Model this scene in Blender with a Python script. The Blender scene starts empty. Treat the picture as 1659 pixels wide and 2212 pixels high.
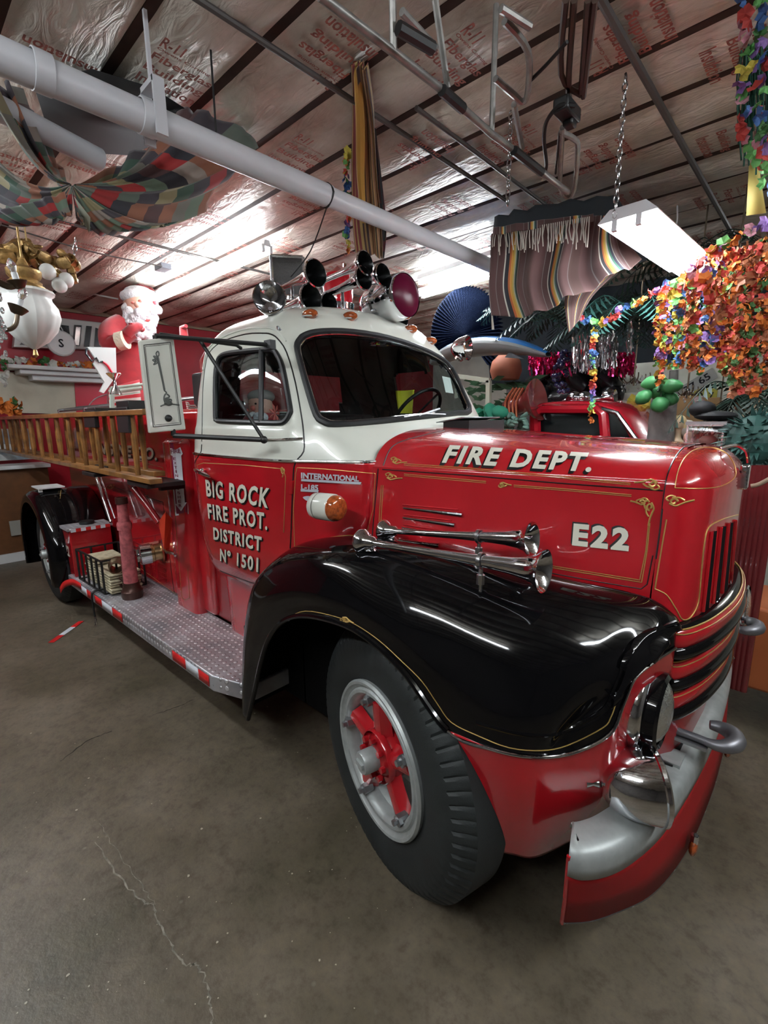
import bpy, math, random
import numpy as np
from mathutils import Vector, Matrix
from mathutils.bvhtree import BVHTree
random.seed(7)
SC = bpy.context.scene
COL = SC.collection
PI = math.pi
# ------------------------------------------------------------------ camera
# x runs forward along the fire engine, y away from the photographer, z up (metres)
W, H = 1659.0, 2212.0
FPX = 1017.24
CAM = Vector((1.154, -2.16, 1.81))
RM = Matrix(((0.7300558, 0.68332541, -0.00921447), (0.12547318, -0.14728381, -0.98110344), (-0.67177006, 0.71510409, -0.19326441)))
cam_d = bpy.data.cameras.new('camera'); cam = bpy.data.objects.new('camera', cam_d); COL.objects.link(cam)
cam_d.sensor_fit = 'VERTICAL'; cam_d.sensor_height = 24.0; cam_d.lens = FPX * 24.0 / H
cam_d.clip_start = 0.05; cam_d.clip_end = 60
m3 = Matrix((RM[0], -RM[1], -RM[2])).transposed()
cam.matrix_world = Matrix.Translation(CAM) @ m3.to_4x4()
SC.camera = cam
# ------------------------------------------------------------------ world, exposure
wd = bpy.data.worlds.new('world'); SC.world = wd; wd.use_nodes = True
wd.node_tree.nodes['Background'].inputs[0].default_value = (0.8, 0.9, 1.0, 1)
wd.node_tree.nodes['Background'].inputs[1].default_value = 0.05
SC.view_settings.view_transform = 'Standard'; SC.view_settings.look = 'None'
SC.view_settings.exposure = 0.55; SC.view_settings.gamma = 1.0; SC.view_settings.use_curve_mapping = False
TUBE_STRENGTH = 60.0
LAMP_W = 60.0
ROOM = dict(x0=-7.05, x1=4.6, y0=-6.2, y1=8.6, z=3.42)

# ------------------------------------------------------------------ projection helpers (measuring aids)
def ray(px, py):
    d = Vector(((px - W / 2) / FPX, (py - H / 2) / FPX, 1.0))
    return (RM.transposed() @ d).normalized()
def P(px, py, ax, v):
    r = ray(px, py); i = 'xyz'.index(ax)
    return CAM + r * ((v - CAM[i]) / r[i])
def S(p):
    c = RM @ (Vector(p) - CAM)
    return (W / 2 + FPX * c[0] / c[2], H / 2 + FPX * c[1] / c[2])

# ------------------------------------------------------------------ materials
MATS = {}
def mat(name, color=(0.5, 0.5, 0.5), rough=0.5, metal=0.0, coat=0.0, noise=0.0, nscale=20.0, bump=0.0, bscale=40.0, emit=None, estr=0.0, trans=0.0, alpha=1.0, ior=1.45, spec=0.5, sheen=0.0, rnoise=0.0, color2=None, coords='Object'):
    if name in MATS: return MATS[name]
    m = bpy.data.materials.new(name); m.use_nodes = True; nt = m.node_tree; b = nt.nodes['Principled BSDF']
    c = (*color, 1)
    b.inputs['Base Color'].default_value = c
    b.inputs['Roughness'].default_value = rough; b.inputs['Metallic'].default_value = metal
    b.inputs['Coat Weight'].default_value = coat; b.inputs['Coat Roughness'].default_value = 0.03
    b.inputs['IOR'].default_value = ior; b.inputs['Specular IOR Level'].default_value = spec
    b.inputs['Transmission Weight'].default_value = trans; b.inputs['Alpha'].default_value = alpha
    b.inputs['Sheen Weight'].default_value = sheen
    if emit: b.inputs['Emission Color'].default_value = (*emit, 1); b.inputs['Emission Strength'].default_value = estr
    if noise or bump or rnoise:
        tc = nt.nodes.new('ShaderNodeTexCoord')
        n = nt.nodes.new('ShaderNodeTexNoise'); n.inputs['Scale'].default_value = nscale; n.inputs['Detail'].default_value = 5
        nt.links.new(tc.outputs[coords], n.inputs['Vector'])
        if noise:
            mx = nt.nodes.new('ShaderNodeMix'); mx.data_type = 'RGBA'
            c2 = color2 or tuple(x * (1 - noise) for x in color)
            mx.inputs[6].default_value = (*c2, 1); mx.inputs[7].default_value = c
            rp = nt.nodes.new('ShaderNodeMapRange'); rp.inputs[1].default_value = 0.38; rp.inputs[2].default_value = 0.62
            nt.links.new(n.outputs['Fac'], rp.inputs[0]); nt.links.new(rp.outputs[0], mx.inputs[0]); nt.links.new(mx.outputs[2], b.inputs['Base Color'])
        if rnoise:
            rp2 = nt.nodes.new('ShaderNodeMapRange'); rp2.inputs[3].default_value = max(0, rough - rnoise); rp2.inputs[4].default_value = rough + rnoise
            nt.links.new(n.outputs['Fac'], rp2.inputs[0]); nt.links.new(rp2.outputs[0], b.inputs['Roughness'])
        if bump:
            n2 = nt.nodes.new('ShaderNodeTexNoise'); n2.inputs['Scale'].default_value = bscale; n2.inputs['Detail'].default_value = 4
            nt.links.new(tc.outputs[coords], n2.inputs['Vector'])
            bp = nt.nodes.new('ShaderNodeBump'); bp.inputs['Strength'].default_value = bump; bp.inputs['Distance'].default_value = 0.02
            nt.links.new(n2.outputs['Fac'], bp.inputs['Height']); nt.links.new(bp.outputs['Normal'], b.inputs['Normal'])
    MATS[name] = m
    return m
def nodes_of(name, rough=0.6, metal=0.0):
    m = bpy.data.materials.new(name); m.use_nodes = True; nt = m.node_tree
    b = nt.nodes['Principled BSDF']; b.inputs['Roughness'].default_value = rough; b.inputs['Metallic'].default_value = metal
    MATS[name] = m
    return m, nt, b
def N(nt, typ, **kw):
    n = nt.nodes.new('ShaderNode' + typ)
    for k, v in kw.items():
        if k.startswith('i_'):
            key = k[2:]; key = int(key) if key.isdigit() else key
            n.inputs[key].default_value = v
        else: setattr(n, k, v)
    return n
def ramp(nt, stops):
    r = nt.nodes.new('ShaderNodeValToRGB'); e = r.color_ramp.elements
    while len(e) > 1: e.remove(e[-1])
    e[0].position = stops[0][0]; e[0].color = (*stops[0][1], 1)
    for p, c in stops[1:]:
        q = e.new(p); q.color = (*c, 1)
    return r

RED = mat('red_paint', (0.42, 0.009, 0.015), 0.22, coat=1.0, noise=0.10, nscale=3, rnoise=0.06)
RED2 = mat('dark_red_paint', (0.26, 0.010, 0.014), 0.3, coat=0.6, noise=0.2, nscale=6)
BLACK = mat('black_gloss_paint', (0.003, 0.003, 0.0035), 0.07, coat=0.15, spec=0.3)
CREAM = mat('cream_paint', (0.66, 0.68, 0.60), 0.25, coat=0.8, noise=0.05, nscale=3)
CHROME = mat('chrome', (0.72, 0.73, 0.76), 0.07, metal=1.0, bump=0.02, bscale=60)
WORNCH = mat('worn_chrome', (0.55, 0.55, 0.56), 0.25, metal=1.0, rnoise=0.1, nscale=30)
SILVER = mat('silver_paint', (0.40, 0.43, 0.42), 0.42, metal=0.35, noise=0.15, nscale=25)
GOLD = mat('gold_leaf', (0.55, 0.36, 0.11), 0.35, metal=0.5)
DGOLD = mat('dark_gold', (0.30, 0.20, 0.07), 0.45, metal=0.4)
RUBBER = mat('tire_rubber', (0.018, 0.022, 0.022), 0.62, bump=0.08, bscale=200, noise=0.3, nscale=6)
GASKET = mat('black_rubber', (0.012, 0.013, 0.014), 0.4)
FLATBLK = mat('black_iron', (0.012, 0.012, 0.012), 0.45)
DARK = mat('dark_interior', (0.012, 0.011, 0.011), 0.8)
LETTER = mat('letter_ivory', (0.62, 0.60, 0.50), 0.4)
LSHAD = mat('letter_black', (0.006, 0.005, 0.005), 0.4)
WHITE = mat('white_plastic', (0.72, 0.74, 0.74), 0.4)
AMBER = mat('amber_lens', (0.42, 0.09, 0.02), 0.12, coat=1.0, noise=0.5, nscale=60)
GLASSC = mat('clear_glass', (0.9, 0.95, 0.95), 0.02, trans=1.0, ior=1.45)
REFLECTOR = mat('lamp_reflector', (0.75, 0.76, 0.72), 0.16, metal=0.9, bump=0.3, bscale=60)
BRASS = mat('brass', (0.55, 0.38, 0.20), 0.25, metal=1.0, noise=0.2, nscale=10)
WOOD = mat('varnished_wood', (0.27, 0.125, 0.035), 0.35, coat=0.4, noise=0.55, nscale=9)
STEELB = mat('plain_steel', (0.35, 0.36, 0.37), 0.35, metal=0.9)

# window glass: thin sheet, mostly clear with a mirror-like sheen
def thin_glass(name, tint, refl=0.10):
    m, nt, b = nodes_of(name)
    nt.nodes.remove(b)
    out = [n for n in nt.nodes if n.type == 'OUTPUT_MATERIAL'][0]
    tr = N(nt, 'BsdfTransparent'); tr.inputs[0].default_value = (*tint, 1)
    gl = N(nt, 'BsdfGlossy'); gl.inputs['Roughness'].default_value = 0.02; gl.inputs[0].default_value = (0.9, 0.95, 0.97, 1)
    fr = N(nt, 'LayerWeight'); fr.inputs[0].default_value = 0.12
    mr = N(nt, 'MapRange'); mr.inputs[3].default_value = refl; mr.inputs[4].default_value = 0.55
    mx = N(nt, 'MixShader')
    nt.links.new(fr.outputs['Fresnel'], mr.inputs[0]); nt.links.new(mr.outputs[0], mx.inputs[0])
    nt.links.new(tr.outputs[0], mx.inputs[1]); nt.links.new(gl.outputs[0], mx.inputs[2]); nt.links.new(mx.outputs[0], out.inputs[0])
    return m
CABGLASS = thin_glass('cab_glass', (0.62, 0.68, 0.68), 0.035)

# ------------------------------------------------------------------ mesh builder
def frame(t, up=Vector((0, 0, 1))):
    t = t.normalized()
    if abs(t.dot(up)) > 0.97: up = Vector((1, 0, 0)) if abs(t.x) < 0.9 else Vector((0, 1, 0))
    a = t.cross(up).normalized(); b = a.cross(t).normalized()
    return a, b
class MB:
    def __init__(s): s.v = []; s.f = []; s.m = []; s.mi = 0
    def add(s, vs, fs):
        o = len(s.v); s.v += [tuple(p) for p in vs]; s.f += [tuple(i + o for i in f) for f in fs]; s.m += [s.mi] * len(fs); return s
    def box(s, c, d, rot=None):
        c = Vector(c); vs = []
        for x in (-.5, .5):
            for y in (-.5, .5):
                for z in (-.5, .5):
                    p = Vector((x * d[0], y * d[1], z * d[2]))
                    if rot is not None: p = rot @ p
                    vs.append(c + p)
        return s.add(vs, [(0, 1, 3, 2), (4, 6, 7, 5), (0, 4, 5, 1), (2, 3, 7, 6), (0, 2, 6, 4), (1, 5, 7, 3)])
    def bar(s, a, b, w, h, up=Vector((0, 0, 1))):
        a = Vector(a); b = Vector(b); u, v = frame(b - a, up); vs = []
        for p in (a, b):
            for i, j in ((-1, -1), (1, -1), (1, 1), (-1, 1)): vs.append(p + u * (i * w / 2) + v * (j * h / 2))
        return s.add(vs, [(0, 1, 2, 3), (7, 6, 5, 4), (0, 4, 5, 1), (1, 5, 6, 2), (2, 6, 7, 3), (3, 7, 4, 0)])
    def tube(s, pts, r, n=8, closed=False, squash=1.0, up=Vector((0, 0, 1))):
        pts = [Vector(p) for p in pts]; k = len(pts)
        if k < 2: return s
        rs = r if isinstance(r, (list, tuple)) else [r] * k
        vs = []; prev = None
        for i, p in enumerate(pts):
            if closed: t = pts[(i + 1) % k] - pts[i - 1]
            else: t = pts[min(i + 1, k - 1)] - pts[max(i - 1, 0)]
            if t.length < 1e-9: t = Vector((0, 0, 1))
            t.normalize()
            if prev is None: a, b = frame(t, up)
            else:
                a = prev - t * prev.dot(t)
                if a.length < 1e-6: a, b = frame(t, up)
                a.normalize(); b = a.cross(t)
            prev = a
            for j in range(n):
                q = 2 * PI * j / n
                vs.append(p + a * (math.cos(q) * rs[i]) + b * (math.sin(q) * rs[i] * squash))
        fs = []
        for i in range(k if closed else k - 1):
            for j in range(n):
                i2 = (i + 1) % k
                fs.append((i * n + j, i * n + (j + 1) % n, i2 * n + (j + 1) % n, i2 * n + j))
        if not closed: fs += [tuple(range(n - 1, -1, -1)), tuple((k - 1) * n + j for j in range(n))]
        return s.add(vs, fs)
    def lathe(s, prof, o=(0, 0, 0), ax=(0, 0, 1), n=32, a0=0, a1=2 * PI, up=Vector((0, 0, 1))):
        o = Vector(o); ax = Vector(ax).normalized(); a, b = frame(ax, up); vs = []; full = abs(a1 - a0 - 2 * PI) < 1e-6
        cnt = n if full else n + 1
        for i in range(cnt):
            q = a0 + (a1 - a0) * i / n; d = a * math.cos(q) + b * math.sin(q)
            for r, h in prof: vs.append(o + ax * h + d * r)
        k = len(prof); fs = []
        for i in range(n):
            i2 = (i + 1) % cnt
            for j in range(k - 1): fs.append((i * k + j, i * k + j + 1, i2 * k + j + 1, i2 * k + j))
        return s.add(vs, fs)
    def cyl(s, a, b, r, n=16, r2=None):
        a = Vector(a); b = Vector(b); L = (b - a).length; r2 = r if r2 is None else r2
        return s.lathe([(0, 0), (r, 0), (r2, L), (0, L)], a, b - a, n)
    def sphere(s, c, r, nu=16, nv=10, rot=None):
        c = Vector(c); r = (r, r, r) if not isinstance(r, (tuple, list)) else r; vs = []
        for i in range(nv + 1):
            t = PI * i / nv
            for j in range(nu):
                q = 2 * PI * j / nu
                p = Vector((math.sin(t) * math.cos(q) * r[0], math.sin(t) * math.sin(q) * r[1], math.cos(t) * r[2]))
                if rot is not None: p = rot @ p
                vs.append(c + p)
        fs = [(i * nu + j, i * nu + (j + 1) % nu, (i + 1) * nu + (j + 1) % nu, (i + 1) * nu + j) for i in range(nv) for j in range(nu)]
        return s.add(vs, fs)
    def grid(s, rows, close_u=False):
        k = len(rows[0]); vs = [p for r in rows for p in r]; fs = []
        for i in range(len(rows) - (0 if close_u else 1)):
            i2 = (i + 1) % len(rows)
            for j in range(k - 1): fs.append((i * k + j, i * k + j + 1, i2 * k + j + 1, i2 * k + j))
        return s.add(vs, fs)
    def prism(s, poly, d):
        poly = [Vector(p) for p in poly]; d = Vector(d); n = len(poly)
        return s.add(poly + [p + d for p in poly], [tuple(range(n)), tuple(range(2 * n - 1, n - 1, -1))] + [(i, i + n, (i + 1) % n + n, (i + 1) % n) for i in range(n)])
    def obj(s, name, mats, parent=None, smooth=True, angle=40, solid=0.0, soff=0, bevel=0.0, sub=0, loc=None, label=None, fix=True):
        me = bpy.data.meshes.new(name); me.from_pydata(s.v, [], s.f)
        mats = mats if isinstance(mats, (list, tuple)) else [mats]
        for m in mats: me.materials.append(m)
        if len(mats) > 1: me.polygons.foreach_set('material_index', s.m)
        me.validate(verbose=False)
        if fix:
            import bmesh
            bm = bmesh.new(); bm.from_mesh(me); bmesh.ops.recalc_face_normals(bm, faces=bm.faces); bm.to_mesh(me); bm.free()
        if smooth:
            me.polygons.foreach_set('use_smooth', [True] * len(me.polygons))
            me.set_sharp_from_angle(angle=math.radians(angle))
        o = bpy.data.objects.new(name, me); COL.objects.link(o)
        if parent is not None: o.parent = parent
        if loc is not None: o.location = loc
        if bevel:
            md = o.modifiers.new('bevel', 'BEVEL'); md.width = bevel; md.segments = 2; md.limit_method = 'ANGLE'
        if solid:
            md = o.modifiers.new('solid', 'SOLIDIFY'); md.thickness = solid; md.offset = soff
        if sub:
            md = o.modifiers.new('sub', 'SUBSURF'); md.levels = sub; md.render_levels = sub
        if label: o['label'] = label
        return o
def tag(o, label=None, cat=None, group=None, kind=None):
    if label: o['label'] = label
    if cat: o['category'] = cat
    if group: o['group'] = group
    if kind: o['kind'] = kind
    return o
def thing(name, label, cat, loc=(0, 0, 0), group=None):
    o = bpy.data.objects.new(name, None); COL.objects.link(o); o.location = loc; o.empty_display_size = 0.1
    return tag(o, label, cat, group)
def struct(o): o['kind'] = 'structure'; return o
def cr(pts, n, closed=False):
    """Catmull-Rom through pts, n samples per span"""
    pts = [Vector(p) for p in pts]; k = len(pts); out = []
    for i in range(k if closed else k - 1):
        if closed: p0, p1, p2, p3 = pts[i - 1], pts[i], pts[(i + 1) % k], pts[(i + 2) % k]
        else: p0, p1, p2, p3 = pts[max(i - 1, 0)], pts[i], pts[i + 1], pts[min(i + 2, k - 1)]
        for j in range(n):
            t = j / n
            out.append(0.5 * ((2 * p1) + (p2 - p0) * t + (2 * p0 - 5 * p1 + 4 * p2 - p3) * t * t + (3 * p1 - p0 - 3 * p2 + p3) * t ** 3))
    if not closed: out.append(pts[-1])
    return out
def surf(rows, nu, nv):
    """densify a control net both ways"""
    r1 = [cr(r, nv) for r in rows]
    cols = [cr([r1[i][j] for i in range(len(r1))], nu) for j in range(len(r1[0]))]
    return [[cols[j][i] for j in range(len(cols))] for i in range(len(cols[0]))]
def bvh_of(*mbs):
    v = []; f = []
    for m in mbs:
        o = len(v); v += m.v; f += [tuple(i + o for i in q) for q in m.f]
    return BVHTree.FromPolygons([Vector(p) for p in v], f, all_triangles=False)
def hit(bvh, px, py, off=0.002):
    d = ray(px, py); h = bvh.ray_cast(CAM, d)
    if h[0] is None: return None
    n = h[1]
    if n.dot(d) > 0: n = -n
    return h[0] + n * off
def dens(pts, step=6, closed=False):
    out = []
    k = len(pts)
    for i in range(k if closed else k - 1):
        a = pts[i]; b = pts[(i + 1) % k]; L = math.hypot(b[0] - a[0], b[1] - a[1]); n = max(1, int(L / step))
        for j in range(n): out.append((a[0] + (b[0] - a[0]) * j / n, a[1] + (b[1] - a[1]) * j / n))
    if not closed: out.append(pts[-1])
    return out
def cr2(pts, n=6, closed=False):
    return [(p.x, p.y) for p in cr([(a, b, 0) for a, b in pts], n, closed)]
def pxline(mb, bvh, pts, r=0.0018, closed=False, off=0.001, n=5, step=6):
    L = [hit(bvh, x, y, off) for x, y in dens(pts, step, closed)]
    run = []; runs = []
    for p in L:
        if p is None or (run and (p - run[-1]).length > 0.12):
            if len(run) > 1: runs.append(run)
            run = [] if p is None else [p]
        else: run.append(p)
    if len(run) > 1: runs.append(run)
    for q in runs: mb.tube(q, r, n, closed=closed and len(runs) == 1)
    return mb
def pxpoly(mb, bvh, poly, off=0.002, step=None):
    vs = [hit(bvh, x, y, off) for x, y in poly]
    if None in vs: return mb
    return mb.add(vs, [tuple(range(len(vs)))])
def text_verts(s, bold=0.0, shear=0.0, space=1.0, res=3, maxlen=0.25):
    cu = bpy.data.curves.new('t', 'FONT'); cu.body = s; cu.size = 1; cu.offset = bold; cu.shear = shear; cu.space_character = space; cu.resolution_u = res
    o = bpy.data.objects.new('t', cu); COL.objects.link(o)
    bpy.context.view_layer.update()
    me = bpy.data.meshes.new_from_object(o.evaluated_get(bpy.context.evaluated_depsgraph_get()))
    bpy.data.objects.remove(o); bpy.data.curves.remove(cu)
    import bmesh
    bm = bmesh.new(); bm.from_mesh(me); bpy.data.meshes.remove(me)
    bmesh.ops.triangulate(bm, faces=bm.faces)
    for _ in range(3):
        es = [e for e in bm.edges if e.calc_length() > maxlen]
        if not es: break
        bmesh.ops.subdivide_edges(bm, edges=es, cuts=1); bmesh.ops.triangulate(bm, faces=bm.faces)
    bm.verts.index_update()
    v = [tuple(q.co) for q in bm.verts]; f = [tuple(q.index for q in p.verts) for p in bm.faces]; bm.free()
    x0 = min(p[0] for p in v); x1 = max(p[0] for p in v); y0 = min(p[1] for p in v); y1 = max(p[1] for p in v)
    return [((p[0] - x0) / (x1 - x0), (p[1] - y0) / (y1 - y0)) for p in v], f
def homog(q):
    """unit square (0,0)bl (1,0)br (1,1)tr (0,1)tl -> quad given as [tl,tr,br,bl]"""
    src = [(0, 1), (1, 1), (1, 0), (0, 0)]; A = []; b = []
    for (x, y), (u, v) in zip(src, q):
        A.append([x, y, 1, 0, 0, 0, -u * x, -u * y]); b.append(u)
        A.append([0, 0, 0, x, y, 1, -v * x, -v * y]); b.append(v)
    h = np.linalg.solve(np.array(A, float), np.array(b, float))
    return lambda x, y: ((h[0] * x + h[1] * y + h[2]) / (h[6] * x + h[7] * y + 1), (h[3] * x + h[4] * y + h[5]) / (h[6] * x + h[7] * y + 1))
def px_text(mb, bvh, s, quad, off=0.003, bold=0.03, shear=0.0, dx=0, dy=0, space=1.0):
    v, f = text_verts(s, bold, shear, space); hm = homog([(a + dx, b + dy) for a, b in quad]); vs = []; bad = set()
    for i, (x, y) in enumerate(v):
        p = hit(bvh, *hm(x, y), off)
        if p is None: bad.add(i); p = Vector((0, 0, 0))
        vs.append(p)
    return mb.add(vs, [q for q in f if not any(i in bad for i in q)])
def flat_text(mb, s, o, ux, uy, w, h, bold=0.0, shear=0.0, space=1.0):
    v, f = text_verts(s, bold, shear, space, 2, 9)
    o = Vector(o); ux = Vector(ux).normalized(); uy = Vector(uy).normalized()
    return mb.add([o + ux * (x * w) + uy * (y * h) for x, y in v], f)
def inpoly(x, y, poly):
    c = False; j = len(poly) - 1
    for i in range(len(poly)):
        xi, yi = poly[i]; xj, yj = poly[j]
        if (yi > y) != (yj > y) and x < (xj - xi) * (y - yi) / (yj - yi) + xi: c = not c
        j = i
    return c
def copy_tree(o, parent=None):
    c = o.copy(); COL.objects.link(c); c.parent = parent
    for ch in list(o.children): copy_tree(ch, c)
    return c
# =================================================================== FIRE ENGINE
T = thing('fire_engine', 'large vintage red fire engine with cream cab top and glossy black fenders', 'fire engine')
def mir(rows): return [[Vector((p[0], -p[1], p[2])) for p in r] for r in rows]
# ---- hood
def hood_sec(x):
    t = (x + 0.36) / 1.14
    wl = 0.665 - 0.175 * t; wb = 0.625 - 0.195 * t; zt = 1.768 - 0.064 * t; q_ = lambda f: 1.612 + (zt - 1.612) * f
    ys = [(wl, 1.18), (wl - .004, 1.26), (wb + .012, 1.45), (wb, 1.585), (wb - .006, 1.603), (wb - .012, 1.612), (wb - .05, q_(.36)), (wb - .12, q_(.66)), (wb - .24, q_(.88)), (wb * .35, q_(.975)), (0, zt)]
    h = [Vector((x, -y, z)) for y, z in ys]
    return h + [Vector((p.x, -p.y, p.z)) for p in h[-2::-1]]
HX = [-.36, -.2, 0, .2, .4, .6, .785]
hood_net = [hood_sec(x) for x in HX]
# rear edge of the hood leans forward at the shoulder, as the seam does
g_h = surf(hood_net, 10, 5)
hoodMB = MB().grid(g_h)
hoodMB.obj('hood', RED, T)
# ---- grille shell / nose
def nrow(z, c, k=0):
    h = [Vector((x, -y, z + k * max(0, x - .78))) for x, y in c]
    return h + [Vector((p.x, -p.y, p.z)) for p in h[-2::-1]]
nose_net = [
    nrow(1.10, [(.795, .505), (.84, .50), (.875, .465), (.90, .38), (.925, .22), (.935, 0)]),
    nrow(1.22, [(.79, .492), (.84, .485), (.875, .45), (.905, .36), (.93, .2), (.938, 0)]),
    nrow(1.45, [(.785, .455), (.835, .448), (.875, .41), (.905, .33), (.93, .18), (.938, 0)]),
    nrow(1.57, [(.785, .437), (.835, .425), (.875, .39), (.905, .31), (.93, .17), (.936, 0)]),
    nrow(1.60, [(.785, .431), (.832, .42), (.872, .385), (.90, .305), (.925, .165), (.932, 0)]),
    nrow(1.622, [(.785, .418), (.83, .405), (.866, .37), (.893, .295), (.916, .16), (.922, 0)]),
    nrow(1.645, [(.785, .392), (.826, .375), (.856, .34), (.880, .27), (.900, .15), (.906, 0)]),
    nrow(1.672, [(.785, .335), (.820, .31), (.842, .28), (.860, .22), (.875, .12), (.880, 0)]),
    nrow(1.692, [(.785, .22), (.807, .20), (.822, .18), (.833, .14), (.84, .08), (.845, 0)]),
    nrow(1.702, [(.785, .06), (.79, .05), (.795, .04), (.80, .03), (.80, .02), (.802, 0)]),
]
noseMB = MB().grid(surf(nose_net, 6, 6))
noseMB.obj('grille_shell', RED, T)

# ---- front fender control net: rows run from the inner edge over the crown to the lip
FN = [
 [(-1.0, -.72, .30), (-1.0, -.86, .30), (-.995, -.97, .29), (-.975, -1.02, .285), (-.93, -1.045, .28), (-.88, -1.045, .28)],
 [(-1.0, -.74, .5), (-1.0, -.86, .5), (-.985, -.97, .5), (-.955, -1.02, .5), (-.90, -1.045, .48), (-.80, -1.045, .47)],
 [(-.97, -.76, .78), (-.965, -.86, .78), (-.945, -.96, .78), (-.915, -1.01, .77), (-.84, -1.045, .73), (-.71, -1.05, .67)],
 [(-.90, -.76, 1.02), (-.89, -.85, 1.02), (-.865, -.95, 1.01), (-.835, -1.0, .99), (-.75, -1.045, .91), (-.635, -1.05, .81)],
 [(-.76, -.75, 1.17), (-.74, -.84, 1.175), (-.71, -.93, 1.16), (-.68, -.99, 1.12), (-.62, -1.045, 1.03), (-.54, -1.05, .915)],
 [(-.55, -.72, 1.25), (-.53, -.82, 1.265), (-.50, -.92, 1.245), (-.47, -.99, 1.20), (-.43, -1.045, 1.11), (-.40, -1.05, .995)],
 [(-.28, -.68, 1.28), (-.27, -.80, 1.315), (-.25, -.92, 1.30), (-.24, -1.00, 1.25), (-.22, -1.05, 1.15), (-.21, -1.06, 1.045)],
 [(-.02, -.64, 1.28), (-.01, -.77, 1.32), (0, -.90, 1.30), (0, -.99, 1.24), (0, -1.05, 1.15), (-.01, -1.06, 1.05)],
 [(.22, -.61, 1.27), (.22, -.75, 1.305), (.23, -.88, 1.28), (.23, -.98, 1.21), (.22, -1.05, 1.10), (.20, -1.065, .985)],
 [(.42, -.59, 1.262), (.43, -.72, 1.28), (.43, -.86, 1.24), (.43, -.97, 1.14), (.41, -1.035, 1.0), (.38, -1.05, .835)],
 [(.58, -.565, 1.252), (.60, -.70, 1.255), (.61, -.82, 1.20), (.60, -.92, 1.10), (.57, -.995, .97), (.53, -1.035, .84)],
 [(.70, -.54, 1.245), (.72, -.65, 1.235), (.73, -.75, 1.175), (.72, -.84, 1.09), (.68, -.92, .97), (.635, -.975, .835)],
 [(.78, -.52, 1.235), (.80, -.60, 1.215), (.80, -.70, 1.155), (.785, -.785, 1.065), P(1216, 1590, 'y', -.885), P(1236, 1624, 'y', -.88)],
 [(.82, -.51, 1.22), (.838, -.58, 1.20), (.840, -.67, 1.15), (.825, -.755, 1.075), P(1300, 1546, 'y', -.835), P(1316, 1584, 'y', -.83)],
 [(.84, -.50, 1.205), (.855, -.56, 1.19), (.860, -.63, 1.155), (.85, -.71, 1.10), P(1328, 1490, 'y', -.80), P(1346, 1519, 'y', -.79)],
 [(.855, -.49, 1.19), (.866, -.54, 1.18), (.870, -.59, 1.165), (.865, -.66, 1.13), P(1354, 1425, 'y', -.755), P(1371, 1463, 'y', -.745)],
 [(.865, -.485, 1.18), (.872, -.52, 1.175), (.876, -.55, 1.17), (.878, -.60, 1.15), P(1388, 1378, 'y', -.68), P(1414, 1427, 'y', -.665)],
 [(.872, -.475, 1.165), (.877, -.49, 1.162), (.880, -.505, 1.16), (.882, -.525, 1.155), P(1462, 1347, 'y', -.545), P(1458, 1398, 'y', -.545)],
]
# boundary row between black fender and red apron (rows 9..15), continued down to the apron's lower edge
RN = [
 [(.38, -1.05, .835), (.43, -1.045, .70), (.47, -1.02, .57), (.50, -.99, .46), (.535, -.955, .41)],
 [(.53, -1.035, .84), (.535, -1.03, .70), (.54, -1.0, .58), (.55, -.96, .47), (.56, -.925, .395)],
 [(.635, -.975, .835), (.635, -.965, .70), (.63, -.94, .58), (.62, -.90, .46), (.615, -.87, .38)],
 [P(1236, 1624, 'y', -.88), (.715, -.885, .74), (.71, -.86, .62), (.70, -.81, .51), (.69, -.77, .42)],
 [P(1316, 1584, 'y', -.83), (.79, -.80, .80), (.78, -.77, .68), (.76, -.72, .56), (.745, -.69, .46)],
 [P(1346, 1519, 'y', -.79), (.80, -.74, .87), (.80, -.70, .74), (.785, -.655, .61), (.775, -.62, .50)],
 [P(1371, 1463, 'y', -.745), (.81, -.65, .93), (.81, -.59, .78), (.80, -.56, .64), (.79, -.54, .53)],
 [P(1414, 1427, 'y', -.665), (.835, -.55, .95), (.83, -.49, .80), (.82, -.47, .66), (.805, -.46, .55)],
 [P(1458, 1398, 'y', -.545), (.86, -.44, .95), (.85, -.39, .80), (.84, -.37, .66), (.825, -.36, .57)],
]
for i_, r_ in enumerate(FN):
    r_ = [Vector(p) for p in r_]
    if i_ < 12: r_.insert(5, r_[5].lerp(r_[4], .34))
    else: r_.insert(4, r_[3].lerp(r_[4], .55))
    FN[i_] = r_
fn_s = surf(FN, 8, 7)
fendMB = MB().grid(fn_s)
RN = [[Vector(r_[0]).lerp(Vector(r_[-1]), t) + Vector((.012, -.014, 0)) * math.sin(PI * t) for t in (0, .25, .5, .75, 1)] for r_ in RN]
apronMB = MB().grid(surf(RN, 8, 7))
fendMB.obj('front_fender', BLACK, T, angle=70, solid=0.012, soff=-1)
apronMB.obj('front_apron', RED, T, angle=70, solid=0.012, soff=-1)
m = MB().grid(mir(fn_s)); m.obj('front_fender', BLACK, T, angle=70)
m = MB().grid(mir(surf(RN, 8, 7))); m.obj('front_apron', RED, T, angle=70)
lip = [r[-1] for r in fn_s]
MB().tube(lip[:73], 0.012, 8).obj('fender_lip', BLACK, T)
chrome_line = [Vector(p) for p in lip[72:]]
MB().tube([p + Vector((0.003, -.004, 0)) for p in chrome_line], 0.0045, 8).obj('fender_trim', CHROME, T, label='thin chrome strip between black fender and red apron')
# rolled bead beside the trim
bead = [r[-10] for r in fn_s][76:]
MB().tube([p + Vector((-.004, .004, -.004)) for p in bead], 0.009, 8).obj('fender_bead', BLACK, T)
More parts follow.
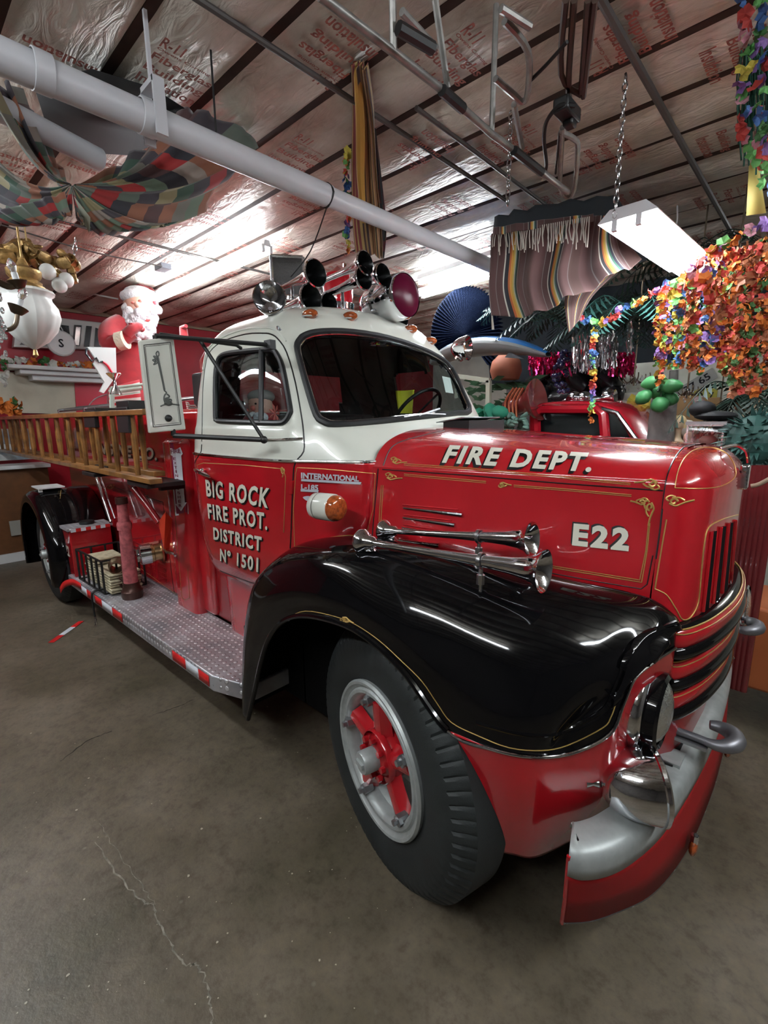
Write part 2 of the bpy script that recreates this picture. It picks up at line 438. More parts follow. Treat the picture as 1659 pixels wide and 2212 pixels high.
# ---- dark structure behind the wheels and under the hood
mb = MB(); mb.box((.02, 0, .86), (1.5, 1.04, .56)); mb.box((-.35, 0, .7), (.7, 1.2, .6)); mb.box((-1.9, 0, .52), (5.6, .9, .22))
mb.obj('chassis', DARK, T)
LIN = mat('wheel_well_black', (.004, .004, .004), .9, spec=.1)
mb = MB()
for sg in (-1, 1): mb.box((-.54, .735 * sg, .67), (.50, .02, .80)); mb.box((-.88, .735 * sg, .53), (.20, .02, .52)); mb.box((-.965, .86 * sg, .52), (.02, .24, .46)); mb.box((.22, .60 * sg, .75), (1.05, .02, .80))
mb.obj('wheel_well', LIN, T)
MB().box((0, 0, .47), (.12, 1.7, .12)).obj('front_axle', FLATBLK, T)

# ---- cab shell
def ring(z, side, A, rear=-1.78, rc=None):
    # A: six points from the A pillar side to the front centre
    xr = rear; yc = side
    pts = [(xr, 0), (xr, -yc * .5), (xr + .03, -yc * .86), (xr + .12, -yc * .98), (-1.45, -yc), (-1.12, -yc * .997)] + [(a, -b) for a, b in A]
    h = [Vector((x, y, z)) for x, y in pts]
    return h
cab_net = [
 ring(.40, .70, [(-.80, .68), (-.6, .66), (-.45, .62), (-.40, .52), (-.38, .3), (-.38, 0)]),
 ring(.80, .72, [(-.80, .71), (-.6, .68), (-.45, .64), (-.38, .54), (-.36, .3), (-.36, 0)]),
 ring(.86, .78, [(-.80, .75), (-.6, .71), (-.45, .66), (-.37, .58), (-.35, .3), (-.35, 0)]),
 ring(1.0, .835, [(-.79, .80), (-.6, .74), (-.45, .675), (-.36, .60), (-.35, .3), (-.35, 0)]),
 ring(1.3, .862, [(-.78, .83), (-.6, .755), (-.45, .685), (-.355, .61), (-.345, .3), (-.345, 0)]),
 ring(1.58, .868, [(-.78, .84), (-.6, .76), (-.45, .69), (-.35, .61), (-.34, .3), (-.34, 0)]),
 ring(1.62, .862, [(-.78, .838), (-.605, .757), (-.455, .682), (-.36, .595), (-.35, .3), (-.35, 0)]),
 ring(1.70, .853, [(-.78, .825), (-.63, .745), (-.49, .66), (-.41, .54), (-.39, .3), (-.38, 0)]),
 ring(1.76, .845, [(-.785, .81), (-.66, .74), (-.55, .66), (-.47, .52), (-.435, .3), (-.42, 0)]),
 ring(1.81, .83, [(-.79, .79), (-.69, .735), (-.60, .67), (-.52, .5), (-.47, .28), (-.455, 0)]),
 ring(2.0, .795, [(-.85, .755), (-.76, .695), (-.69, .62), (-.635, .45), (-.60, .25), (-.585, 0)]),
 ring(2.2, .74, [(-.95, .70), (-.87, .64), (-.81, .56), (-.765, .4), (-.735, .22), (-.725, 0)], -1.77),
 ring(2.32, .67, [(-1.02, .63), (-.95, .57), (-.89, .49), (-.85, .35), (-.82, .19), (-.81, 0)], -1.73),
 ring(2.395, .55, [(-1.07, .53), (-1.01, .48), (-.955, .42), (-.92, .30), (-.90, .16), (-.89, 0)], -1.66),
 ring(2.445, .37, [(-1.14, .35), (-1.09, .32), (-1.05, .28), (-1.015, .20), (-.995, .11), (-.985, 0)], -1.56),
 ring(2.464, .10, [(-1.25, .10), (-1.235, .09), (-1.22, .08), (-1.21, .06), (-1.20, .03), (-1.2, 0)], -1.42),
 [Vector((-1.3, 0, 2.468))] * 12,
]
for r in cab_net[-2:-1]:
    r[4].x = -1.36; r[5].x = -1.3; r[3].x = -1.40
r = cab_net[-3]; r[4].x = -1.42; r[3].x = -1.5; r[5].x = -1.25
cabg = surf(cab_net, 8, 9)
NB = 6 * 8      # row index of the belt line (z 1.62)
WSHIELD = [(642, 749), (648, 735), (657, 727), (683, 719), (739, 717), (814, 726), (888, 746), (944, 771), (975, 798), (1000, 852), (1013, 889), (985, 893), (956, 896), (888, 903), (776, 915), (720, 917), (700, 912), (684, 897), (664, 835), (650, 785)]
SIDEW = [(467, 900), (467, 816), (471, 785), (479, 770), (500, 763), (571, 756), (590, 757), (600, 768), (612, 798), (627, 880), (626, 895), (617, 910), (604, 914), (563, 913), (480, 910), (470, 907)]
DOOR = [(436, 960), (432, 980), (421, 1000), (417, 1044), (420, 1128), (439, 1198), (455, 1222), (500, 1243), (557, 1262), (600, 1262), (618, 1240), (627, 1185), (633, 1039), (638, 1000), (656, 975), (656, 940), (652, 904), (638, 826), (619, 761), (600, 732), (585, 722), (568, 720), (530, 722), (480, 738), (453, 761), (444, 790), (438, 850)]
WS2 = cr2(WSHIELD, 3, True); SW2 = cr2(SIDEW, 3, True); DR2 = DOOR
groups = dict(lower=MB(), upper=MB(), door=MB(), ws=MB(), sw=MB(), rw=MB(), fsw=MB(), inner=MB())
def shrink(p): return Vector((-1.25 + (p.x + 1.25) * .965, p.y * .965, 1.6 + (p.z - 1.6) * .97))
fullMB = MB()
for half in (1, -1):
    for i in range(len(cabg) - 1):
        for j in range(len(cabg[0]) - 1):
            q = [cabg[i][j], cabg[i][j + 1], cabg[i + 1][j + 1], cabg[i + 1][j]]
            near = [Vector(p) for p in q]
            q = [Vector((p.x, p.y * half, p.z)) for p in q]
            c = (q[0] + q[1] + q[2] + q[3]) / 4; cn = (near[0] + near[1] + near[2] + near[3]) / 4
            s = S(c); sn = S(cn)
            mi = 1 if i < NB else 0
            rear = c.x < -1.70
            if c.z > 1.7 and c.x > -1.1 and inpoly(*s, WS2) and not (half == 1 and cn.x < -.62 and cn.z < 1.85 and cn.y < -.8): k = 'ws'
            elif c.z > 1.7 and cn.y < -.6 and c.x < -.6 and inpoly(*sn, SW2) and not rear: k = 'sw' if half == 1 else 'fsw'
            elif rear and 1.86 < c.z < 2.16 and abs(c.y) < .46: k = 'rw'
            elif cn.y < -.35 and not rear and inpoly(*sn, DR2): k = 'door'
            else: k = 'lower' if i < NB else 'upper'
            g = groups[k]
            if k == 'door' and half == -1: g = groups.setdefault('fdoor', MB())
            g.mi = mi; g.add(q, [(0, 1, 2, 3)])
            fullMB.add(q, [(0, 1, 2, 3)])
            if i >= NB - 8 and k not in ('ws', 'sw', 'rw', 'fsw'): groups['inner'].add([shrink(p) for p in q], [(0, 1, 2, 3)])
CABBVH = bvh_of(fullMB)
def weld(mb):
    idx = {}; v = []; f = []
    mp = []
    for p in mb.v:
        k = (round(p[0], 5), round(p[1], 5), round(p[2], 5))
        if k not in idx: idx[k] = len(v); v.append(p)
        mp.append(idx[k])
    mm = []
    for q, a in zip(mb.f, mb.m):
        t = []
        for i in q:
            if mp[i] not in t: t.append(mp[i])
        if len(t) > 2: f.append(tuple(t)); mm.append(a)
    mb.v, mb.f, mb.m = v, f, mm
    return mb
for g in groups.values(): weld(g)
groups['lower'].obj('cab_base', RED, T, angle=60, label='red lower cab and cowl panels')
groups['upper'].obj('cab_top', CREAM, T, angle=60, label='cream upper cab and roof')
doors = [groups['door'].obj('door', [CREAM, RED], T, angle=60), groups['fdoor'].obj('door', [CREAM, RED], T, angle=60)]
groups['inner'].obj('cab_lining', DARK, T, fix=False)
for k, nm in (('ws', 'windshield'), ('sw', 'side_window'), ('fsw', 'side_window'), ('rw', 'rear_window')):
    groups[k].obj(nm, CABGLASS, T, angle=80)
def pxring(poly): return [p for p in [hit(CABBVH, x, y, .004) for x, y in dens(poly, 5, True)] if p is not None]
g = pxring(WS2); gr = pxring([(829 + (x - 829) * .965, 820 + (y - 820) * .93) for x, y in WS2])
MB().tube(g, .017, 8, closed=True).obj('windshield_gasket', GASKET, T)
MB().tube([p + Vector((.01, -.006, 0)) for p in gr], .0035, 6, closed=True).obj('windshield_trim', CHROME, T)
g = pxring(SW2); MB().tube(g, .014, 8, closed=True).obj('window_gasket', GASKET, doors[0])
vp = [hit(CABBVH, x, y, .006) for x, y in dens([(566, 756), (566, 913)], 6)]
MB().tube(vp, .013, 8).obj('vent_frame', GASKET, doors[0])
mb = MB(); pxline(mb, CABBVH, cr2(DR2, 3, True), .0045, True, -.001); mb.obj('door_seam', LSHAD, T)
# roof rain gutter over the door
mb = MB(); pxline(mb, CABBVH, cr2([(440, 800), (446, 765), (462, 742), (490, 725), (530, 712), (575, 709), (600, 716), (618, 738)], 4), .005, off=.004); mb.obj('rain_gutter', CREAM, T)
# belt molding
bl = []
for j in range(len(cabg[0])):
    p = cabg[NB][j]
    if -1.73 < p.x < -.35 and p.y < -.55: bl.append(p + Vector((0.002, -.006, -.002)))
MB().tube(bl, .008, 8).obj('belt_molding', CHROME, T)
MB().tube([Vector((p.x, -p.y, p.z)) for p in bl], .008, 6).obj('belt_molding', CHROME, T)
mb = MB(); pxline(mb, CABBVH, [(548, 951), (600, 950), (654, 948)], .006, off=.004); mb.obj('window_molding', CHROME, doors[0])
# black windshield wiper, seat, steering wheel
mb = MB(); a = hit(CABBVH, 957, 900, .02); b = hit(CABBVH, 868, 906, .02); c = hit(CABBVH, 950, 886, .03)
mb.tube([a, (a + b) / 2 + Vector((.0, 0, .01)), b], .005, 6); mb.tube([hit(CABBVH, 900, 902, .015), hit(CABBVH, 945, 887, .015)], .008, 5)
mb.obj('windshield_wiper', STEELB, T)
mb = MB(); mb.box((-1.42, 0, 1.42), (.42, 1.3, .16)); mb.obj('seat_cushion', DARK, T, bevel=.04)
mb = MB(); mb.box((-1.62, 0, 1.62), (.12, 1.3, .46)); mb.obj('seat_back', mat('seat_vinyl', (.03, .02, .02), .5), T, bevel=.04)
cw = Vector((-.90, .36, 1.84)); rot = Matrix.Rotation(math.radians(-52), 3, 'Y')
rim = [cw + rot @ Vector((.20 * math.cos(q), .20 * math.sin(q), 0)) for q in [2 * PI * i / 40 for i in range(40)]]
mb = MB(); mb.tube(rim, .012, 8, closed=True)
for q in (0.5, 2.6, 4.71): mb.tube([cw, cw + rot @ Vector((.2 * math.cos(q), .2 * math.sin(q), 0))], .008, 6)
mb.tube([cw, cw + rot @ Vector((0, 0, -.35))], .02, 8); mb.obj('steering_wheel', FLATBLK, T)
# small white notice behind the windshield
mb = MB(); q = [hit(CABBVH, x, y, -.02) for x, y in [(960, 808), (978, 812), (985, 846), (968, 843)]]; mb.add(q, [(0, 1, 2, 3)]); mb.obj('windshield_notice', mat('paper_white', (.75, .78, .72), .7), T)
# ---- body side: decals surface for everything red at the front
SIDE = bvh_of(fullMB, hoodMB, noseMB)
FEND = bvh_of(fendMB, apronMB)
ALLB = bvh_of(fullMB, hoodMB, noseMB, fendMB, apronMB)
def lettering(name, s, quad, bvh, bold=.03, shear=0, sh=(-5, 4), parent=T, space=1.22, shadow=None, lab=None):
    bold *= .9; shadow = bold
    mb = MB(); mb.mi = 1; px_text(mb, bvh, s, quad, .003, shadow, shear, sh[0], sh[1], space); px_text(mb, bvh, s, quad, .0036, shadow, shear, sh[0] * .5, sh[1] * .5, space)
    mb.mi = 0; px_text(mb, bvh, s, quad, .0052, bold, shear, 0, 0, space)
    return mb.obj(name, [LETTER, LSHAD], parent, smooth=False, label=lab, fix=False)
D0 = doors[0]
lettering('door_lettering', 'BIG ROCK', [(445, 1035), (586, 1054), (580, 1098), (448, 1072)], CABBVH, .035, 0, (2, 4), D0, lab='BIG ROCK in ivory capitals')
lettering('door_lettering', 'FIRE PROT.', [(449, 1087), (580, 1108), (579, 1145), (452, 1120)], CABBVH, .035, 0, (2, 4), D0, lab='FIRE PROT. in ivory capitals')
lettering('door_lettering', 'DISTRICT', [(462, 1138), (567, 1159), (566, 1191), (463, 1165)], CABBVH, .04, 0, (2, 4), D0, lab='DISTRICT in ivory capitals')
lettering('door_lettering', 'N\u00ba 1501', [(477, 1184), (560, 1204), (559, 1236), (477, 1211)], CABBVH, .035, 0, (2, 4), D0, lab='number 1501 in ivory')
lettering('hood_lettering', 'FIRE DEPT.', [(962, 963), (1280, 981), (1277, 1022), (955, 1001)], SIDE, .045, .25, (-6, 5), lab='FIRE DEPT. in slanted ivory capitals')
lettering('hood_lettering', 'E22', [(1240, 1130), (1363, 1141), (1358, 1191), (1236, 1178)], SIDE, .05, 0, (-3, -4), lab='E22 unit number in ivory')
# ---- gold striping
mb = MB()
def L2(pts, bvh=SIDE, gap=6, closed=False, r=.0016):
    pxline(mb, bvh, pts, r, closed, .001)
    pxline(mb, bvh, [(x, y + gap) for x, y in pts] if gap else pts, r * .8, closed, .001)
L2([(873, 1002), (1000, 1010), (1180, 1026), (1362, 1044)], gap=3.5)
L2([(873, 1024), (1050, 1040)], gap=3.5); L2([(1110, 1048), (1220, 1056), (1364, 1069)], gap=3.5)
L2([(1404, 1130), (1398, 1190), (1386, 1258), (1190, 1226)], gap=0); L2([(1401, 1130), (1395, 1190), (1382, 1253), (1190, 1222)], gap=0)
L2([(818, 1155), (820, 1110), (824, 1048)], gap=0); L2([(822, 1155), (824, 1110), (828, 1048)], gap=0)
L2([(637, 1195), (634, 1100), (639, 1022), (642, 1010), (700, 1013), (811, 1023), (806, 1100), (790, 1160)], gap=0)
L2([(690, 1175), (715, 1160), (755, 1156), (800, 1160)], gap=0)
L2([(425, 1005), (440, 1000), (530, 1005), (612, 1013), (617, 1030), (613, 1150)], gap=0)
L2([(1440, 1122), (1430, 1180), (1415, 1272)], gap=0, r=.0022); L2(cr2([(1415, 1272), (1440, 1285), (1460, 1315), (1474, 1338), (1492, 1332), (1508, 1300), (1514, 1240), (1520, 1180), (1530, 1140), (1560, 1122), (1594, 1112)], 5), gap=0, r=.0022)
L2(cr2([(1458, 1054), (1464, 1020), (1480, 988), (1505, 970), (1540, 967), (1572, 982), (1588, 1010), (1586, 1032), (1560, 1049), (1520, 1055), (1458, 1054)], 5), gap=0)
pxline(mb, FEND, cr2([(556, 1532), (566, 1500), (580, 1420), (597, 1365), (620, 1338), (660, 1320), (725, 1332), (770, 1350), (820, 1384), (870, 1430), (912, 1472), (945, 1520), (975, 1560), (1030, 1588), (1100, 1615), (1170, 1621), (1226, 1610), (1302, 1572), (1320, 1548), (1333, 1512), (1357, 1452), (1402, 1416), (1445, 1391)], 4), .0016)
mb.obj('gold_pinstripe', GOLD, T)
def scroll(mb, bvh, x, y, s, ang, flip=1):
    ca, sa = math.cos(math.radians(ang)), math.sin(math.radians(ang))
    def tr(pts): return [(x + (u * ca - v * flip * sa) * s, y + (u * sa + v * flip * ca) * s) for u, v in pts]
    sp = [(.35 * (1 - t / 9) * math.cos(t) + .4, .3 * (1 - t / 9) * math.sin(t)) for t in [i * .5 for i in range(14)]]
    for pts, r in ((sp, .0035), ([(0, -.1), (.5, -.35), (.9, -.25), (1.4, -.1), (2.1, 0)], .003), ([(0, .1), (-.2, .35), (.2, .55), (.6, .4)], .003), ([(.3, .35), (.9, .3), (1.3, .05)], .003)):
        pxline(mb, bvh, cr2(tr(pts), 4), r, off=.001)
for x, y, s, a, f in ((848, 996, 15, 5, -1), (836, 1030, 16, 5, -1), (1080, 1046, 12, 5, 1), (1420, 1045, 24, 183, -1), (1405, 1085, 24, 95, 1), (1445, 1085, 26, -5, -1), (612, 1012, 9, 95, 1), (1395, 1085, 16, 185, 1)):
    mb = MB(); scroll(mb, SIDE, x, y, s, a, f); mb.obj('gold_scrollwork', GOLD, T)
mb = MB(); scroll(mb, FEND, 740, 1335, 13, 25); mb.obj('gold_scrollwork', GOLD, T)
# ---- dark panel seams
mb = MB()
for pts in ([(828, 1006), (840, 975), (858, 958), (900, 944), (960, 930)],): pxline(mb, SIDE, cr2(pts, 4), .003, off=0)
pxline(mb, SIDE, [(826, 1014), (1000, 1026), (1200, 1043), (1432, 1060)], .0025, off=0)
pxline(mb, SIDE, cr2([(1406, 1292), (1412, 1240), (1425, 1150), (1437, 1050), (1452, 1000), (1475, 968), (1500, 960)], 5), .003, off=0)
pxline(mb, SIDE, [(817, 1012), (810, 1090), (804, 1160)], .003, off=0)
pxline(mb, SIDE, [(1190, 1238), (1300, 1258), (1385, 1272), (1398, 1262), (1410, 1200)], .002, off=0)
mb.obj('panel_seam', LSHAD, T)
# chrome hood side spears
mb = MB()
for pts in ([(873, 1097), (1000, 1112)], [(872, 1118), (984, 1134)], [(870, 1140), (968, 1156)], [(862, 1166), (950, 1178)]):
    L = [hit(SIDE, x, y, .006) for x, y in dens(pts, 8)]; k = len(L)
    if None in L: continue
    mb.tube(L, [.004 + .005 * i / k for i in range(k)], 8)
mb.obj('hood_spear', CHROME, T)
mb = MB()
for pts in ([(870, 1090), (990, 1101)], [(872, 1112), (976, 1124)], [(872, 1133), (958, 1146)]): pxline(mb, SIDE, pts, .004, off=.001)
mb.obj('hood_louver', RED, T)
# maker's letters and marker lamp on the cowl
mb = MB()
for q in ([(652, 1034), (782, 1041), (780, 1046), (652, 1039)], [(651, 1056), (690, 1058), (689, 1063), (651, 1061)]): pxpoly(mb, SIDE, q, .008)
px_text(mb, SIDE, 'INTERNATIONAL', [(652, 1020), (778, 1028), (777, 1040), (652, 1033)], .010, .04)
px_text(mb, SIDE, 'L-185', [(652, 1045), (690, 1047), (689, 1059), (652, 1057)], .010, .04)
pxpoly(mb, SIDE, cr2([(655, 1074), (668, 1071), (683, 1076), (683, 1082), (668, 1083)], 3, True), .006)
mb.obj('chrome_nameplate', mat('bright_metal', (.62, .64, .70), .3, metal=.3), T, smooth=False, fix=False)
mk = MB(); a = P(690, 1093, 'y', -.86); ax = Vector((1, .06, .02)).normalized()
mk.lathe([(0, -.03), (.05, -.03), (.058, -.02), (.06, .0), (.06, .09), (.057, .095), (0, .095)], a, ax, 32)
mo = mk.obj('marker_lamp', CREAM, T, label='cream drum lamp with amber lens on the cowl')
MB().lathe([(.056, .095), (.055, .115), (.045, .128), (.03, .132), (0, .134)], a, ax, 32).obj('lens', AMBER, mo)
MB().lathe([(.0615, .01), (.0615, .013)], a, ax, 32).obj('ring', LSHAD, mo)
# door handle, hinge
mb = MB(); a = P(437, 1018, 'y', -.885); b = P(460, 1032, 'y', -.90)
h0 = P(421, 1014, 'y', -.92); h1 = P(454, 1030, 'y', -.92); mb.tube(cr([h0, (h0 + h1) / 2 + Vector((0, -.01, .004)), h1], 5), [.008, .01, .012, .013, .013, .013, .012, .011, .01, .008, .006], 8); mb.sphere(a, .018); mb.obj('door_handle', CHROME, D0)
mb = MB(); pxline(mb, CABBVH, [(631, 1037), (629, 1066)], .012, off=.004); mb.obj('door_hinge', RED, D0)
# ---- grille slots
mb = MB(); ribs = MB()
for i, (xt, yt, xb, yb, w) in enumerate(((1543, 1148, 1525, 1318, 8), (1563, 1138, 1547, 1300, 8), (1579, 1130, 1566, 1278, 7), (1593, 1124, 1584, 1256, 4.5))):
    pxpoly(mb, SIDE, [(xt - w / 2, yt), (xt + w / 2, yt - 2), (xb + w / 2, yb - 3), (xb - w / 2, yb)], .003)
    pxline(ribs, SIDE, [(xt - w / 2 - 4, yt), (xb - w / 2 - 5, yb + 2)], .007, off=.002, n=8)
mb.obj('grille_slot', LIN, T, smooth=False)
ribs.obj('grille_rib', RED, T)
# ---- grille bars, wrapping from the near corner across the front
def bar_path(z, x0, y0, xc):
    h = [(x0 - .05, y0 - .012, z), (x0, y0, z), (x0 + (xc - x0) * .45, y0 * .80, z), (x0 + (xc - x0) * .75, y0 * .55, z), (x0 + (xc - x0) * .95, y0 * .25, z), (xc, 0, z)]
    L = cr(h, 6); return L + [Vector((p.x, -p.y, p.z)) for p in L[-2::-1]]
for z, x0, y0, xc in ((1.105, .880, -.50, .965), (.985, .872, -.485, .957), (.865, .865, -.47, .949)):
    L = bar_path(z, x0, y0, xc); rows = []
    prof = [(-.04, .052), (-.012, .050), (.010, .040), (.018, .030), (.021, .014), (.021, -.004), (.016, -.016), (.026, -.020), (.032, -.034), (.026, -.052), (.008, -.060), (-.04, -.060)]
    mb = MB()
    for i, p in enumerate(L):
        t = (L[min(i + 1, len(L) - 1)] - L[max(i - 1, 0)]).normalized(); n = Vector((-t.y, t.x, 0)) * -1
        if n.x < 0: n = -n
        e = 1.0
        if i < 4 or i > len(L) - 5: e = (min(i, len(L) - 1 - i) + 1) / 5
        rows.append([p + n * (a * e if a > 0 else a) + Vector((0, 0, b * (.75 + .25 * e))) for a, b in prof])
    n_ = len(prof)
    mb.grid(rows)
    mb.m = [(0 if 2 <= (k % (n_ - 1)) <= 5 else 1) for k in range(len(mb.f))]
    bo = mb.obj('grille_bar', [RED, BLACK], T, angle=50)
    MB().tube([r[2] + Vector((0, 0, .003)) for r in rows], .0028, 5).obj('bar_stripe', GOLD, bo); MB().tube([r[3] + Vector((.002, 0, .001)) for r in rows], .0018, 5).obj('bar_stripe', GOLD, bo)
mb = MB(); h = [(.83, -.46), (.88, -.38), (.91, -.2), (.915, 0), (.91, .2), (.88, .38), (.83, .46)]
mb.grid([[Vector((x, y, z)) for x, y in h] for z in (.55, .75, 1.0, 1.17)]); mb.obj('grille_backing', RED2, T)
# ---- headlights
def headlight(sy):
    c = Vector((.845, -.60 * sy, .90)); ax = Vector((1, .02 * sy, 0)).normalized()
    hb = MB().lathe([(.134, -.08), (.139, -.03), (.140, -.012), (.132, .0), (.120, .004)], c, ax, 40).obj('headlight', CHROME, T, label='round sealed headlight in the apron')
    MB().lathe([(.124, .002), (.126, .012), (.122, .034), (.110, .042), (.100, .036)], c, ax, 40).obj('bezel', BLACK, hb)
    MB().lathe([(.099, .030), (.08, .044), (.05, .055), (.02, .060), (0, .061)], c, ax, 40).obj('lens', REFLECTOR, hb)
headlight(1); headlight(-1)
# ---- bumper
bpx = [(.765, -1.0), (.80, -.985), (.845, -.93), (.885, -.84), (.925, -.68), (.95, -.45), (.965, -.2), (.97, 0)]
bl = cr([(x, y, 0) for x, y in bpx], 5); bl = bl + [Vector((p.x, -p.y, 0)) for p in bl[-2::-1]]
def off_in(L, d):
    out = []
    for i, p in enumerate(L):
        t = (L[min(i + 1, len(L) - 1)] - L[max(i - 1, 0)]).normalized(); n = Vector((-t.y, t.x, 0))
        out.append(p + n * d)
    return out
prof = [(.108, .60), (.104, .618), (.04, .622), (.018, .617), (.006, .606), (.0, .59), (-.002, .57), (.0, .535)]
rows = [[p + Vector((0, 0, z)) for p in off_in(bl, d)] for d, z in prof]
bmp = MB().grid(rows).obj('bumper', SILVER, T, angle=50, solid=.006)
sb = cr([(x, y, 0) for x, y in [(.742, -.945), (.80, -.885), (.85, -.805), (.912, -.68), (.95, -.52), (.972, -.33), (.98, -.12), (.982, 0)]], 5); sb = sb + [Vector((p.x, -p.y, 0)) for p in sb[-2::-1]]
bo0 = off_in(bl, .003)
rows = [[p.lerp(q, t) + Vector((0, 0, .54 - .24 * t)) for p, q in zip(bo0, sb)] for t in (0, .15, .5, 1)]
MB().grid(rows).obj('bumper_skirt', mat('skirt_red', (.30, .012, .014), .5, spec=.15), bmp, solid=.006)
MB().tube([p + Vector((0, 0, .298)) for p in sb], .005, 6).obj('skirt_edge', WORNCH, bmp)
e0 = off_in(bl, 0)[0]; MB().tube([e0 + Vector((0, 0, .60)), e0 + Vector((-.008, .02, .42)), Vector((.742, -.945, .295))], .006, 6).obj('skirt_end', RED, bmp)
mb = MB(); mb.box((.80, -.40, .62), (.24, .09, .03)); mb.box((.80, .40, .62), (.24, .09, .03)); mb.box((.84, 0, .50), (.1, 1.2, .04)); mb.obj('bumper_bracket', SILVER, bmp)
# fog lamps standing on the bumper
def fog(cx, cy, cz, s=1.0, yaw=0.0, tilt=.08):
    c = Vector((cx, cy, cz)); ax = Vector((math.cos(yaw), math.sin(yaw), tilt)).normalized()
    pr = [(0, -.112), (.018, -.111), (.036, -.106), (.053, -.096), (.068, -.080), (.080, -.060), (.089, -.036), (.095, -.010), (.098, .012), (.099, .020), (.103, .023), (.103, .032), (.096, .038)]
    fo = MB().lathe([(a * s, b * s) for a, b in pr], c, ax, 36).obj('fog_lamp', CHROME, T, label='chrome bowl fog lamp standing on the bumper')
    MB().lathe([(.09 * s, .032 * s), (.06 * s, .042 * s), (0, .046 * s)], c, ax, 36).obj('lens', REFLECTOR, fo)
    b = c - ax * .13 * s; MB().tube([c - ax * .115 * s, b, b - ax * .02], [.014, .009, .015], 10).obj('rear_knob', CHROME, fo)
    f0 = Vector((cx - .01, cy - .005, .62)); MB().tube([f0, f0 + Vector((0, 0, .02)), c + Vector((-.02, 0, -.085 * s))], [.026, .013, .013], 10).obj('stem', CHROME, fo)
fog(.872, -.725, .72, 1.12, .62); fog(.93, .62, .90, 1.0)
# tow hooks
def hook(o, s=1.0):
    o = Vector(o); pts = [(-.12, .0, -.005), (-.02, 0, 0), (.03, -.002, .0), (.062, .012, .003), (.078, .045, .006), (.066, .08, .008), (.036, .094, .008), (.005, .088, .008)]
    L = cr([o + Vector(p) * s for p in pts], 4); k = len(L)
    ho = MB().tube(L, [(.012 + .013 * math.sin(PI * min(1, max(0, (i / k - .2) / .8)))) * s for i in range(k)], 10).obj('tow_hook', mat('hook_steel', (.22, .22, .24), .42, metal=.75), T, label='open steel tow hook on the bumper')
    MB().box(o + Vector((-.06, 0, -.02)), (.16, .05, .012)).obj('hook_plate', STEELB, ho)
hook((.96, -.34, .70), 1.15); hook((.93, .50, .82), 1.15)
# small lamps hanging below the bumper front edge
for c in (Vector((.985, -.42, .335)), Vector((.995, .25, .335))):
     lo = MB().sphere(c, (.014, .03, .03)).obj('bumper_lamp', AMBER, T); MB().tube([c + Vector((0, 0, .02)), c + Vector((0, 0, .05))], .012, 8).obj('lamp_cap', CHROME, lo)
# ornament lamp on the nose
c = P(1608, 1030, 'y', .02); nl = MB().box(c, (.028, .05, .09)).obj('nose_lamp', CHROME, T, bevel=.006, label='ribbed chrome light on the nose of the hood')
mb = MB()
for i in range(5): mb.box(c + Vector((-.0, -.03, -.03 + i * .014)), (.03, .01, .005))
mb.obj('rib', CHROME, nl)
mb = MB(); a = P(1558, 968, 'y', .0); mb.tube(cr([a, P(1590, 962, 'y', .02), P(1612, 975, 'y', .02), P(1617, 1000, 'y', .02)], 5), .006, 8); mb.obj('lamp_bracket', CHROME, nl)
# ---- twin trumpet horns on the near fender
def horn(back, bell, s=1.0, clamp=.72):
    a = Vector(back); b = Vector(bell); L = (b - a).length; ax = (b - a).normalized()
    pr = [(0, 0), (.046 * s, 0), (.050 * s, .008), (.048 * s, .02), (.036 * s, .034), (.026 * s, .045), (.024 * s, .07), (.017 * s, .078), (.012 * s, .085), (.013 * s, .3 * L), (.016 * s, .55 * L), (.021 * s, .75 * L), (.027 * s, .86 * L), (.036 * s, .93 * L), (.048 * s, .97 * L), (.062 * s, .992 * L), (.066 * s, L), (.062 * s, L - .002), (.045 * s, .965 * L), (.02 * s, .88 * L), (.01, .8 * L)]
    ho = MB().lathe(pr, a, ax, 32).obj('trumpet_horn', CHROME, T, angle=60, label='long chrome trumpet horn on the fender')
    f = a + ax * .055; g = hitdown(f); mb = MB(); mb.tube([f, f + (g - f) * .7, g + Vector((0, 0, .012)), g], [.012, .010, .012, .026], 12); mb.obj('horn_foot', CHROME, ho)
    f = a + ax * L * clamp; g = hitdown(f); mb = MB(); mb.tube([f, g], [.008, .006], 8); mb.lathe([(.024 * s, -.006), (.028 * s, -.006), (.028 * s, .006), (.024 * s, .006)], f, ax, 20); mb.tube([f + (g - f) * .45, f + (g - f) * .75], .014, 8); mb.obj('horn_clamp', WORNCH, ho)
FB = bvh_of(fendMB)
def hitdown(p):
    h = FB.ray_cast(Vector(p), Vector((0, 0, -1)))
    return h[0] if h[0] is not None else Vector(p) - Vector((0, 0, .08))
horn(P(778, 1168, 'y', -.90), P(1176, 1234, 'y', -.86), 1.0)
horn(P(826, 1146, 'y', -.73), P(1150, 1166, 'y', -.70), .95, .70)
# ---- cowl scoop
mb = MB(); q = [P(962, 897, 'x', -.33), P(1062, 899, 'x', -.30), P(1035, 918, 'x', -.42), P(960, 915, 'x', -.42)]
z = 1.80; mb.box((-.28, .10, 1.775), (.16, .36, .05)); so = mb.obj('cowl_vent', DARK, T)
MB().add([Vector((-.24, -.09, 1.815)), Vector((-.24, .30, 1.815)), Vector((-.40, .30, 1.79)), Vector((-.40, -.09, 1.79))], [(0, 1, 2, 3)]).obj('vent_flap', STEELB, so, solid=.006)
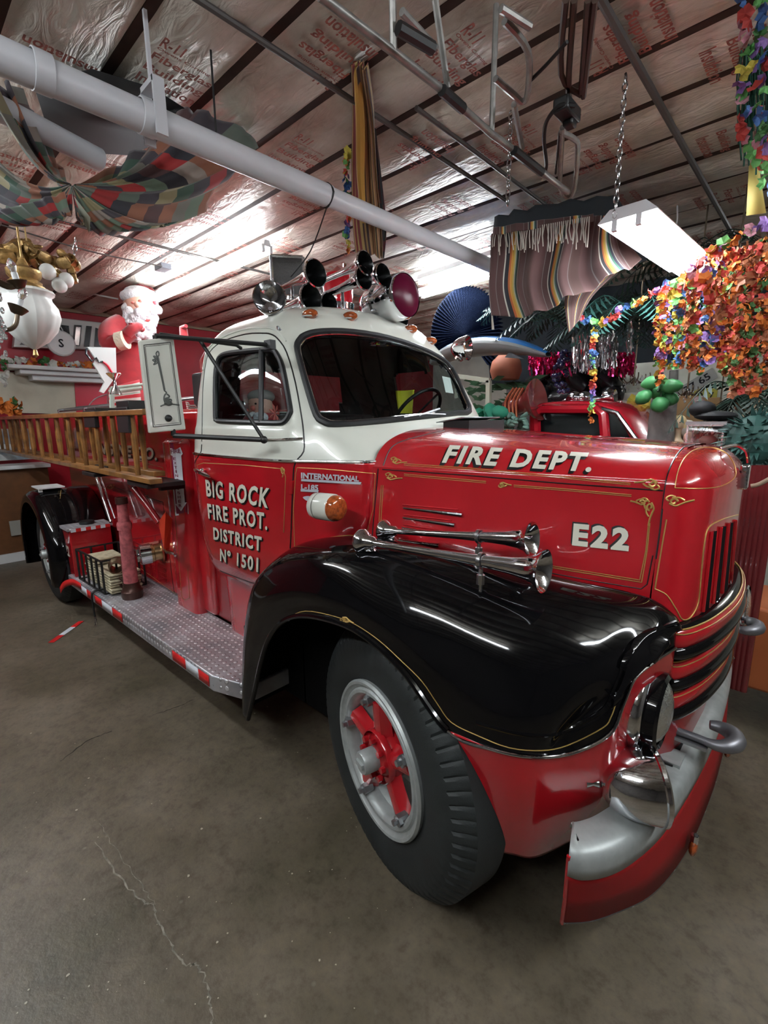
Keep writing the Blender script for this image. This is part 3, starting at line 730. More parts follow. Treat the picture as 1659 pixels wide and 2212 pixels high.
# ---- wheels
def wheel(o, r=.52, w=.25, yaw=0, dual=False, near=True, lab=None):
    o = Vector(o); R3 = Matrix.Rotation(yaw, 3, 'Z'); ax = R3 @ Vector((0, -1 if near else 1, 0)); fx = R3 @ Vector((1, 0, 0))
    # o = centre of the tyre's outer side face; depth d>0 goes inward
    def add_l(mb, prof, n=48): return mb.lathe([(a, -d) for a, d in prof], o, ax, n, up=Vector((0, 0, 1)))
    hub = MB(); hub.lathe([(0, .0), (.05, 0), (.085, -.02), (.10, -.05), (.10, -.09), (.0, -.09)], o + ax * 0.0, ax, 32)
    for k in range(5):
        q = math.radians(95 + 72 * k); d = fx * math.cos(q) + Vector((0, 0, math.sin(q))); e = fx * -math.sin(q) + Vector((0, 0, math.cos(q)))
        a = o + d * .06 - ax * .035; b = o + d * .225 - ax * .03
        rows = []
        for t in (0, .5, 1):
            p = a.lerp(b, t); ww = .05 - .018 * t if t < 1 else .045
            rows.append([p - e * ww - ax * .03, p - e * ww * .6 + ax * .012, p + ax * .02, p + e * ww * .6 + ax * .012, p + e * ww - ax * .03])
        hub.grid(rows); hub.add(rows[-1], [tuple(range(5))])
    wo = hub.obj('wheel', RED, T, angle=35, label=lab or 'red five spoke wheel with silver rim')
    # tyre
    prof = [(.285, .035), (.30, .02), (.34, .004), (.40, .0), (.44, .002), (.466, .010), (.484, .024), (.50, .040), (r, .062), (r, .12), (r, w - .062), (.50, w - .045), (.45, w - .014), (.40, w), (.33, w - .01), (.285, w - .035)]
    prof = [(a if a < .46 else a, d) for a, d in prof]
    tmb = MB(); n = 350; a_, b_ = frame(ax); vs = []; k = len(prof)
    for i in range(n):
        q = 2 * PI * i / n; dd = a_ * math.cos(q) + b_ * math.sin(q); g = (i % 5) == 0
        for (pr_, pd) in prof:
            rr = pr_
            if g and .44 < pr_ and pd < .045: rr = pr_ - .011
            if g and pr_ > .44 and pd > w - .045: rr = pr_ - .011
            vs.append(o - ax * pd + dd * rr)
    tmb.add(vs, [(i * k + j, i * k + j + 1, ((i + 1) % n) * k + j + 1, ((i + 1) % n) * k + j) for i in range(n) for j in range(k - 1)])
    tmb.obj('tire', RUBBER, wo, angle=28)
    add_l(MB(), [(.300, .022), (.303, .006), (.296, -.004), (.286, -.002), (.278, .008), (.270, .012), (.262, .004), (.250, .004), (.240, .012), (.232, .03), (.236, .10), (.24, .2)], 64).obj('rim', SILVER, wo, angle=30)
    for k in range(5):
        lug = MB()
        q = math.radians(95 + 72 * k + 8); d = fx * math.cos(q) + Vector((0, 0, math.sin(q))); c = o + d * .226 - ax * .005
        lug.cyl(c - ax * .03, c + ax * .012, .022, 6); lug.cyl(c, c + ax * .03, .012, 6)
        lug.box(c + d * .014 - ax * .012, (.035, .02, .035)); lug.obj('rim_clamp', STEELB, wo)
    hc = MB(); hc.lathe([(.045, -.01), (.045, .055), (.040, .062), (0, .062)], o, ax, 32); hc.box(o + ax * .066, (.05, .012, .02), R3); hc.obj('hub_cap', SILVER, wo)
    fl = MB(); fl.lathe([(.10, -.005), (.105, -.012), (.105, -.03)], o, ax, 32)
    for k in range(8):
        q = 2 * PI * k / 8; d = fx * math.cos(q) + Vector((0, 0, math.sin(q))); c = o + d * .075 + ax * .0; fl.cyl(c, c + ax * .018, .013, 6)
    fl.obj('hub_flange', RED, wo)
    MB().lathe([(.232, -.06), (.15, -.14), (0, -.15)], o, ax, 32).obj('brake_drum', SILVER, wo)
    return wo
wheel((0, -1.0, .5), yaw=math.radians(-15), lab='near front wheel, red spokes and wide silver rim, turned outward')
wheel((0, 1.0, .5), yaw=math.radians(-15), near=False)
wheel((-4.50, -1.13, .5)); wheel((-4.50, -.84, .5)); wheel((-4.50, 1.13, .5), near=False); wheel((-4.50, .84, .5), near=False)
# =================================================================== REAR BODY
DPLATE, nt, b = nodes_of('diamond_plate', .42, .55)
tc = N(nt, 'TexCoord'); mp = N(nt, 'Mapping'); mp.inputs['Scale'].default_value = (22, 22, 22); nt.links.new(tc.outputs['Object'], mp.inputs[0])
vo = N(nt, 'TexVoronoi'); vo.inputs['Scale'].default_value = 1.0; vo.inputs['Randomness'].default_value = 0.0; nt.links.new(mp.outputs[0], vo.inputs['Vector'])
rp = ramp(nt, [(0.0, (1, 1, 1)), (.28, (.8, .8, .8)), (.36, (0, 0, 0))]); nt.links.new(vo.outputs['Distance'], rp.inputs[0])
no = N(nt, 'TexNoise', i_Scale=4.0, i_Detail=6.0); nt.links.new(tc.outputs['Object'], no.inputs['Vector'])
cr1 = ramp(nt, [(.38, (.30, .31, .33)), (.52, (.46, .43, .45)), (.66, (.60, .61, .64))]); nt.links.new(no.outputs['Fac'], cr1.inputs[0])
mx = N(nt, 'Mix', data_type='RGBA'); nt.links.new(rp.outputs[0], mx.inputs[0]); nt.links.new(cr1.outputs[0], mx.inputs[6]); mx.inputs[7].default_value = (.72, .73, .75, 1)
bp = N(nt, 'Bump', i_Strength=.8, i_Distance=.01); nt.links.new(rp.outputs[0], bp.inputs['Height']); nt.links.new(bp.outputs[0], b.inputs['Normal']); nt.links.new(mx.outputs[2], b.inputs['Base Color'])
TAPER = mat('red_tape', (.62, .02, .02), .4); TAPEW = mat('white_tape', (.70, .74, .80), .4)

# running board
edge = [P(x, y, 'z', .42) for x, y in [(529, 1494), (483, 1478), (378, 1421), (263, 1355), (216, 1303), (125, 1217)]]
edge[0] = Vector((-.93, -1.0, .42)); edge[1] = Vector((-1.10, edge[1].y, .42))
e0 = edge[1]; e5 = Vector((-3.97, -1.125, .42)); edge = [Vector((-.935, -.96, .42)), Vector((-.97, -1.0, .42))] + [e0.lerp(e5, t) for t in (.03, .3, .6, .97)] + [Vector((-4.0, -1.08, .42))]
top = edge + [Vector((-4.0, -.66, .42)), Vector((-.935, -.66, .42))]
mb = MB(); mb.prism([p - Vector((0, 0, .095)) for p in top], (0, 0, .095)); rb = mb.obj('running_board', DPLATE, T, bevel=.006, label='worn diamond plate running board')
def edge_at(x):
    for a, b in zip(edge[1:-1], edge[2:]):
        if b.x <= x <= a.x: return a.lerp(b, (a.x - x) / (a.x - b.x))
    return edge[-2].copy()
def tape(x0, x1, m):
    mb = MB(); L = [edge_at(x0 + (x1 - x0) * i / 6) + Vector((0, -.004, 0)) for i in range(7)]
    mb.grid([[p - Vector((0, 0, .012)) for p in L], [p - Vector((0, 0, .078)) for p in L]]); mb.obj('tape_strip', m, rb, solid=.002)
for x0, x1, m in ((-1.22, -1.34, TAPER), (-1.34, -1.50, TAPEW), (-1.50, -1.68, TAPER), (-2.52, -2.72, TAPER), (-2.72, -2.95, TAPEW), (-2.95, -3.12, TAPER), (-3.22, -3.32, TAPER), (-3.32, -3.48, TAPEW)): tape(x0, x1, m)
p0 = edge_at(-3.46) - Vector((0, 0, .04)); L = cr([p0 + Vector((0, -.006, .02)), p0 + Vector((-.16, -.03, .03)), p0 + Vector((-.34, -.06, -.03)), p0 + Vector((-.42, -.08, -.10))], 5)
MB().grid([[p + Vector((0, 0, .03)) for p in L], [p - Vector((0, 0, .03)) for p in L]]).obj('loose_tape', TAPER, rb, solid=.002, label='peeling red reflective tape end')
# strap hanging over the edge
p0 = edge_at(-3.13); mb = MB(); mb.tube(cr([p0 + Vector((0, .1, .01)), p0 + Vector((0, -.01, .008)), p0 + Vector((0, -.02, -.12)), p0 + Vector((.01, -.02, -.2))], 5), .008, 6); so = mb.obj('hanging_strap', FLATBLK, T)
MB().tube([p0 + Vector((.01 + .018 * math.cos(q), -.02, -.24 + .04 * math.sin(q))) for q in [2 * PI * i / 14 for i in range(14)]], .006, 6, closed=True).obj('strap_hook', CHROME, so)
# body side: panels
body = MB(); body.box((-3.55, 0, 1.16), (3.3, 1.38, 1.46)); body.obj('rear_body', RED, T, bevel=.03)
BODY = MB(); BODY.box((-3.55, 0, 1.16), (3.3, 1.38, 1.46))
col = MB()
rows = []
pr = [(-2.42, -.66), (-2.415, -.71), (-2.39, -.735), (-2.34, -.745), (-2.14, -.746), (-2.08, -.74), (-2.05, -.71), (-2.04, -.64)]
c2 = cr([(a, b_, 0) for a, b_ in pr], 5)
col.grid([[Vector((p.x, p.y, z)) for p in c2] for z in (.42, .8, 1.2, 1.66)]); col.grid([[Vector((p.x, p.y, 1.66)) for p in c2], [Vector((-2.2 + (p.x + 2.2) * .8, -.66 + (p.y + .66) * .7, 1.69)) for p in c2], [Vector((-2.2, -.66, 1.69)) for p in c2]])
col.obj('body_post', RED, T, angle=60)
fl = MB(); fl.box((-1.88, -.33, 1.1), (.34, .64, 1.38)); fl.obj('body_bulkhead', RED2, T, bevel=.02)
BB = bvh_of(BODY, col)
# raised lower panel, recess seams, gold edging
mb = MB()
for pts in ([(240, 1050), (352, 1085)], [(262, 1080), (262, 1170), (300, 1185)], [(352, 1085), (380, 1310)]): pxline(mb, BB, pts, .003, off=0)
mb.obj('body_seam', LSHAD, T)
mb = MB()
for pts in ([(392, 1290), (400, 1296), (410, 1292), (406, 1230)], [(300, 1225), (390, 1290)], [(365, 950), (393, 1290)], [(258, 985), (352, 1010), (360, 1060)]): pxline(mb, BB, pts, .0016, off=.001)
for px, py, s_ in ((245, 1052, 12),): scroll(mb, BB, px, py, s_, 180)
mb.obj('body_pinstripe', DGOLD, T)
lettering('body_lettering', 'ENGINE CO.', [(206, 955), (342, 968), (340, 995), (204, 978)], BB, .04, 0, (2, 3), lab='ENGINE CO. in ivory, partly behind the ladder')
# extinguisher sign on the post
sg = MB(); q = [(366, 954), (396, 951), (408, 1110), (380, 1114)]
pxpoly(sg, BB, q, .004); so = sg.obj('extinguisher_sign', mat('sign_white', (.75, .77, .82), .35), T, smooth=False, label='tall white and maroon FIRE EXTINGUISHER arrow sign')
MARO = mat('sign_maroon', (.20, .012, .05), .4)
mb = MB(); pxpoly(mb, BB, [(369, 957), (393, 954), (405, 1107), (383, 1110)], .0055); mb.obj('sign_field', MARO, so, smooth=False)
mb = MB(); pxpoly(mb, BB, [(370, 968), (381, 972), (391, 966), (396, 980), (393, 984), (401, 1085), (405, 1085), (393, 1104), (381, 1089), (384, 1088), (375, 985), (371, 983)], .007); mb.obj('sign_arrow', mat('sign_white', ()), so, smooth=False)
mb = MB(); px_text(mb, BB, 'FIRE', [(371, 971), (391, 969), (392, 978), (372, 980)], .0085, .02)
for i, ch in enumerate('EXTINGUISHER'):
    t = i / 11; x = 379.5 + t * 12; y = 988 + t * 101
    w = 1.2 if ch == 'I' else 3.2
    px_text(mb, BB, ch, [(x - w, y - .3), (x + w, y), (x + w + .5, y + 6), (x - w + .5, y + 5.7)], .0085, .02)
mb.obj('sign_text', MARO, so, smooth=False, fix=False)
# rear fenders
def rear_fender(sy):
    cx, cz = -4.5, .50; rows = []; A = [math.radians(a) for a in list(range(-18, 200, 7))]
    for k, a in enumerate(A):
        d = Vector((math.cos(a), 0, math.sin(a))); R0 = .655
        def pt(y, r): return Vector((cx + d.x * r, y * sy, cz + d.z * r))
        rows.append([pt(-.72, R0), pt(-.95, R0), pt(-1.12, R0 - .002), pt(-1.19, R0 - .012), pt(-1.225, R0 - .04), pt(-1.235, R0 - .075), pt(-1.235, R0 - .11), pt(-1.22, R0 - .112)])
    m = MB().grid(rows); return m.obj('rear_fender', BLACK, T, angle=70, solid=.008), m
ro, rm_ = rear_fender(1); rear_fender(-1)
RF = bvh_of(rm_)
mb = MB()
for s_, a in ((10, -40), (10, 220), (9, -100), (9, 80), (8, 20), (8, 160)): scroll(mb, RF, 130, 1066, s_, a, 1 if a > 0 else -1)
pxline(mb, RF, [(130, 1078), (133, 1052)], .006, off=.001); pxline(mb, RF, [(128, 1055), (134, 1048), (138, 1056)], .005, off=.001)
mb.obj('gold_emblem', DGOLD, ro)
mb = MB(); c = P(100, 1037, 'y', -1.05); mb.box((-4.5, -1.05, 1.18), (.30, .22, .012)); mb.box((-4.38, -1.14, 1.165), (.03, .03, .04)); mb.obj('fender_step', WHITE, T)
# compartment box
bx = MB().box((-3.86, -.93, .635), (.30, .34, .43)).obj('step_box', RED, T, bevel=.008, label='red step compartment with diamond plate lid')
MB().box((-3.86, -.93, .862), (.33, .37, .022)).obj('lid', DPLATE, bx)
mb = MB(); mb2 = MB()
for i in range(8): (mb if i % 2 else mb2).box((-3.694, -1.09 + .32 * (i + .5) / 8, .855), (.004, .04, .03))
mb.obj('edge_tape', TAPER, bx); mb2.obj('edge_tape', TAPEW, bx)
mb = MB(); flat_text(mb, 'E22', (-3.95, -1.104, .60), (1, 0, 0), (0, 0, 1), .17, .10, .03); mb.obj('box_lettering', LETTER, bx, smooth=False, fix=False)
mb = MB(); mb.lathe([(.0, .0), (.06, 0), (.065, .015), (.06, .03), (.02, .035), (0, .035)], (-3.84, -.92, .872), (0, 0, 1), 20); mb.obj('hose_cap', FLATBLK, bx)
# white grab rail and small conduits on the body side
mb = MB(); a = P(208, 1030, 'y', -.80); b = P(240, 1128, 'y', -.80); mb.tube([a, a.lerp(b, .5), b], .016, 10); mb.tube([a + Vector((.12, 0, 0)), b + Vector((.12, 0, .05))], .010, 8); mb.obj('side_rail', WORNCH, T)
# suction pipe arm and outlet
mb = MB(); a = P(288, 1055, 'y', -.95); b = P(343, 1128, 'y', -.86); mb.tube([a, a.lerp(b, .5) + Vector((0, 0, .01)), b], .026, 12); mb.obj('support_arm', RED2, T)
mb = MB(); q = [P(342, 1128, 'y', -.86), P(358, 1105, 'y', -.86), P(372, 1120, 'y', -.80), P(366, 1188, 'y', -.80), P(354, 1185, 'y', -.86)]; mb.add(q, [(0, 1, 2, 3, 4)]); mb.obj('arm_gusset', mat('orange_red', (.5, .04, .015), .35), T, solid=.012, smooth=False)
c = P(330, 1196, 'y', -.93); ax = Vector((-.25, -1, -.05)).normalized(); c = P(352, 1190, 'y', -.69)
mb = MB(); mb.lathe([(.09, 0), (.095, .015), (.07, .02), (.068, .065), (.074, .07), (.074, .09), (.08, .095), (.08, .12), (.07, .13), (.0, .13)], c, ax, 28); oo = mb.obj('pump_outlet', BRASS, T, label='brass pump outlet with chrome cap')
mb = MB(); e = c + ax * .12; mb.lathe([(.079, -.03), (.082, -.03), (.082, .045), (.07, .055), (0, .055)], e, ax, 28)
u, v = frame(ax); mb.tube([e + ax * .065 - u * .075, e + ax * .065 + u * .075], .012, 8); mb.tube([e + ax * .065 - v * .05, e + ax * .065 + v * .05], .012, 8); mb.obj('outlet_cap', CHROME, oo)
mb = MB(); a = P(352, 1170, 'y', -.80); mb.tube([a, P(362, 1192, 'y', -.84), P(378, 1196, 'y', -.84)], [.02, .016, .012], 8); mb.obj('valve_lever', CHROME, oo)
# ladder brackets on the body
mb = MB(); mb.box((-2.05, -.94, 1.415), (.34, .24, .03)); mb.box((-2.3, -.9, 1.405), (.5, .08, .03)); mb.box((-2.0, -.86, 1.385), (.05, .16, .04)); mb.obj('ladder_bracket', FLATBLK, T, bevel=.004)
mb = MB(); mb.box((-3.0, -.97, 1.415), (.30, .22, .03)); mb.box((-3.0, -.97, 1.45), (.26, .04, .05)); mb.obj('ladder_bracket', FLATBLK, T, bevel=.004)
mb = MB(); mb.box((-2.15, -.95, 1.91), (.22, .22, .06)); mb.box((-2.15, -1.06, 1.82), (.20, .02, .16)); mb.obj('ladder_bracket', FLATBLK, T, bevel=.004)
mb = MB(); mb.box((-2.85, -1.05, 1.83), (.26, .03, .12)); mb.box((-2.85, -.95, 1.895), (.24, .2, .03)); mb.obj('ladder_bracket', FLATBLK, T, bevel=.004)
# two wooden ladders hung on edge
def ladder(name, y, x0, x1, zt, zb, off, lab):
    lo = thing(name, lab, 'ladder', ((x0 + x1) / 2, y, zb), 'wooden ladders on the side of the fire engine')
    def add(mb, nm, m, **k):
        mb.v = [(a - lo.location.x, b_ - lo.location.y, c_ - lo.location.z) for a, b_, c_ in mb.v]; return mb.obj(nm, m, lo, **k)
    for z in (zt, zb): add(MB().box(((x0 + x1) / 2, y, z), (x1 - x0, .075, .034)), 'rail', WOOD, bevel=.004)
    x = x0 + off
    while x < x1 - .05:
        add(MB().tube([(x, y, zb), (x, y, (zb + zt) / 2), (x, y, zt)], [.016, .021, .016], 8), 'rung', WOOD); x += .36
ladder('wooden_ladder', -1.04, -6.9, -1.78, 1.865, 1.455, .16, 'varnished wooden ladder hung on edge, outermost on the fire engine side')
ladder('wooden_ladder', -.93, -6.6, -2.0, 1.875, 1.475, .05, 'varnished wooden ladder hung behind the outermost one on the fire engine')
mb = MB(); mb.tube([(-2.4, -.62, 1.95), (-5.9, -.55, 1.95)], .016, 8); mb.tube([(-2.4, -.35, 1.99), (-5.9, -.35, 1.99)], .016, 8)
for x in (-2.6, -3.6, -4.6, -5.6): mb.tube([(x, -.62, 1.9), (x, -.62, 1.95), (x, -.35, 1.99), (x, -.35, 1.9)], .012, 6)
mb.obj('top_rail', STEELB, T)
# near side mirror with painted back
mx_ = -1.06
q = [P(300, 735, 'x', mx_ + .03), P(375, 727, 'x', mx_), P(402, 928, 'x', mx_ - .03), P(323, 936, 'x', mx_)]
cen = (q[0] + q[1] + q[2] + q[3]) / 4
mo = MB().prism([p for p in q], (-.03, .004, 0)).obj('side_mirror', CREAM, T, bevel=.006, smooth=False, label='cream backed rectangular mirror with painted scroll')
front = (q[1] - q[0]).cross(q[3] - q[0]).normalized()
if front.x < 0: front = -front
hmq = homog([tuple(S(p)) for p in q])
MBV = BVHTree.FromPolygons(q, [(0, 1, 2, 3)])
def mpx(u, v): return hmq(u, 1 - v)
mb = MB()
for ins, r_ in ((.12, .0016), (.155, .0008)):
    pts = [mpx(ins, ins * .5), mpx(1 - ins, ins * .5), mpx(1 - ins, 1 - ins * .5), mpx(ins, 1 - ins * .5)]
    pxline(mb, MBV, pts, r_, True, .001)
mb.obj('mirror_pinstripe', LSHAD, mo)
GREYP = mat('grey_paint', (.10, .11, .10), .5)
mb = MB()
for dx, r_ in ((-.022, .0022), (.022, .0022), (0, .0042)): pxline(mb, MBV, [mpx(.465 + dx, .19), mpx(.545 + dx, .57)], r_, off=.0005)
for pts, r_ in (([(.455, .20), (.44, .165), (.50, .145), (.52, .17), (.505, .20)], .003), ([(.44, .20), (.36, .195), (.40, .225), (.32, .235), (.38, .262), (.33, .285), (.45, .27), (.47, .235)], .0034), ([(.42, .21), (.40, .24), (.40, .265)], .006),
    ([(.53, .57), (.59, .60), (.53, .625), (.50, .665), (.52, .71)], .004), ([(.60, .615), (.66, .64), (.60, .665), (.70, .68), (.66, .71)], .004), ([(.55, .65), (.58, .69), (.62, .715)], .013), ([(.50, .70), (.60, .722), (.70, .715)], .008), ([(.38, .735), (.50, .722), (.66, .722), (.90, .742)], .0032)):
    pxline(mb, MBV, cr2([mpx(*p) for p in pts], 5), r_, off=.0005)
mb.obj('mirror_scroll', GREYP, mo)
MB().sphere(hit(MBV, *mpx(.55, .865), .004), .016, 16, 10).obj('mirror_pivot', FLATBLK, mo)
ARM = FLATBLK
j0 = P(583, 745, 'y', -.86); j1 = P(570, 950, 'y', -.92); t0 = P(335, 725, 'x', -1.06); t1 = P(375, 941, 'x', -1.09); mid = P(425, 735, 'y', -1.15)
mb = MB(); mb.tube([t0, t0.lerp(j0, .4), j0], .010, 8); mb.tube([P(345, 722, 'x', -1.05), P(510, 745, 'y', -.9), P(520, 752, 'y', -.86)], .009, 8)
mb.tube([P(430, 732, 'y', -1.08), j1], .009, 8); mb.tube([t1, j1], .012, 8); mb.tube([t0, t0 - Vector((0, 0, .03))], .012, 8); mb.tube([t1, t1 + Vector((0, 0, .03))], .012, 8)
mb.sphere(j1, .018); mb.box(j0, (.05, .03, .04)); mb.obj('mirror_arm', ARM, mo)
# =================================================================== ROOF EQUIPMENT
def roof(px, py, off=0.0): return hit(CABBVH, px, py, off)
for px, py in ((672, 684), (758, 689), (888, 716), (931, 741)):
    p = roof(px, py)
    if p is None: continue
    r_ = MB().sphere(p + Vector((-.01, 0, .012)), (.055, .035, .028), 16, 8); ro_ = r_.obj('clearance_lamp', AMBER, T); MB().lathe([(.04, 0), (.045, .006), (.03, .012)], p + Vector((-.01, 0, -.004)), (0, 0, 1), 20).obj('lamp_base', CHROME, ro_)
# near spotlight on the roof edge
def spot(c, ax, s, base, lab):
    c = Vector(c); ax = Vector(ax).normalized(); pr = [(0, -.115), (.03, -.108), (.058, -.085), (.078, -.045), (.088, .0), (.09, .02), (.083, .025)]
    so = MB().lathe([(a * s, b_ * s) for a, b_ in pr], c, ax, 36).obj('spotlight', CHROME, T, label=lab)
    MB().lathe([(.083 * s, .022 * s), (.07 * s, .0), (.04 * s, -.03 * s), (0, -.045 * s)], c, ax, 36).obj('reflector', CHROME, so)
    k = c - ax * .03 * s + Vector((0, 0, -.08 * s)); base = Vector(base); L = cr([c + Vector((0, 0, -.05 * s)), k, k.lerp(base, .5) + Vector((.01, 0, -.01)), base], 4)
    MB().tube(L, .013 * s, 10).obj('stem', CHROME, so)
spot(P(583, 645, 'y', -.62), (.55, -.45, .12), .98, roof(604, 715), 'chrome spotlight on the near corner of the cab roof')
spot(P(1006, 752, 'y', .80), (.9, .2, .0), .95, P(985, 772, 'y', .72), 'chrome spotlight on the far side of the cab')
# siren lamp, chrome drum with a red lens
c = P(838, 650, 'y', .12); ax = Vector((1, .0, .05)).normalized()
so = MB().lathe([(0, -.20), (.05, -.195), (.085, -.17), (.105, -.12), (.112, -.06), (.10, -.05), (.10, -.02), (.118, -.015), (.128, .03), (.133, .08), (.132, .13), (.124, .15)], c, ax, 40).obj('siren', CHROME, T, label='large chrome siren with red lens on the cab roof')
MB().lathe([(.122, .145), (.10, .165), (.05, .18), (0, .184)], c, ax, 36).obj('lens', mat('dark_red_lens', (.08, .004, .02), .3, spec=.2), so)
mb = MB(); b0 = c + Vector((-.02, 0, -.10)); mb.lathe([(.05, .0), (.055, -.05), (.06, -.09), (.11, -.14), (.11, -.15)], b0, (0, 0, 1), 28); mb.obj('pedestal', CHROME, so)
mb = MB(); 
for i in range(10):
    q = 2 * PI * i / 10; u, v = frame(ax); mb.tube([c - ax * .055 + (u * math.cos(q) + v * math.sin(q)) * .108, c - ax * .01 + (u * math.cos(q) + v * math.sin(q)) * .112], .010, 6)
mb.obj('vent_louver', WORNCH, so)
# roof trumpets with black mouths
HBLK = mat('horn_black', (.004, .005, .005), .25)
def roofhorn(px, py, y, R, L, dirn, lab='chrome air horn with black mouth on the cab roof'):
    c = P(px, py, 'y', y); ax = Vector(dirn).normalized()
    pr = [(R * .96, 0), (R * 1.05, -.004), (R * 1.04, -.012), (R * .84, -.03), (R * .6, -.065), (R * .40, -.12), (R * .28, -.2), (R * .2, -L * .8), (R * .17, -L), (0, -L)]
    ho = MB().lathe(pr, c, ax, 32).obj('air_horn', CHROME, T, label=lab)
    MB().lathe([(R * .94, .001), (R * .8, -.022), (R * .5, -.065), (R * .2, -.11), (0, -.12)], c, ax, 32).obj('mouth', HBLK, ho)
    e = c - ax * L * .7; MB().tube([e, Vector((e.x, e.y, 2.44))], .010, 8).obj('horn_post', CHROME, ho)
D1 = (.75, -.62, .12)
roofhorn(683, 590, -.30, .076, .34, (1, -.02, .04)); roofhorn(673, 643, -.30, .076, .30, (1, -.02, .04)); roofhorn(712, 655, -.16, .062, .3, (1, -.02, .04))
roofhorn(790, 567, -.12, .064, .55, (1, .02, .08)); roofhorn(787, 600, -.14, .064, .60, (1, .02, .09)); roofhorn(829, 594, -.02, .064, .50, (1, .02, .06))
roofhorn(868, 685, .25, .07, .25, (1, .05, 0))
# flood lamp frame behind the horns
c = P(622, 597, 'y', .0); mb = MB(); u = Vector((.6, .8, 0)).normalized(); w_ = Vector((0, 0, 1))
for a, b_ in (((-.11, -.13), (.11, -.13)), ((.11, -.13), (.11, .13)), ((.11, .13), (-.11, .13)), ((-.11, .13), (-.11, -.13))): mb.tube([c + u * a[0] + w_ * a[1], c + u * b_[0] + w_ * b_[1]], .012, 6)
mb.tube([c - w_ * .13, c - w_ * .3], .014, 8); mb.tube([c - w_ * .13 - u * .11, c - w_ * .2 - u * .13, c - w_ * .3], .010, 6); fo = mb.obj('flood_lamp', WORNCH, T, label='square caged floodlight on the cab roof'); 
n_ = u.cross(w_).normalized(); MB().prism([c + u * -.1 + w_ * -.12, c + u * .1 + w_ * -.12, c + u * .1 + w_ * .12, c + u * -.1 + w_ * .12], n_ * -.05).obj('lamp_grid', mat('lamp_grey', (.1, .1, .1), .6, bump=.6, bscale=80), fo, smooth=False)
mb = MB()
for i, px in enumerate((628, 640, 652, 660)): p = P(px, 660, 'y', -.1 + i * .05); mb.tube([p, p + Vector((0, 0, -.14))], .008, 6); 
mb.tube([P(620, 650, 'y', -.1), P(700, 645, 'y', -.05)], .012, 8); mb.obj('roof_rack', CHROME, T)
MB().lathe([(0, -.12), (.10, -.12), (.11, 0), (.09, .08), (.0, .14)], P(730, 620, 'y', .25), (0, 0, 1), 28).obj('beacon', mat('red_dome', (.5, .01, .02), .1, coat=1), T, label='red dome beacon behind the air horns')
mb = MB(); mb.lathe([(0, -.16), (.11, -.16), (.115, -.12), (.10, -.11)], P(730, 620, 'y', .25), (0, 0, 1), 28); mb.tube([P(745, 570, 'y', .25), P(748, 680, 'y', .25)], .014, 8); mb.obj('beacon_base', CHROME, T)
# tank and gear behind the cab
MB().lathe([(0, -.42), (.36, -.42), (.40, -.38), (.40, .32), (.34, .42), (0, .46)], (-2.55, .12, 1.98), (0, 0, 1), 40).obj('water_tank', RED2, T)
mb = MB(); mb.box((-2.2, -.42, 2.02), (.22, .2, .26)); mb.obj('gear_box', FLATBLK, T, bevel=.02)

# ---- wire basket with folded hose, and the standing play pipe
bk = thing('hose_basket', 'black iron rail basket standing on the running board', 'basket', (-3.3, -.93, .42))
def subT(mb, nm, m, par, **k):
    l = par.location; mb.v = [(a - l.x, b_ - l.y, c_ - l.z) for a, b_, c_ in mb.v]; return mb.obj(nm, m, par, **k)
zb_, zt_ = .425, .70
P4 = [Vector((-3.62, -1.085, 0)), Vector((-3.02, -1.06, 0)), Vector((-3.02, -.74, 0)), Vector((-3.62, -.74, 0))]
up_ = Vector((0, 0, 1))
for a, b_ in ((0, 1), (1, 2), (2, 3), (3, 0)):
    m_ = MB(); m_.bar(P4[a] + up_ * zt_, P4[b_] + up_ * zt_, .012, .012); subT(m_, 'top_bar', FLATBLK, bk)
    m_ = MB(); m_.bar(P4[a] + up_ * zb_, P4[b_] + up_ * zb_, .012, .012); subT(m_, 'bottom_bar', FLATBLK, bk)
    n = 5 if a in (0, 2) else 3
    for i in range(n):
        p = P4[a].lerp(P4[b_], i / n); subT(MB().tube([p + up_ * zb_, p + up_ * zt_], .009, 6), 'upright', FLATBLK, bk)
HOSE = mat('canvas_hose', (.50, .44, .30), .85, noise=.25, nscale=30)
hs = thing('folded_hose', 'folded cream canvas hose lying in the black basket', 'hose', (-3.25, -.9, .43))
for (x0_, x1_, n, y0_) in ((-3.58, -3.32, 9, -.92), (-3.28, -2.93, 7, -.92)):
    for i in range(n):
        z = .445 + i * .024; L = cr([(x0_, y0_ - .11, z), (x1_, y0_ - .11, z), (x1_ + .02, y0_ - .11, z + .012), (x1_, y0_ - .11, z + .022)], 3)
        m_ = MB(); dx_ = .015 * math.sin(i * 2.1); m_.box(((x0_ + x1_) / 2 + dx_, y0_, z), (x1_ - x0_, .24, .018)); subT(m_, 'hose_fold', HOSE, hs, bevel=.007)
cpl = MB().lathe([(.048, -.02), (.055, -.02), (.06, 0), (.06, .04), (.052, .05), (.052, .10), (.044, .10), (.044, 0), (.04, -.02)], (-3.02, -.95, .66), (.9, -.35, -.15), 24).obj('hose_coupling', mat('dull_brass', (.25, .19, .12), .35, metal=.9)); tag(cpl, 'dull brass hose coupling resting on the folded hose', 'coupling')
PINK = mat('faded_pink_jacket', (.48, .12, .13), .8, noise=.45, nscale=25)
fp = P(287, 1290, 'z', .42); tp_ = fp + Vector((0, 0, .82)); 
nz = thing('play_pipe', 'faded red wrapped hose nozzle pipe standing upright on the running board', 'nozzle', (fp.x, fp.y, .42))
def at_(t): return fp.lerp(tp_, t)
subT(MB().tube([at_(.04), at_(.30), at_(.72), at_(.98)], [.054, .052, .042, .034], 20), 'barrel', PINK, nz)
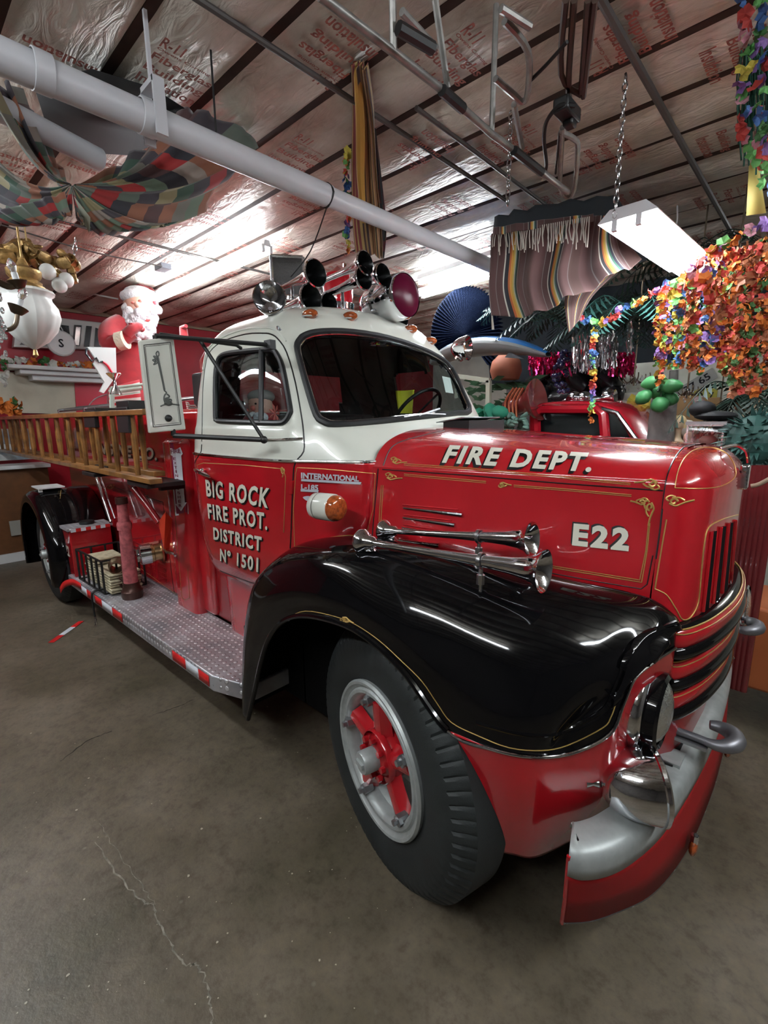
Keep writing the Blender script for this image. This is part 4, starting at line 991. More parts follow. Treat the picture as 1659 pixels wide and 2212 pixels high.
DB = mat('brown_bronze', (.07, .035, .028), .35, metal=.6)
subT(MB().lathe([(0, 0), (.075, 0), (.08, .02), (.08, .06), (.07, .07), (.062, .10), (.06, .13), (0, .13)], fp, (0, 0, 1), 24), 'base_coupling', DB, nz)
m_ = MB(); m_.tube(cr([fp + Vector((-.05, -.02, .10)), fp + Vector((-.13, -.04, .14)), fp + Vector((-.15, -.03, .07)), fp + Vector((-.07, -.02, .05))], 4), .011, 8); subT(m_, 'handle', DB, nz)
subT(MB().lathe([(.046, -.012), (.052, -.012), (.054, .03), (.048, .05), (.046, .05)], at_(.70), (0, 0, 1), 20), 'collar', mat('faded_pink_jacket'), nz)
subT(MB().lathe([(.036, -.02), (.044, -.02), (.044, .03), (.036, .03)], at_(.96), (0, 0, 1), 20), 'tip_ring', DB, nz)
# =================================================================== ROOM
X0, X1, Y0, Y1, ZC = ROOM['x0'], ROOM['x1'], ROOM['y0'], ROOM['y1'], ROOM['z']
FL, nt, b = nodes_of('concrete_floor', .42)
tc = N(nt, 'TexCoord')
n1 = N(nt, 'TexNoise', i_Scale=1.1, i_Detail=8.0, i_Roughness=.65); nt.links.new(tc.outputs['Object'], n1.inputs['Vector'])
r1 = ramp(nt, [(.30, (.062, .054, .032)), (.45, (.098, .080, .055)), (.56, (.130, .106, .076)), (.70, (.170, .144, .110))]); nt.links.new(n1.outputs['Fac'], r1.inputs[0])
n2 = N(nt, 'TexNoise', i_Scale=22.0, i_Detail=6.0, i_Roughness=.7); nt.links.new(tc.outputs['Object'], n2.inputs['Vector'])
r2 = ramp(nt, [(.34, (.68, .65, .62)), (.5, (1, 1, 1)), (.68, (1.18, 1.15, 1.08))]); nt.links.new(n2.outputs['Fac'], r2.inputs[0])
mx = N(nt, 'Mix', data_type='RGBA', blend_type='MULTIPLY'); mx.inputs[0].default_value = 1; nt.links.new(r1.outputs[0], mx.inputs[6]); nt.links.new(r2.outputs[0], mx.inputs[7])
v1 = N(nt, 'TexVoronoi', i_Scale=9.0); nt.links.new(tc.outputs['Object'], v1.inputs['Vector'])
r3 = ramp(nt, [(0, (1, 1, 1)), (.045, (.6, .6, .6)), (.09, (0, 0, 0))]); nt.links.new(v1.outputs['Distance'], r3.inputs[0])
n4 = N(nt, 'TexNoise', i_Scale=3.0, i_Detail=2.0); nt.links.new(tc.outputs['Object'], n4.inputs['Vector'])
r4 = ramp(nt, [(.52, (0, 0, 0)), (.62, (.55, .55, .55))]); nt.links.new(n4.outputs['Fac'], r4.inputs[0])
mm = N(nt, 'Mix', data_type='RGBA', blend_type='MULTIPLY'); mm.inputs[0].default_value = 1; nt.links.new(r3.outputs[0], mm.inputs[6]); nt.links.new(r4.outputs[0], mm.inputs[7])
m2 = N(nt, 'Mix', data_type='RGBA'); nt.links.new(mm.outputs[2], m2.inputs[0]); nt.links.new(mx.outputs[2], m2.inputs[6]); m2.inputs[7].default_value = (.30, .27, .22, 1)
nt.links.new(m2.outputs[2], b.inputs['Base Color'])
rr = N(nt, 'MapRange'); rr.inputs[3].default_value = .28; rr.inputs[4].default_value = .60; nt.links.new(n1.outputs['Fac'], rr.inputs[0]); nt.links.new(rr.outputs[0], b.inputs['Roughness'])
bp = N(nt, 'Bump', i_Strength=.25, i_Distance=.01); nt.links.new(n2.outputs['Fac'], bp.inputs['Height']); nt.links.new(bp.outputs[0], b.inputs['Normal'])
fo = MB().add([(X0, Y0, -.02), (X1, Y0, -.02), (X1, Y1, -.02), (X0, Y1, -.02)], [(0, 1, 2, 3)]).obj('floor', FL); struct(fo)
def floorpx(x, y, z=-.0185): return P(x, y, 'z', z)
CRK = mat('crack_fill', (.26, .24, .20), .7, noise=.5, nscale=40)
def crack(pts, w):
    L = [floorpx(*p) for p in cr2(pts, 8)]; random.seed(3)
    a = []; c = []
    for i, p in enumerate(L):
        j = Vector((random.uniform(-.006, .006), random.uniform(-.006, .006), 0)); t = (L[min(i + 1, len(L) - 1)] - L[max(i - 1, 0)]).normalized(); n = Vector((-t.y, t.x, 0)) * w * random.uniform(.3, 1.3)
        a.append(p + j + n); c.append(p + j - n)
    return MB().grid([a, c])
crack([(205, 1820), (250, 1885), (305, 1945), (330, 1955), (345, 1995), (370, 2040), (398, 2080), (425, 2085), (440, 2110), (452, 2160), (458, 2212)], .0030).obj('floor_crack', CRK, fo, smooth=False)
crack([(215, 1780), (240, 1820), (300, 1905), (335, 1955)], .0016).obj('floor_crack', CRK, fo, smooth=False)
DCR = mat('dark_crack', (.02, .018, .014), .8)
crack([(130, 1645), (190, 1600), (240, 1580)], .004).obj('floor_crack', DCR, fo, smooth=False)
crack([(330, 1545), (380, 1528), (415, 1512)], .003).obj('floor_crack', DCR, fo, smooth=False)
SPK = mat('floor_fleck', (.42, .38, .30), .8)
random.seed(11); mb = MB()
for k in range(110):
    x, y = random.uniform(0, 900), random.uniform(1500, 2200); p = floorpx(x, y); s_ = random.uniform(.0012, .0042) if k % 6 else random.uniform(.004, .008)
    n = 6; mb.add([p + Vector((s_ * math.cos(2 * PI * i / n) * random.uniform(.5, 1), s_ * math.sin(2 * PI * i / n) * random.uniform(.5, 1), .0004)) for i in range(n)], [tuple(range(n))])
mb.obj('floor_grit', SPK, fo, smooth=False)['kind'] = 'stuff'
# piece of striped tape lying on the floor
a = floorpx(176, 1342, -.018); c = floorpx(110, 1388, -.018); d = (c - a); w_ = Vector((-d.y, d.x, 0)).normalized() * .024
tp = thing('tape_scrap', 'red and white striped tape scrap lying on the concrete floor', 'tape', (a.x, a.y, -.02))
for (t0, t1, m, nm) in ((0, .3, TAPER, 'red_band'), (.3, .68, TAPEW, 'white_band'), (.68, 1, TAPER, 'red_band')):
    q = [a + d * t0 - w_, a + d * t0 + w_, a + d * t1 + w_, a + d * t1 - w_]
    q = [p - Vector((a.x, a.y, -.02)) for p in q]
    MB().prism(q, (0, 0, .002)).obj(nm, m, tp, smooth=False)
# walls
WALLR = mat('red_wall', (.40, .012, .025), .35, noise=.2, nscale=3)
WALLC = mat('cream_wall', (.62, .58, .46), .6, noise=.12, nscale=4)
WALLW = mat('white_wall', (.74, .76, .66), .7, noise=.15, nscale=3)
WALLD = mat('dim_wall', (.10, .09, .08), .8, noise=.3, nscale=2)
def wall(name, a, b_, m): 
    o = MB().add([(a[0], a[1], -.02), (b_[0], b_[1], -.02), (b_[0], b_[1], ZC + .12), (a[0], a[1], ZC + .12)], [(0, 1, 2, 3)]).obj(name, m); return struct(o)
wall('wall_left', (X0, Y0), (X0, Y1), WALLR)
wall('wall_back', (X0, Y1), (X1, Y1), WALLW)
wall('wall_right', (X1, Y0), (X1, Y1), WALLD)
wall('wall_front', (X0, Y0), (X1, Y0), WALLD)
xi_ = P(1338, 850, 'y', 4.0).x
struct(MB().box(((xi_ + X1) / 2, 4.05, 1.2), (X1 - xi_, .08, 2.44)).obj('wall_inner', WALLW, smooth=False))
t_ = MB().box((X0 + .03, (Y0 + Y1) / 2, 3.38), (.05, Y1 - Y0, .05)).obj('trim_1', mat('trim_tan', (.32, .24, .16), .5)); struct(t_)
# ceiling: sagging foil-faced batts between dark rafters
CE, nt, b = nodes_of('foil_facing', .36, .22)
tc = N(nt, 'TexCoord'); n1 = N(nt, 'TexNoise', i_Scale=2.2, i_Detail=7.0, i_Roughness=.6); nt.links.new(tc.outputs['Object'], n1.inputs['Vector'])
r1 = ramp(nt, [(.30, (.36, .32, .26)), (.44, (.56, .52, .44)), (.58, (.72, .69, .60)), (.72, (.84, .82, .75))]); nt.links.new(n1.outputs['Fac'], r1.inputs[0]); nt.links.new(r1.outputs[0], b.inputs['Base Color'])
rr = N(nt, 'MapRange'); rr.inputs[3].default_value = .25; rr.inputs[4].default_value = .58; nt.links.new(n1.outputs['Fac'], rr.inputs[0]); nt.links.new(rr.outputs[0], b.inputs['Roughness'])
mp = N(nt, 'Mapping'); mp.inputs['Scale'].default_value = (5, 16, 5); nt.links.new(tc.outputs['Object'], mp.inputs[0])
n3 = N(nt, 'TexNoise', i_Scale=1.0, i_Detail=5.0, i_Distortion=1.5); nt.links.new(mp.outputs[0], n3.inputs['Vector'])
bp = N(nt, 'Bump', i_Strength=.55, i_Distance=.03); nt.links.new(n3.outputs['Fac'], bp.inputs['Height']); nt.links.new(bp.outputs[0], b.inputs['Normal'])
RAFT = mat('rafter_wood', (.050, .026, .018), .75, noise=.4, nscale=8)
SP = .405; RY = [-1.17 + SP * k for k in range(-12, 24)]
rows = []; ys = []
for k in range(len(RY) - 1):
    for j in range(6): ys.append((RY[k] + SP * j / 6, .045 * math.sin(PI * j / 6)))
xs = [X0 + (X1 - X0) * i / 60 for i in range(61)]
def cz(x, y):
    k = (y - RY[0]) / SP; f_ = k - math.floor(k); sg = .05 * math.sin(PI * f_) ** .6
    return ZC + .0 - sg - .018 * math.sin(x * 2.1 + math.floor(k) * 2.3) * math.sin(PI * f_)
rows = [[Vector((x, y, cz(x, y))) for x in xs] for y, s_ in ys]
co = MB().grid(rows).obj('ceiling', CE, angle=80, fix=False); struct(co)
for k, y in enumerate(RY[:-1]):
    r_ = MB().box(((X0 + X1) / 2, y, ZC + .03), (X1 - X0, .046, .085)).obj('rafter', RAFT, co, smooth=False)
# printed words on the facing
PRN = mat('red_print', (.50, .17, .13), .6, noise=.5, nscale=30)
base = {}
for flip in (0, 1):
    mb = MB(); lines = [('R-11', .34, .3), ('Owens Corning', .5, .75), ('Fiberglas', .56, .86), ('Building', .55, .86), ('Insulation', .56, .86)]
    x = .20
    for s_, h, w in lines:
        hh = .065 if s_ != 'Owens Corning' else .022
        x -= hh * 1.28
        uy = Vector((1, 0, 0)) if not flip else Vector((-1, 0, 0)); ux = Vector((0, 1, 0)) if not flip else Vector((0, -1, 0))
        w_ = .27 * w / .86
        o = Vector((x, -.135, 0)) if not flip else Vector((-x, .135, 0))
        flat_text(mb, s_, o, ux, uy, w_, hh, .02)
    base[flip] = mb
meshes = {}
for k in range(len(RY) - 1):
    yc = RY[k] + SP / 2
    if yc < -2.6 or yc > 6.0: continue
    fl_ = k % 2
    i = 0; x = X0 + .5 + (k * .37 % .9)
    while x < 1.8:
        if fl_ not in meshes:
            o = base[fl_].obj('ceiling_print', PRN, co, smooth=False, fix=False); meshes[fl_] = o.data
        else:
            o = bpy.data.objects.new('ceiling_print', meshes[fl_]); COL.objects.link(o); o.parent = co
        o.location = (x, yc, cz(x, yc) - .012); x += 1.12; i += 1
# conduits and small cross pipes under the rafters
COND = mat('conduit_grey', (.10, .09, .085), .5, metal=.4)
def cond(pts, r, m=COND, name='conduit', lab=None, cat='conduit', grp=None, n=8):
    o = MB().tube([Vector(p) for p in pts], r, n).obj(name, m); return tag(o, lab, cat, grp)
ZR = ZC - .06
a = P(430, 0, 'z', ZR - .01); c = P(750, 212, 'z', ZR - .01); cond([(a.x, Y0, ZR - .01), a, (a.x, 1.2, ZR - .01)], .013, lab='thin steel conduit crossing the rafters above the white pipe end')
a = P(1310, 20, 'z', ZR - .01); cond([(a.x, -2.5, ZR - .01), (a.x, 7.5, ZR - .01)], .017, lab='dark iron pipe crossing the rafters above the bright right fixture')
a = P(830, 270, 'z', ZR - .01); c = P(1110, 450, 'z', ZR - .01); cond([(-.58, -.05, ZR - .01), (-.60, 2.4, ZR - .01)], .012, lab='grey conduit crossing the rafters left of the bent tubes')
a = P(60, 458, 'z', ZR); c = P(452, 557, 'z', ZR); cond([(a.x, -1.7, ZR - .01), (a.x, 3.0, ZR - .01)], .012, lab='dark conduit crossing the rafters behind the patchwork cloth')
a = P(0, 485, 'z', ZR - .08); c = P(350, 575, 'z', ZR - .08); cond(cr([a, a.lerp(c, .5) - Vector((0, 0, .03)), c], 6), .006, lab='sagging black cable running to the grey junction box')
jb = MB().box(P(352, 578, 'z', ZR - .06), (.16, .10, .05)).obj('junction_box', mat('box_grey', (.16, .17, .2), .5), bevel=.004); tag(jb, 'small grey junction box at the end of the long lamp on the left', 'junction box')
a = P(137, 622, 'x', -6.0); c = P(255, 646, 'x', -5.6); cond([a, c], .010, mat('white_rod', (.6, .6, .58), .5), 'curtain_rod', 'thin white rod hanging left of the santa figure', 'rod')
# big white pvc pipe with straps
PVC = mat('pvc_white', (.62, .63, .66), .35, noise=.08, nscale=4)
px_ = -1.0
pv = thing('drain_pipe', 'long white plastic pipe hanging under the ceiling rafters', 'pipe', (px_, 0, 3.0))
def sub(mb, nm, m, par, **k):
    l = par.location; mb.v = [(a - l.x, b_ - l.y, c_ - l.z) for a, b_, c_ in mb.v]; return mb.obj(nm, m, par, **k)
sub(MB().tube([(px_, -3.6, 2.99), (px_, -.28, 3.0)], .056, 24), 'pipe_run', PVC, pv)
sub(MB().tube([(px_ , -.28, 3.0), (px_, 4.2, 3.02)], .050, 24), 'pipe_run', PVC, pv)
for yy in (-1.58, -1.23): sub(MB().lathe([(.058, -.03), (.063, -.028), (.063, .028), (.058, .03)], (px_, yy, 3.0), (0, 1, 0), 24), 'coupling', PVC, pv)
mb = MB(); mb.box((px_ - .06, -1.20, 3.03), (.012, .045, .20)); mb.box((px_ + .06, -1.20, 3.03), (.012, .045, .20)); mb.box((px_, -1.20, 3.12), (.13, .045, .02)); mb.box((px_, -1.20, 3.25), (.014, .014, .26)); sub(mb, 'hanger_strap', PVC, pv)
sub(MB().tube([(px_, -.93, 2.97), (px_ + .02, -.94, 3.36)], .005, 6), 'hanger_wire', FLATBLK, pv)
sub(MB().tube(cr([(px_, -.30, 3.06), (px_ + .06, -.30, 3.0), (px_, -.30, 2.94), (px_ - .06, -.30, 3.0)], 4, True), .006, 6, closed=True), 'cable_tie', FLATBLK, pv)
sub(MB().tube(cr([(px_, -.30, 2.94), (px_ - .2, -.26, 2.78), (px_ - .35, -.3, 2.66)], 4), .004, 6), 'tie_tail', FLATBLK, pv)
a = P(0, 235, 'z', 3.12); c = P(215, 345, 'z', 3.12); br = MB().tube([a - (c - a) * .3, a, c], .052, 20).obj('pipe_branch', PVC); tag(br, 'shorter white pipe slanting behind the patchwork cloth', 'pipe')
# bent metal tube frame hanging at the top right
TB = mat('tube_grey', (.30, .29, .27), .4, metal=.5, noise=.3, nscale=20)
hf = thing('tube_rack', 'hanging rack of bent grey metal tubes with black joints under the ceiling', 'rack', (.1, -.3, 2.9))
zt = 2.9
xx = P(850, 115, 'z', zt).x; ya = P(700, 0, 'z', zt).y; yb = P(1225, 415, 'z', zt).y
def hp(x, y, z=zt): return P(x, y, 'z', z)
sub(MB().tube([hp(690, -10), hp(850, 112), hp(950, 190), hp(1060, 288), hp(1160, 362), hp(1226, 415)], .013, 10), 'long_tube', TB, hf)
for i, (q) in enumerate(([(940, 0), (967, 190)], [(1072, 10), (1062, 290)], [(848, -5), (850, 110)])):
    a = hp(*q[1]); c = P(q[0][0], q[0][1], 'x', a.x + .02); c.z = max(min(c.z, 3.36), 2.95)
    sub(MB().tube([c, a], .011, 8), 'upright_tube', TB, hf)
for q in ([(868, 25), (942, 105)], [(1082, 18), (1145, 58)], [(1090, 45), (1140, 110), (1140, 200), (1128, 220), (1110, 205), (1070, 170)], [(1215, 275), (1210, 395), (1222, 425), (1240, 410), (1248, 320), (1240, 300), (1210, 285)], [(1110, 225), (1128, 320)], [(1168, 375), (1228, 412)]):
    sub(MB().tube([hp(x, y, 2.95) for x, y in cr2(q, 4)], .011, 8), 'bent_tube', TB, hf)
for q in ([(955, 195), (1000, 235)], [(1110, 325), (1170, 372)], [(860, 60), (935, 105)]):
    sub(MB().tube([hp(x, y, zt - .012) for x, y in q], .018, 8), 'black_sleeve', FLATBLK, hf)
mb = MB()
for q in ([(1222, 0), (1212, 160), (1255, 205)], [(1240, 0), (1228, 200), (1250, 250)], [(1270, 0), (1262, 110), (1255, 200)], [(1285, 0), (1272, 110), (1260, 210)]): mb.tube([hp(x, y, 3.0) for x, y in cr2(q, 4)], .010, 6)
hb_ = mb.obj('wire_bundle', mat('brown_wire', (.06, .035, .025), .5)); tag(hb_, 'bundle of brown wires and rods hanging at the top right', 'wires')
mb = MB(); mb.tube([hp(x, y, 2.95) for x, y in cr2([(1242, 228), (1210, 228), (1182, 260), (1175, 300), (1180, 350), (1178, 370)], 5)], .008, 6); mb.tube([hp(x, y, 2.95) for x, y in cr2([(1225, 90), (1180, 140), (1142, 178)], 4)], .006, 6); mb.tube([hp(x, y, 2.95) for x, y in cr2([(1208, 290), (1203, 340), (1200, 375)], 4)], .005, 6)
tag(mb.obj('black_cable', FLATBLK), 'looped black cable hanging among the bent tubes', 'cable')
mb = MB(); c = hp(1225, 240, 2.96); mb.box(c, (.06, .13, .05)); mb.box(c + Vector((0, .03, -.03)), (.04, .05, .03)); tag(mb.obj('pulley_block', FLATBLK, bevel=.008), 'black pulley block hanging in the middle of the bent tubes', 'pulley')
# chains
def chain(a, b_, s_=.022, m=WORNCH, lab=None, grp='hanging chains'):
    a = Vector(a); b_ = Vector(b_); n = max(2, int((b_ - a).length / (s_ * 1.5))); mb = MB(); d = (b_ - a).normalized(); u, v = frame(d)
    for i in range(n):
        c = a.lerp(b_, (i + .5) / n); e = u if i % 2 else v
        mb.tube([c + d * (s_ * math.cos(q)) + e * (s_ * .5 * math.sin(q)) for q in [2 * PI * j / 8 for j in range(8)]], s_ * .17, 5, closed=True)
    o = mb.obj('hanging_chain', m); return tag(o, lab, 'chain', grp)
# fluorescent fixtures
TUBE = mat('lit_tube', (1, 1, 1), .5, emit=(.90, .95, 1.0), estr=TUBE_STRENGTH)
TUBED = mat('lit_tube_far', (1, 1, 1), .5, emit=(.90, .95, 1.0), estr=TUBE_STRENGTH)
HOUS = mat('fixture_white', (.75, .78, .80), .35)
def fixture(a, b_, n, gap, lab, w=None, z_off=.0, tr=.019, watts=LAMP_W):
    a = Vector(a); b_ = Vector(b_); d = (b_ - a).normalized(); s_ = Vector((-d.y, d.x, 0)); L = (b_ - a).length; 
    t_ = thing('fluorescent_lamp', lab, 'light fixture', (a + b_) / 2, 'fluorescent lamps under the ceiling')
    m_ = MB(); c = (a + b_) / 2
    w = w or .07
    q = [a - s_ * w / 2, a - s_ * w * .3 + Vector((0, 0, .05)), a + s_ * w * .3 + Vector((0, 0, .05)), a + s_ * w / 2]
    q2 = [p + d * L for p in q]; m_.add([p + Vector((0, 0, .028)) for p in q + q2], [(0, 1, 5, 4), (1, 2, 6, 5), (2, 3, 7, 6), (0, 3, 2, 1), (4, 5, 6, 7)])
    sub(m_, 'housing', HOUS, t_, smooth=False, solid=.004)
    for i in range(n):
        o = s_ * (gap * (i - (n - 1) / 2)); sub(MB().tube([a + o + d * .03, b_ + o - d * .03], tr, 12), 'tube', TUBE, t_)
        
        for e_ in (a + o + d * .012, b_ + o - d * .012): sub(MB().box(e_ + Vector((0, 0, .01)), (.024, .024, .06)), 'lamp_holder', HOUS, t_)
    return t_
# ---- lamps
fixture(P(333, 648, 'z', 3.24), P(578, 540, 'z', 3.24), 2, .075, 'long twin tube lamp hanging above the ladders on the left')
fixture((.15, .36, 2.66) if False else P(1352, 482, 'z', 2.72), P(1495, 588, 'z', 2.72), 2, .11, 'bright short twin tube lamp on chains above the hood', w=.27)
a = P(915, 640, 'z', 3.24)
fixture(P(905, 612, 'z', 3.24), P(1065, 560, 'z', 3.24) + Vector((0, 0, 0)), 1, .1, 'single tube lamp behind the cab roof, nearest the long pipe')
fixture(P(905, 640, 'z', 3.24), P(1065, 592, 'z', 3.24), 2, .1, 'twin tube lamp behind the cab roof next to the blue fan')
fixture((-3.4, 4.6, 3.24), (-1.0, 4.6, 3.24), 2, .08, 'twin tube lamp at the far end behind the leaves')
fixture((-.9, -3.4, 3.24), (1.5, -3.4, 3.24), 2, .075, 'twin tube lamp over the photographer, nearer the truck')
fixture((-4.4, -2.6, 3.24), (-2.0, -2.6, 3.24), 2, .075, 'twin tube lamp over the open floor beside the ladders')
fixture((2.7, -1.6, 3.24), (2.7, .8, 3.24), 2, .075, 'twin tube lamp ahead of the bumper')
a = P(1328, 470, 'z', 2.76); chain(a, (a.x, a.y, 3.36), lab='chain holding the near end of the bright right lamp', grp=None)
a = P(1460, 500, 'z', 2.78); cond(cr([P(1452, 510, 'z', 2.78), P(1462, 480, 'z', 2.9), P(1463, 445, 'z', 3.1)], 4), .004, mat('white_cord', (.6, .62, .62), .5), 'lamp_cord', 'white cord rising from the bright right lamp', 'cord')
for (x, y, x2, y2, z) in ((1104, 240, 1104, 400, 3.3),):
    a = P(x, y, 'z', z); chain(a, (a.x, a.y, a.z - .42), lab='loose chain hanging between the bent tubes', grp=None)
a = P(402, 380, 'y', .2)
# ---- cloths
fixture((1.7, 5.0, 3.24), (1.7, 7.2, 3.24), 2, .08, 'added twin tube lamp, out of view, brightening the white back wall')  # extra lamp added out of view to lift the far white wall
def cloth_mat(name, cols, scale, kind='patch', axis=0):
    m, nt, b = nodes_of(name, .9)
    uv = N(nt, 'UVMap'); mp = N(nt, 'Mapping'); mp.inputs['Scale'].default_value = scale; nt.links.new(uv.outputs[0], mp.inputs[0])
    if kind == 'patch':
        w = N(nt, 'VectorMath', operation='FLOOR'); nt.links.new(mp.outputs[0], w.inputs[0])
        wn = N(nt, 'TexWhiteNoise', noise_dimensions='2D'); nt.links.new(w.outputs[0], wn.inputs['Vector']); src = wn.outputs['Value']
    else:
        sp = N(nt, 'SeparateXYZ'); nt.links.new(mp.outputs[0], sp.inputs[0]); fr = N(nt, 'Math', operation='FRACT'); nt.links.new(sp.outputs[axis], fr.inputs[0]); src = fr.outputs[0]
    r = ramp(nt, [(i / len(cols), c) for i, c in enumerate(cols)] if kind == 'patch' else cols); r.color_ramp.interpolation = 'CONSTANT'
    nt.links.new(src, r.inputs[0]); nt.links.new(r.outputs[0], b.inputs['Base Color'])
    b.inputs['Sheen Weight'].default_value = .2
    return m
QUILT = cloth_mat('patchwork', [(.20, .19, .16), (.05, .10, .07), (.35, .03, .03), (.12, .15, .12), (.30, .12, .07), (.06, .05, .06), (.30, .26, .14), (.10, .05, .05), (.16, .22, .16), (.04, .04, .05), (.33, .28, .24)], (9, 9, 1))
SER = cloth_mat('serape_stripe', [(0, (.085, .04, .038)), (.22, (.16, .14, .13)), (.235, (.07, .032, .03)), (.36, (.40, .38, .32)), (.38, (.015, .015, .02)), (.43, (.36, .10, .03)), (.46, (.50, .26, .05)), (.50, (.52, .44, .12)), (.52, (.50, .50, .44)), (.55, (.05, .15, .10)), (.58, (.02, .02, .04)), (.62, (.30, .28, .24)), (.64, (.085, .04, .038)), (.80, (.14, .12, .11)), (.815, (.07, .035, .03))], (3.0, 1, 1), 'stripe')
BRST = cloth_mat('brown_stripe', [(0, (.28, .15, .06)), (.25, (.12, .05, .03)), (.4, (.36, .22, .08)), (.55, (.20, .03, .03)), (.7, (.40, .28, .10)), (.85, (.06, .03, .03))], (5, 1, 1), 'stripe')
PLAID = cloth_mat('dark_plaid', [(.03, .02, .03), (.20, .02, .03), (.02, .04, .03), (.16, .02, .02), (.02, .02, .04)], (14, 10, 1))
def cloth(name, rows, m, lab, cat='cloth', grp=None, nu=6, nv=6, fold=0.0, nf=8, solid=.003, gather=None):
    g = surf(rows, nu, nv); R_ = len(g); C_ = len(g[0])
    cen = Vector((0, 0, 0))
    out = []
    for i, r in enumerate(g):
        rr = []
        for j, p in enumerate(r):
            a = g[min(i + 1, R_ - 1)][j] - g[max(i - 1, 0)][j]; b_ = g[i][min(j + 1, C_ - 1)] - g[i][max(j - 1, 0)]
            n = a.cross(b_); n = n.normalized() if n.length > 1e-8 else Vector((0, 0, 1))
            w = (i / (R_ - 1)) if gather else 1
            rr.append(p + n * fold * w * (math.sin(2 * PI * nf * j / (C_ - 1)) + .4 * math.sin(2 * PI * nf * 2.3 * j / (C_ - 1) + 1)))
        out.append(rr)
    mb = MB().grid(out); o = mb.obj(name, m, angle=180, solid=solid, fix=False)
    uvl = o.data.uv_layers.new(name='UVMap'); 
    for poly in o.data.polygons:
        for li_ in poly.loop_indices:
            vi = o.data.loops[li_].vertex_index; i, j = divmod(vi, C_); uvl.data[li_].uv = (j / (C_ - 1), i / (R_ - 1))
    return tag(o, lab, cat, grp)
def pz(x, y, z): return P(x, y, 'z', z)
kn = pz(155, 402, 2.82)
def fan(pts, k0, n=4):
    rows = []
    for i in range(n + 1):
        t = i / n; rows.append([k0.lerp(p, max(t, .02)) - Vector((0, 0, .10 * math.sin(PI * t))) for p in pts])
    return rows
cloth('patchwork_cloth', fan([pz(-60, 120, 3.2), pz(-10, 190, 3.2), pz(20, 175, 3.25), pz(45, 215, 3.25), pz(70, 250, 3.25), pz(110, 330, 3.1), pz(130, 380, 2.95)], kn), QUILT, 'patchwork cloth swagged from the ceiling to the knot, upper left part', fold=.022, nf=9, gather=True)
cloth('patchwork_cloth', fan([pz(-80, 260, 3.1), pz(-60, 320, 3.0), pz(-60, 400, 2.9), pz(-40, 450, 2.75), pz(20, 448, 2.72), pz(90, 430, 2.74), pz(140, 415, 2.78)], kn), QUILT, 'patchwork cloth hanging slack at the left edge below the knot', fold=.022, nf=9, gather=True)
cloth('patchwork_cloth', fan([pz(175, 395, 2.9), pz(260, 350, 3.1), pz(330, 308, 3.2), pz(372, 270, 3.32), pz(408, 234, 3.34), pz(470, 255, 3.34), pz(552, 302, 3.34), pz(500, 372, 3.2), pz(430, 458, 3.0)], kn), QUILT, 'patchwork cloth stretched from the knot to the rafters under the white pipe', fold=.02, nf=10, gather=True)
cloth('patchwork_cloth', fan([pz(430, 458, 3.0), pz(380, 470, 2.9), pz(320, 478, 2.85), pz(250, 492, 2.8), pz(200, 470, 2.78), pz(165, 430, 2.78)], kn), QUILT, 'lower hem of the patchwork cloth sagging right of the knot', fold=.024, nf=9, gather=True)
mb = MB(); q = [pz(160, 425, 2.76), pz(195, 470, 2.72), pz(193, 505, 2.66), pz(178, 470, 2.72)]; mb.add(q, [(0, 1, 2, 3)]); tag(mb.obj('cloth_tip', mat('pale_cloth', (.45, .48, .38), .9), solid=.003), 'pale pointed cloth corner dangling below the patchwork knot', 'cloth')
MB().grid([[pz(70, 175, 3.335), pz(200, 150, 3.335), pz(330, 190, 3.335), pz(400, 235, 3.335)], [pz(110, 300, 3.32), pz(200, 330, 3.32), pz(280, 335, 3.32), pz(360, 300, 3.32)]]).obj('shading_sheet', mat('shading_black', (.008, .008, .008), .7), solid=.004); tag(bpy.data.objects['shading_sheet'], 'black tarp sheet added under the rafters above the patchwork cloth', 'shading')  # black sheet added to paint in the dark ceiling area above the cloth
# serape
def py_(x, y, yy): return P(x, y, 'y', yy)
cloth('striped_blanket', [[py_(1062, 508, 1.0), py_(1120, 492, 1.02), py_(1185, 480, 1.06), py_(1250, 468, 1.1), py_(1300, 466, 1.14), py_(1330, 475, 1.2)],
   [py_(1060, 560, 1.0), py_(1118, 548, 1.04), py_(1175, 545, 1.08), py_(1235, 535, 1.12), py_(1295, 530, 1.18), py_(1350, 525, 1.24)],
   [py_(1058, 625, 1.0), py_(1112, 622, 1.0), py_(1165, 615, 1.02), py_(1225, 598, 1.05), py_(1300, 572, 1.14), py_(1370, 545, 1.26)],
   [py_(1063, 682, 1.0), py_(1130, 684, .98), py_(1178, 668, .97), py_(1238, 640, 1.0), py_(1318, 600, 1.1), py_(1385, 562, 1.28)]], SER, 'brown striped blanket with fringe draped below the right rafters', 'blanket', fold=.03, nf=4, nu=10, nv=8)
cloth('dark_drape', [[py_(1070, 470, 1.35), py_(1180, 440, 1.35), py_(1330, 420, 1.5)], [py_(1075, 540, 1.3), py_(1200, 520, 1.3), py_(1380, 500, 1.6)], [py_(1180, 590, 1.2), py_(1290, 575, 1.25), py_(1400, 560, 1.6)]], mat('charcoal_cloth', (.03, .035, .04), .9), 'charcoal drape bunched behind the striped blanket', 'cloth', fold=.03, nf=5)
cloth('blanket_tail', [[py_(1235, 600, 1.18), py_(1330, 590, 1.22)], [py_(1220, 650, 1.16), py_(1280, 640, 1.2)], [py_(1228, 720, 1.15), py_(1252, 690, 1.18)]], SER, 'narrow gathered tail of the striped blanket', 'blanket', fold=.015, nf=3)
fr = MB(); random.seed(4)
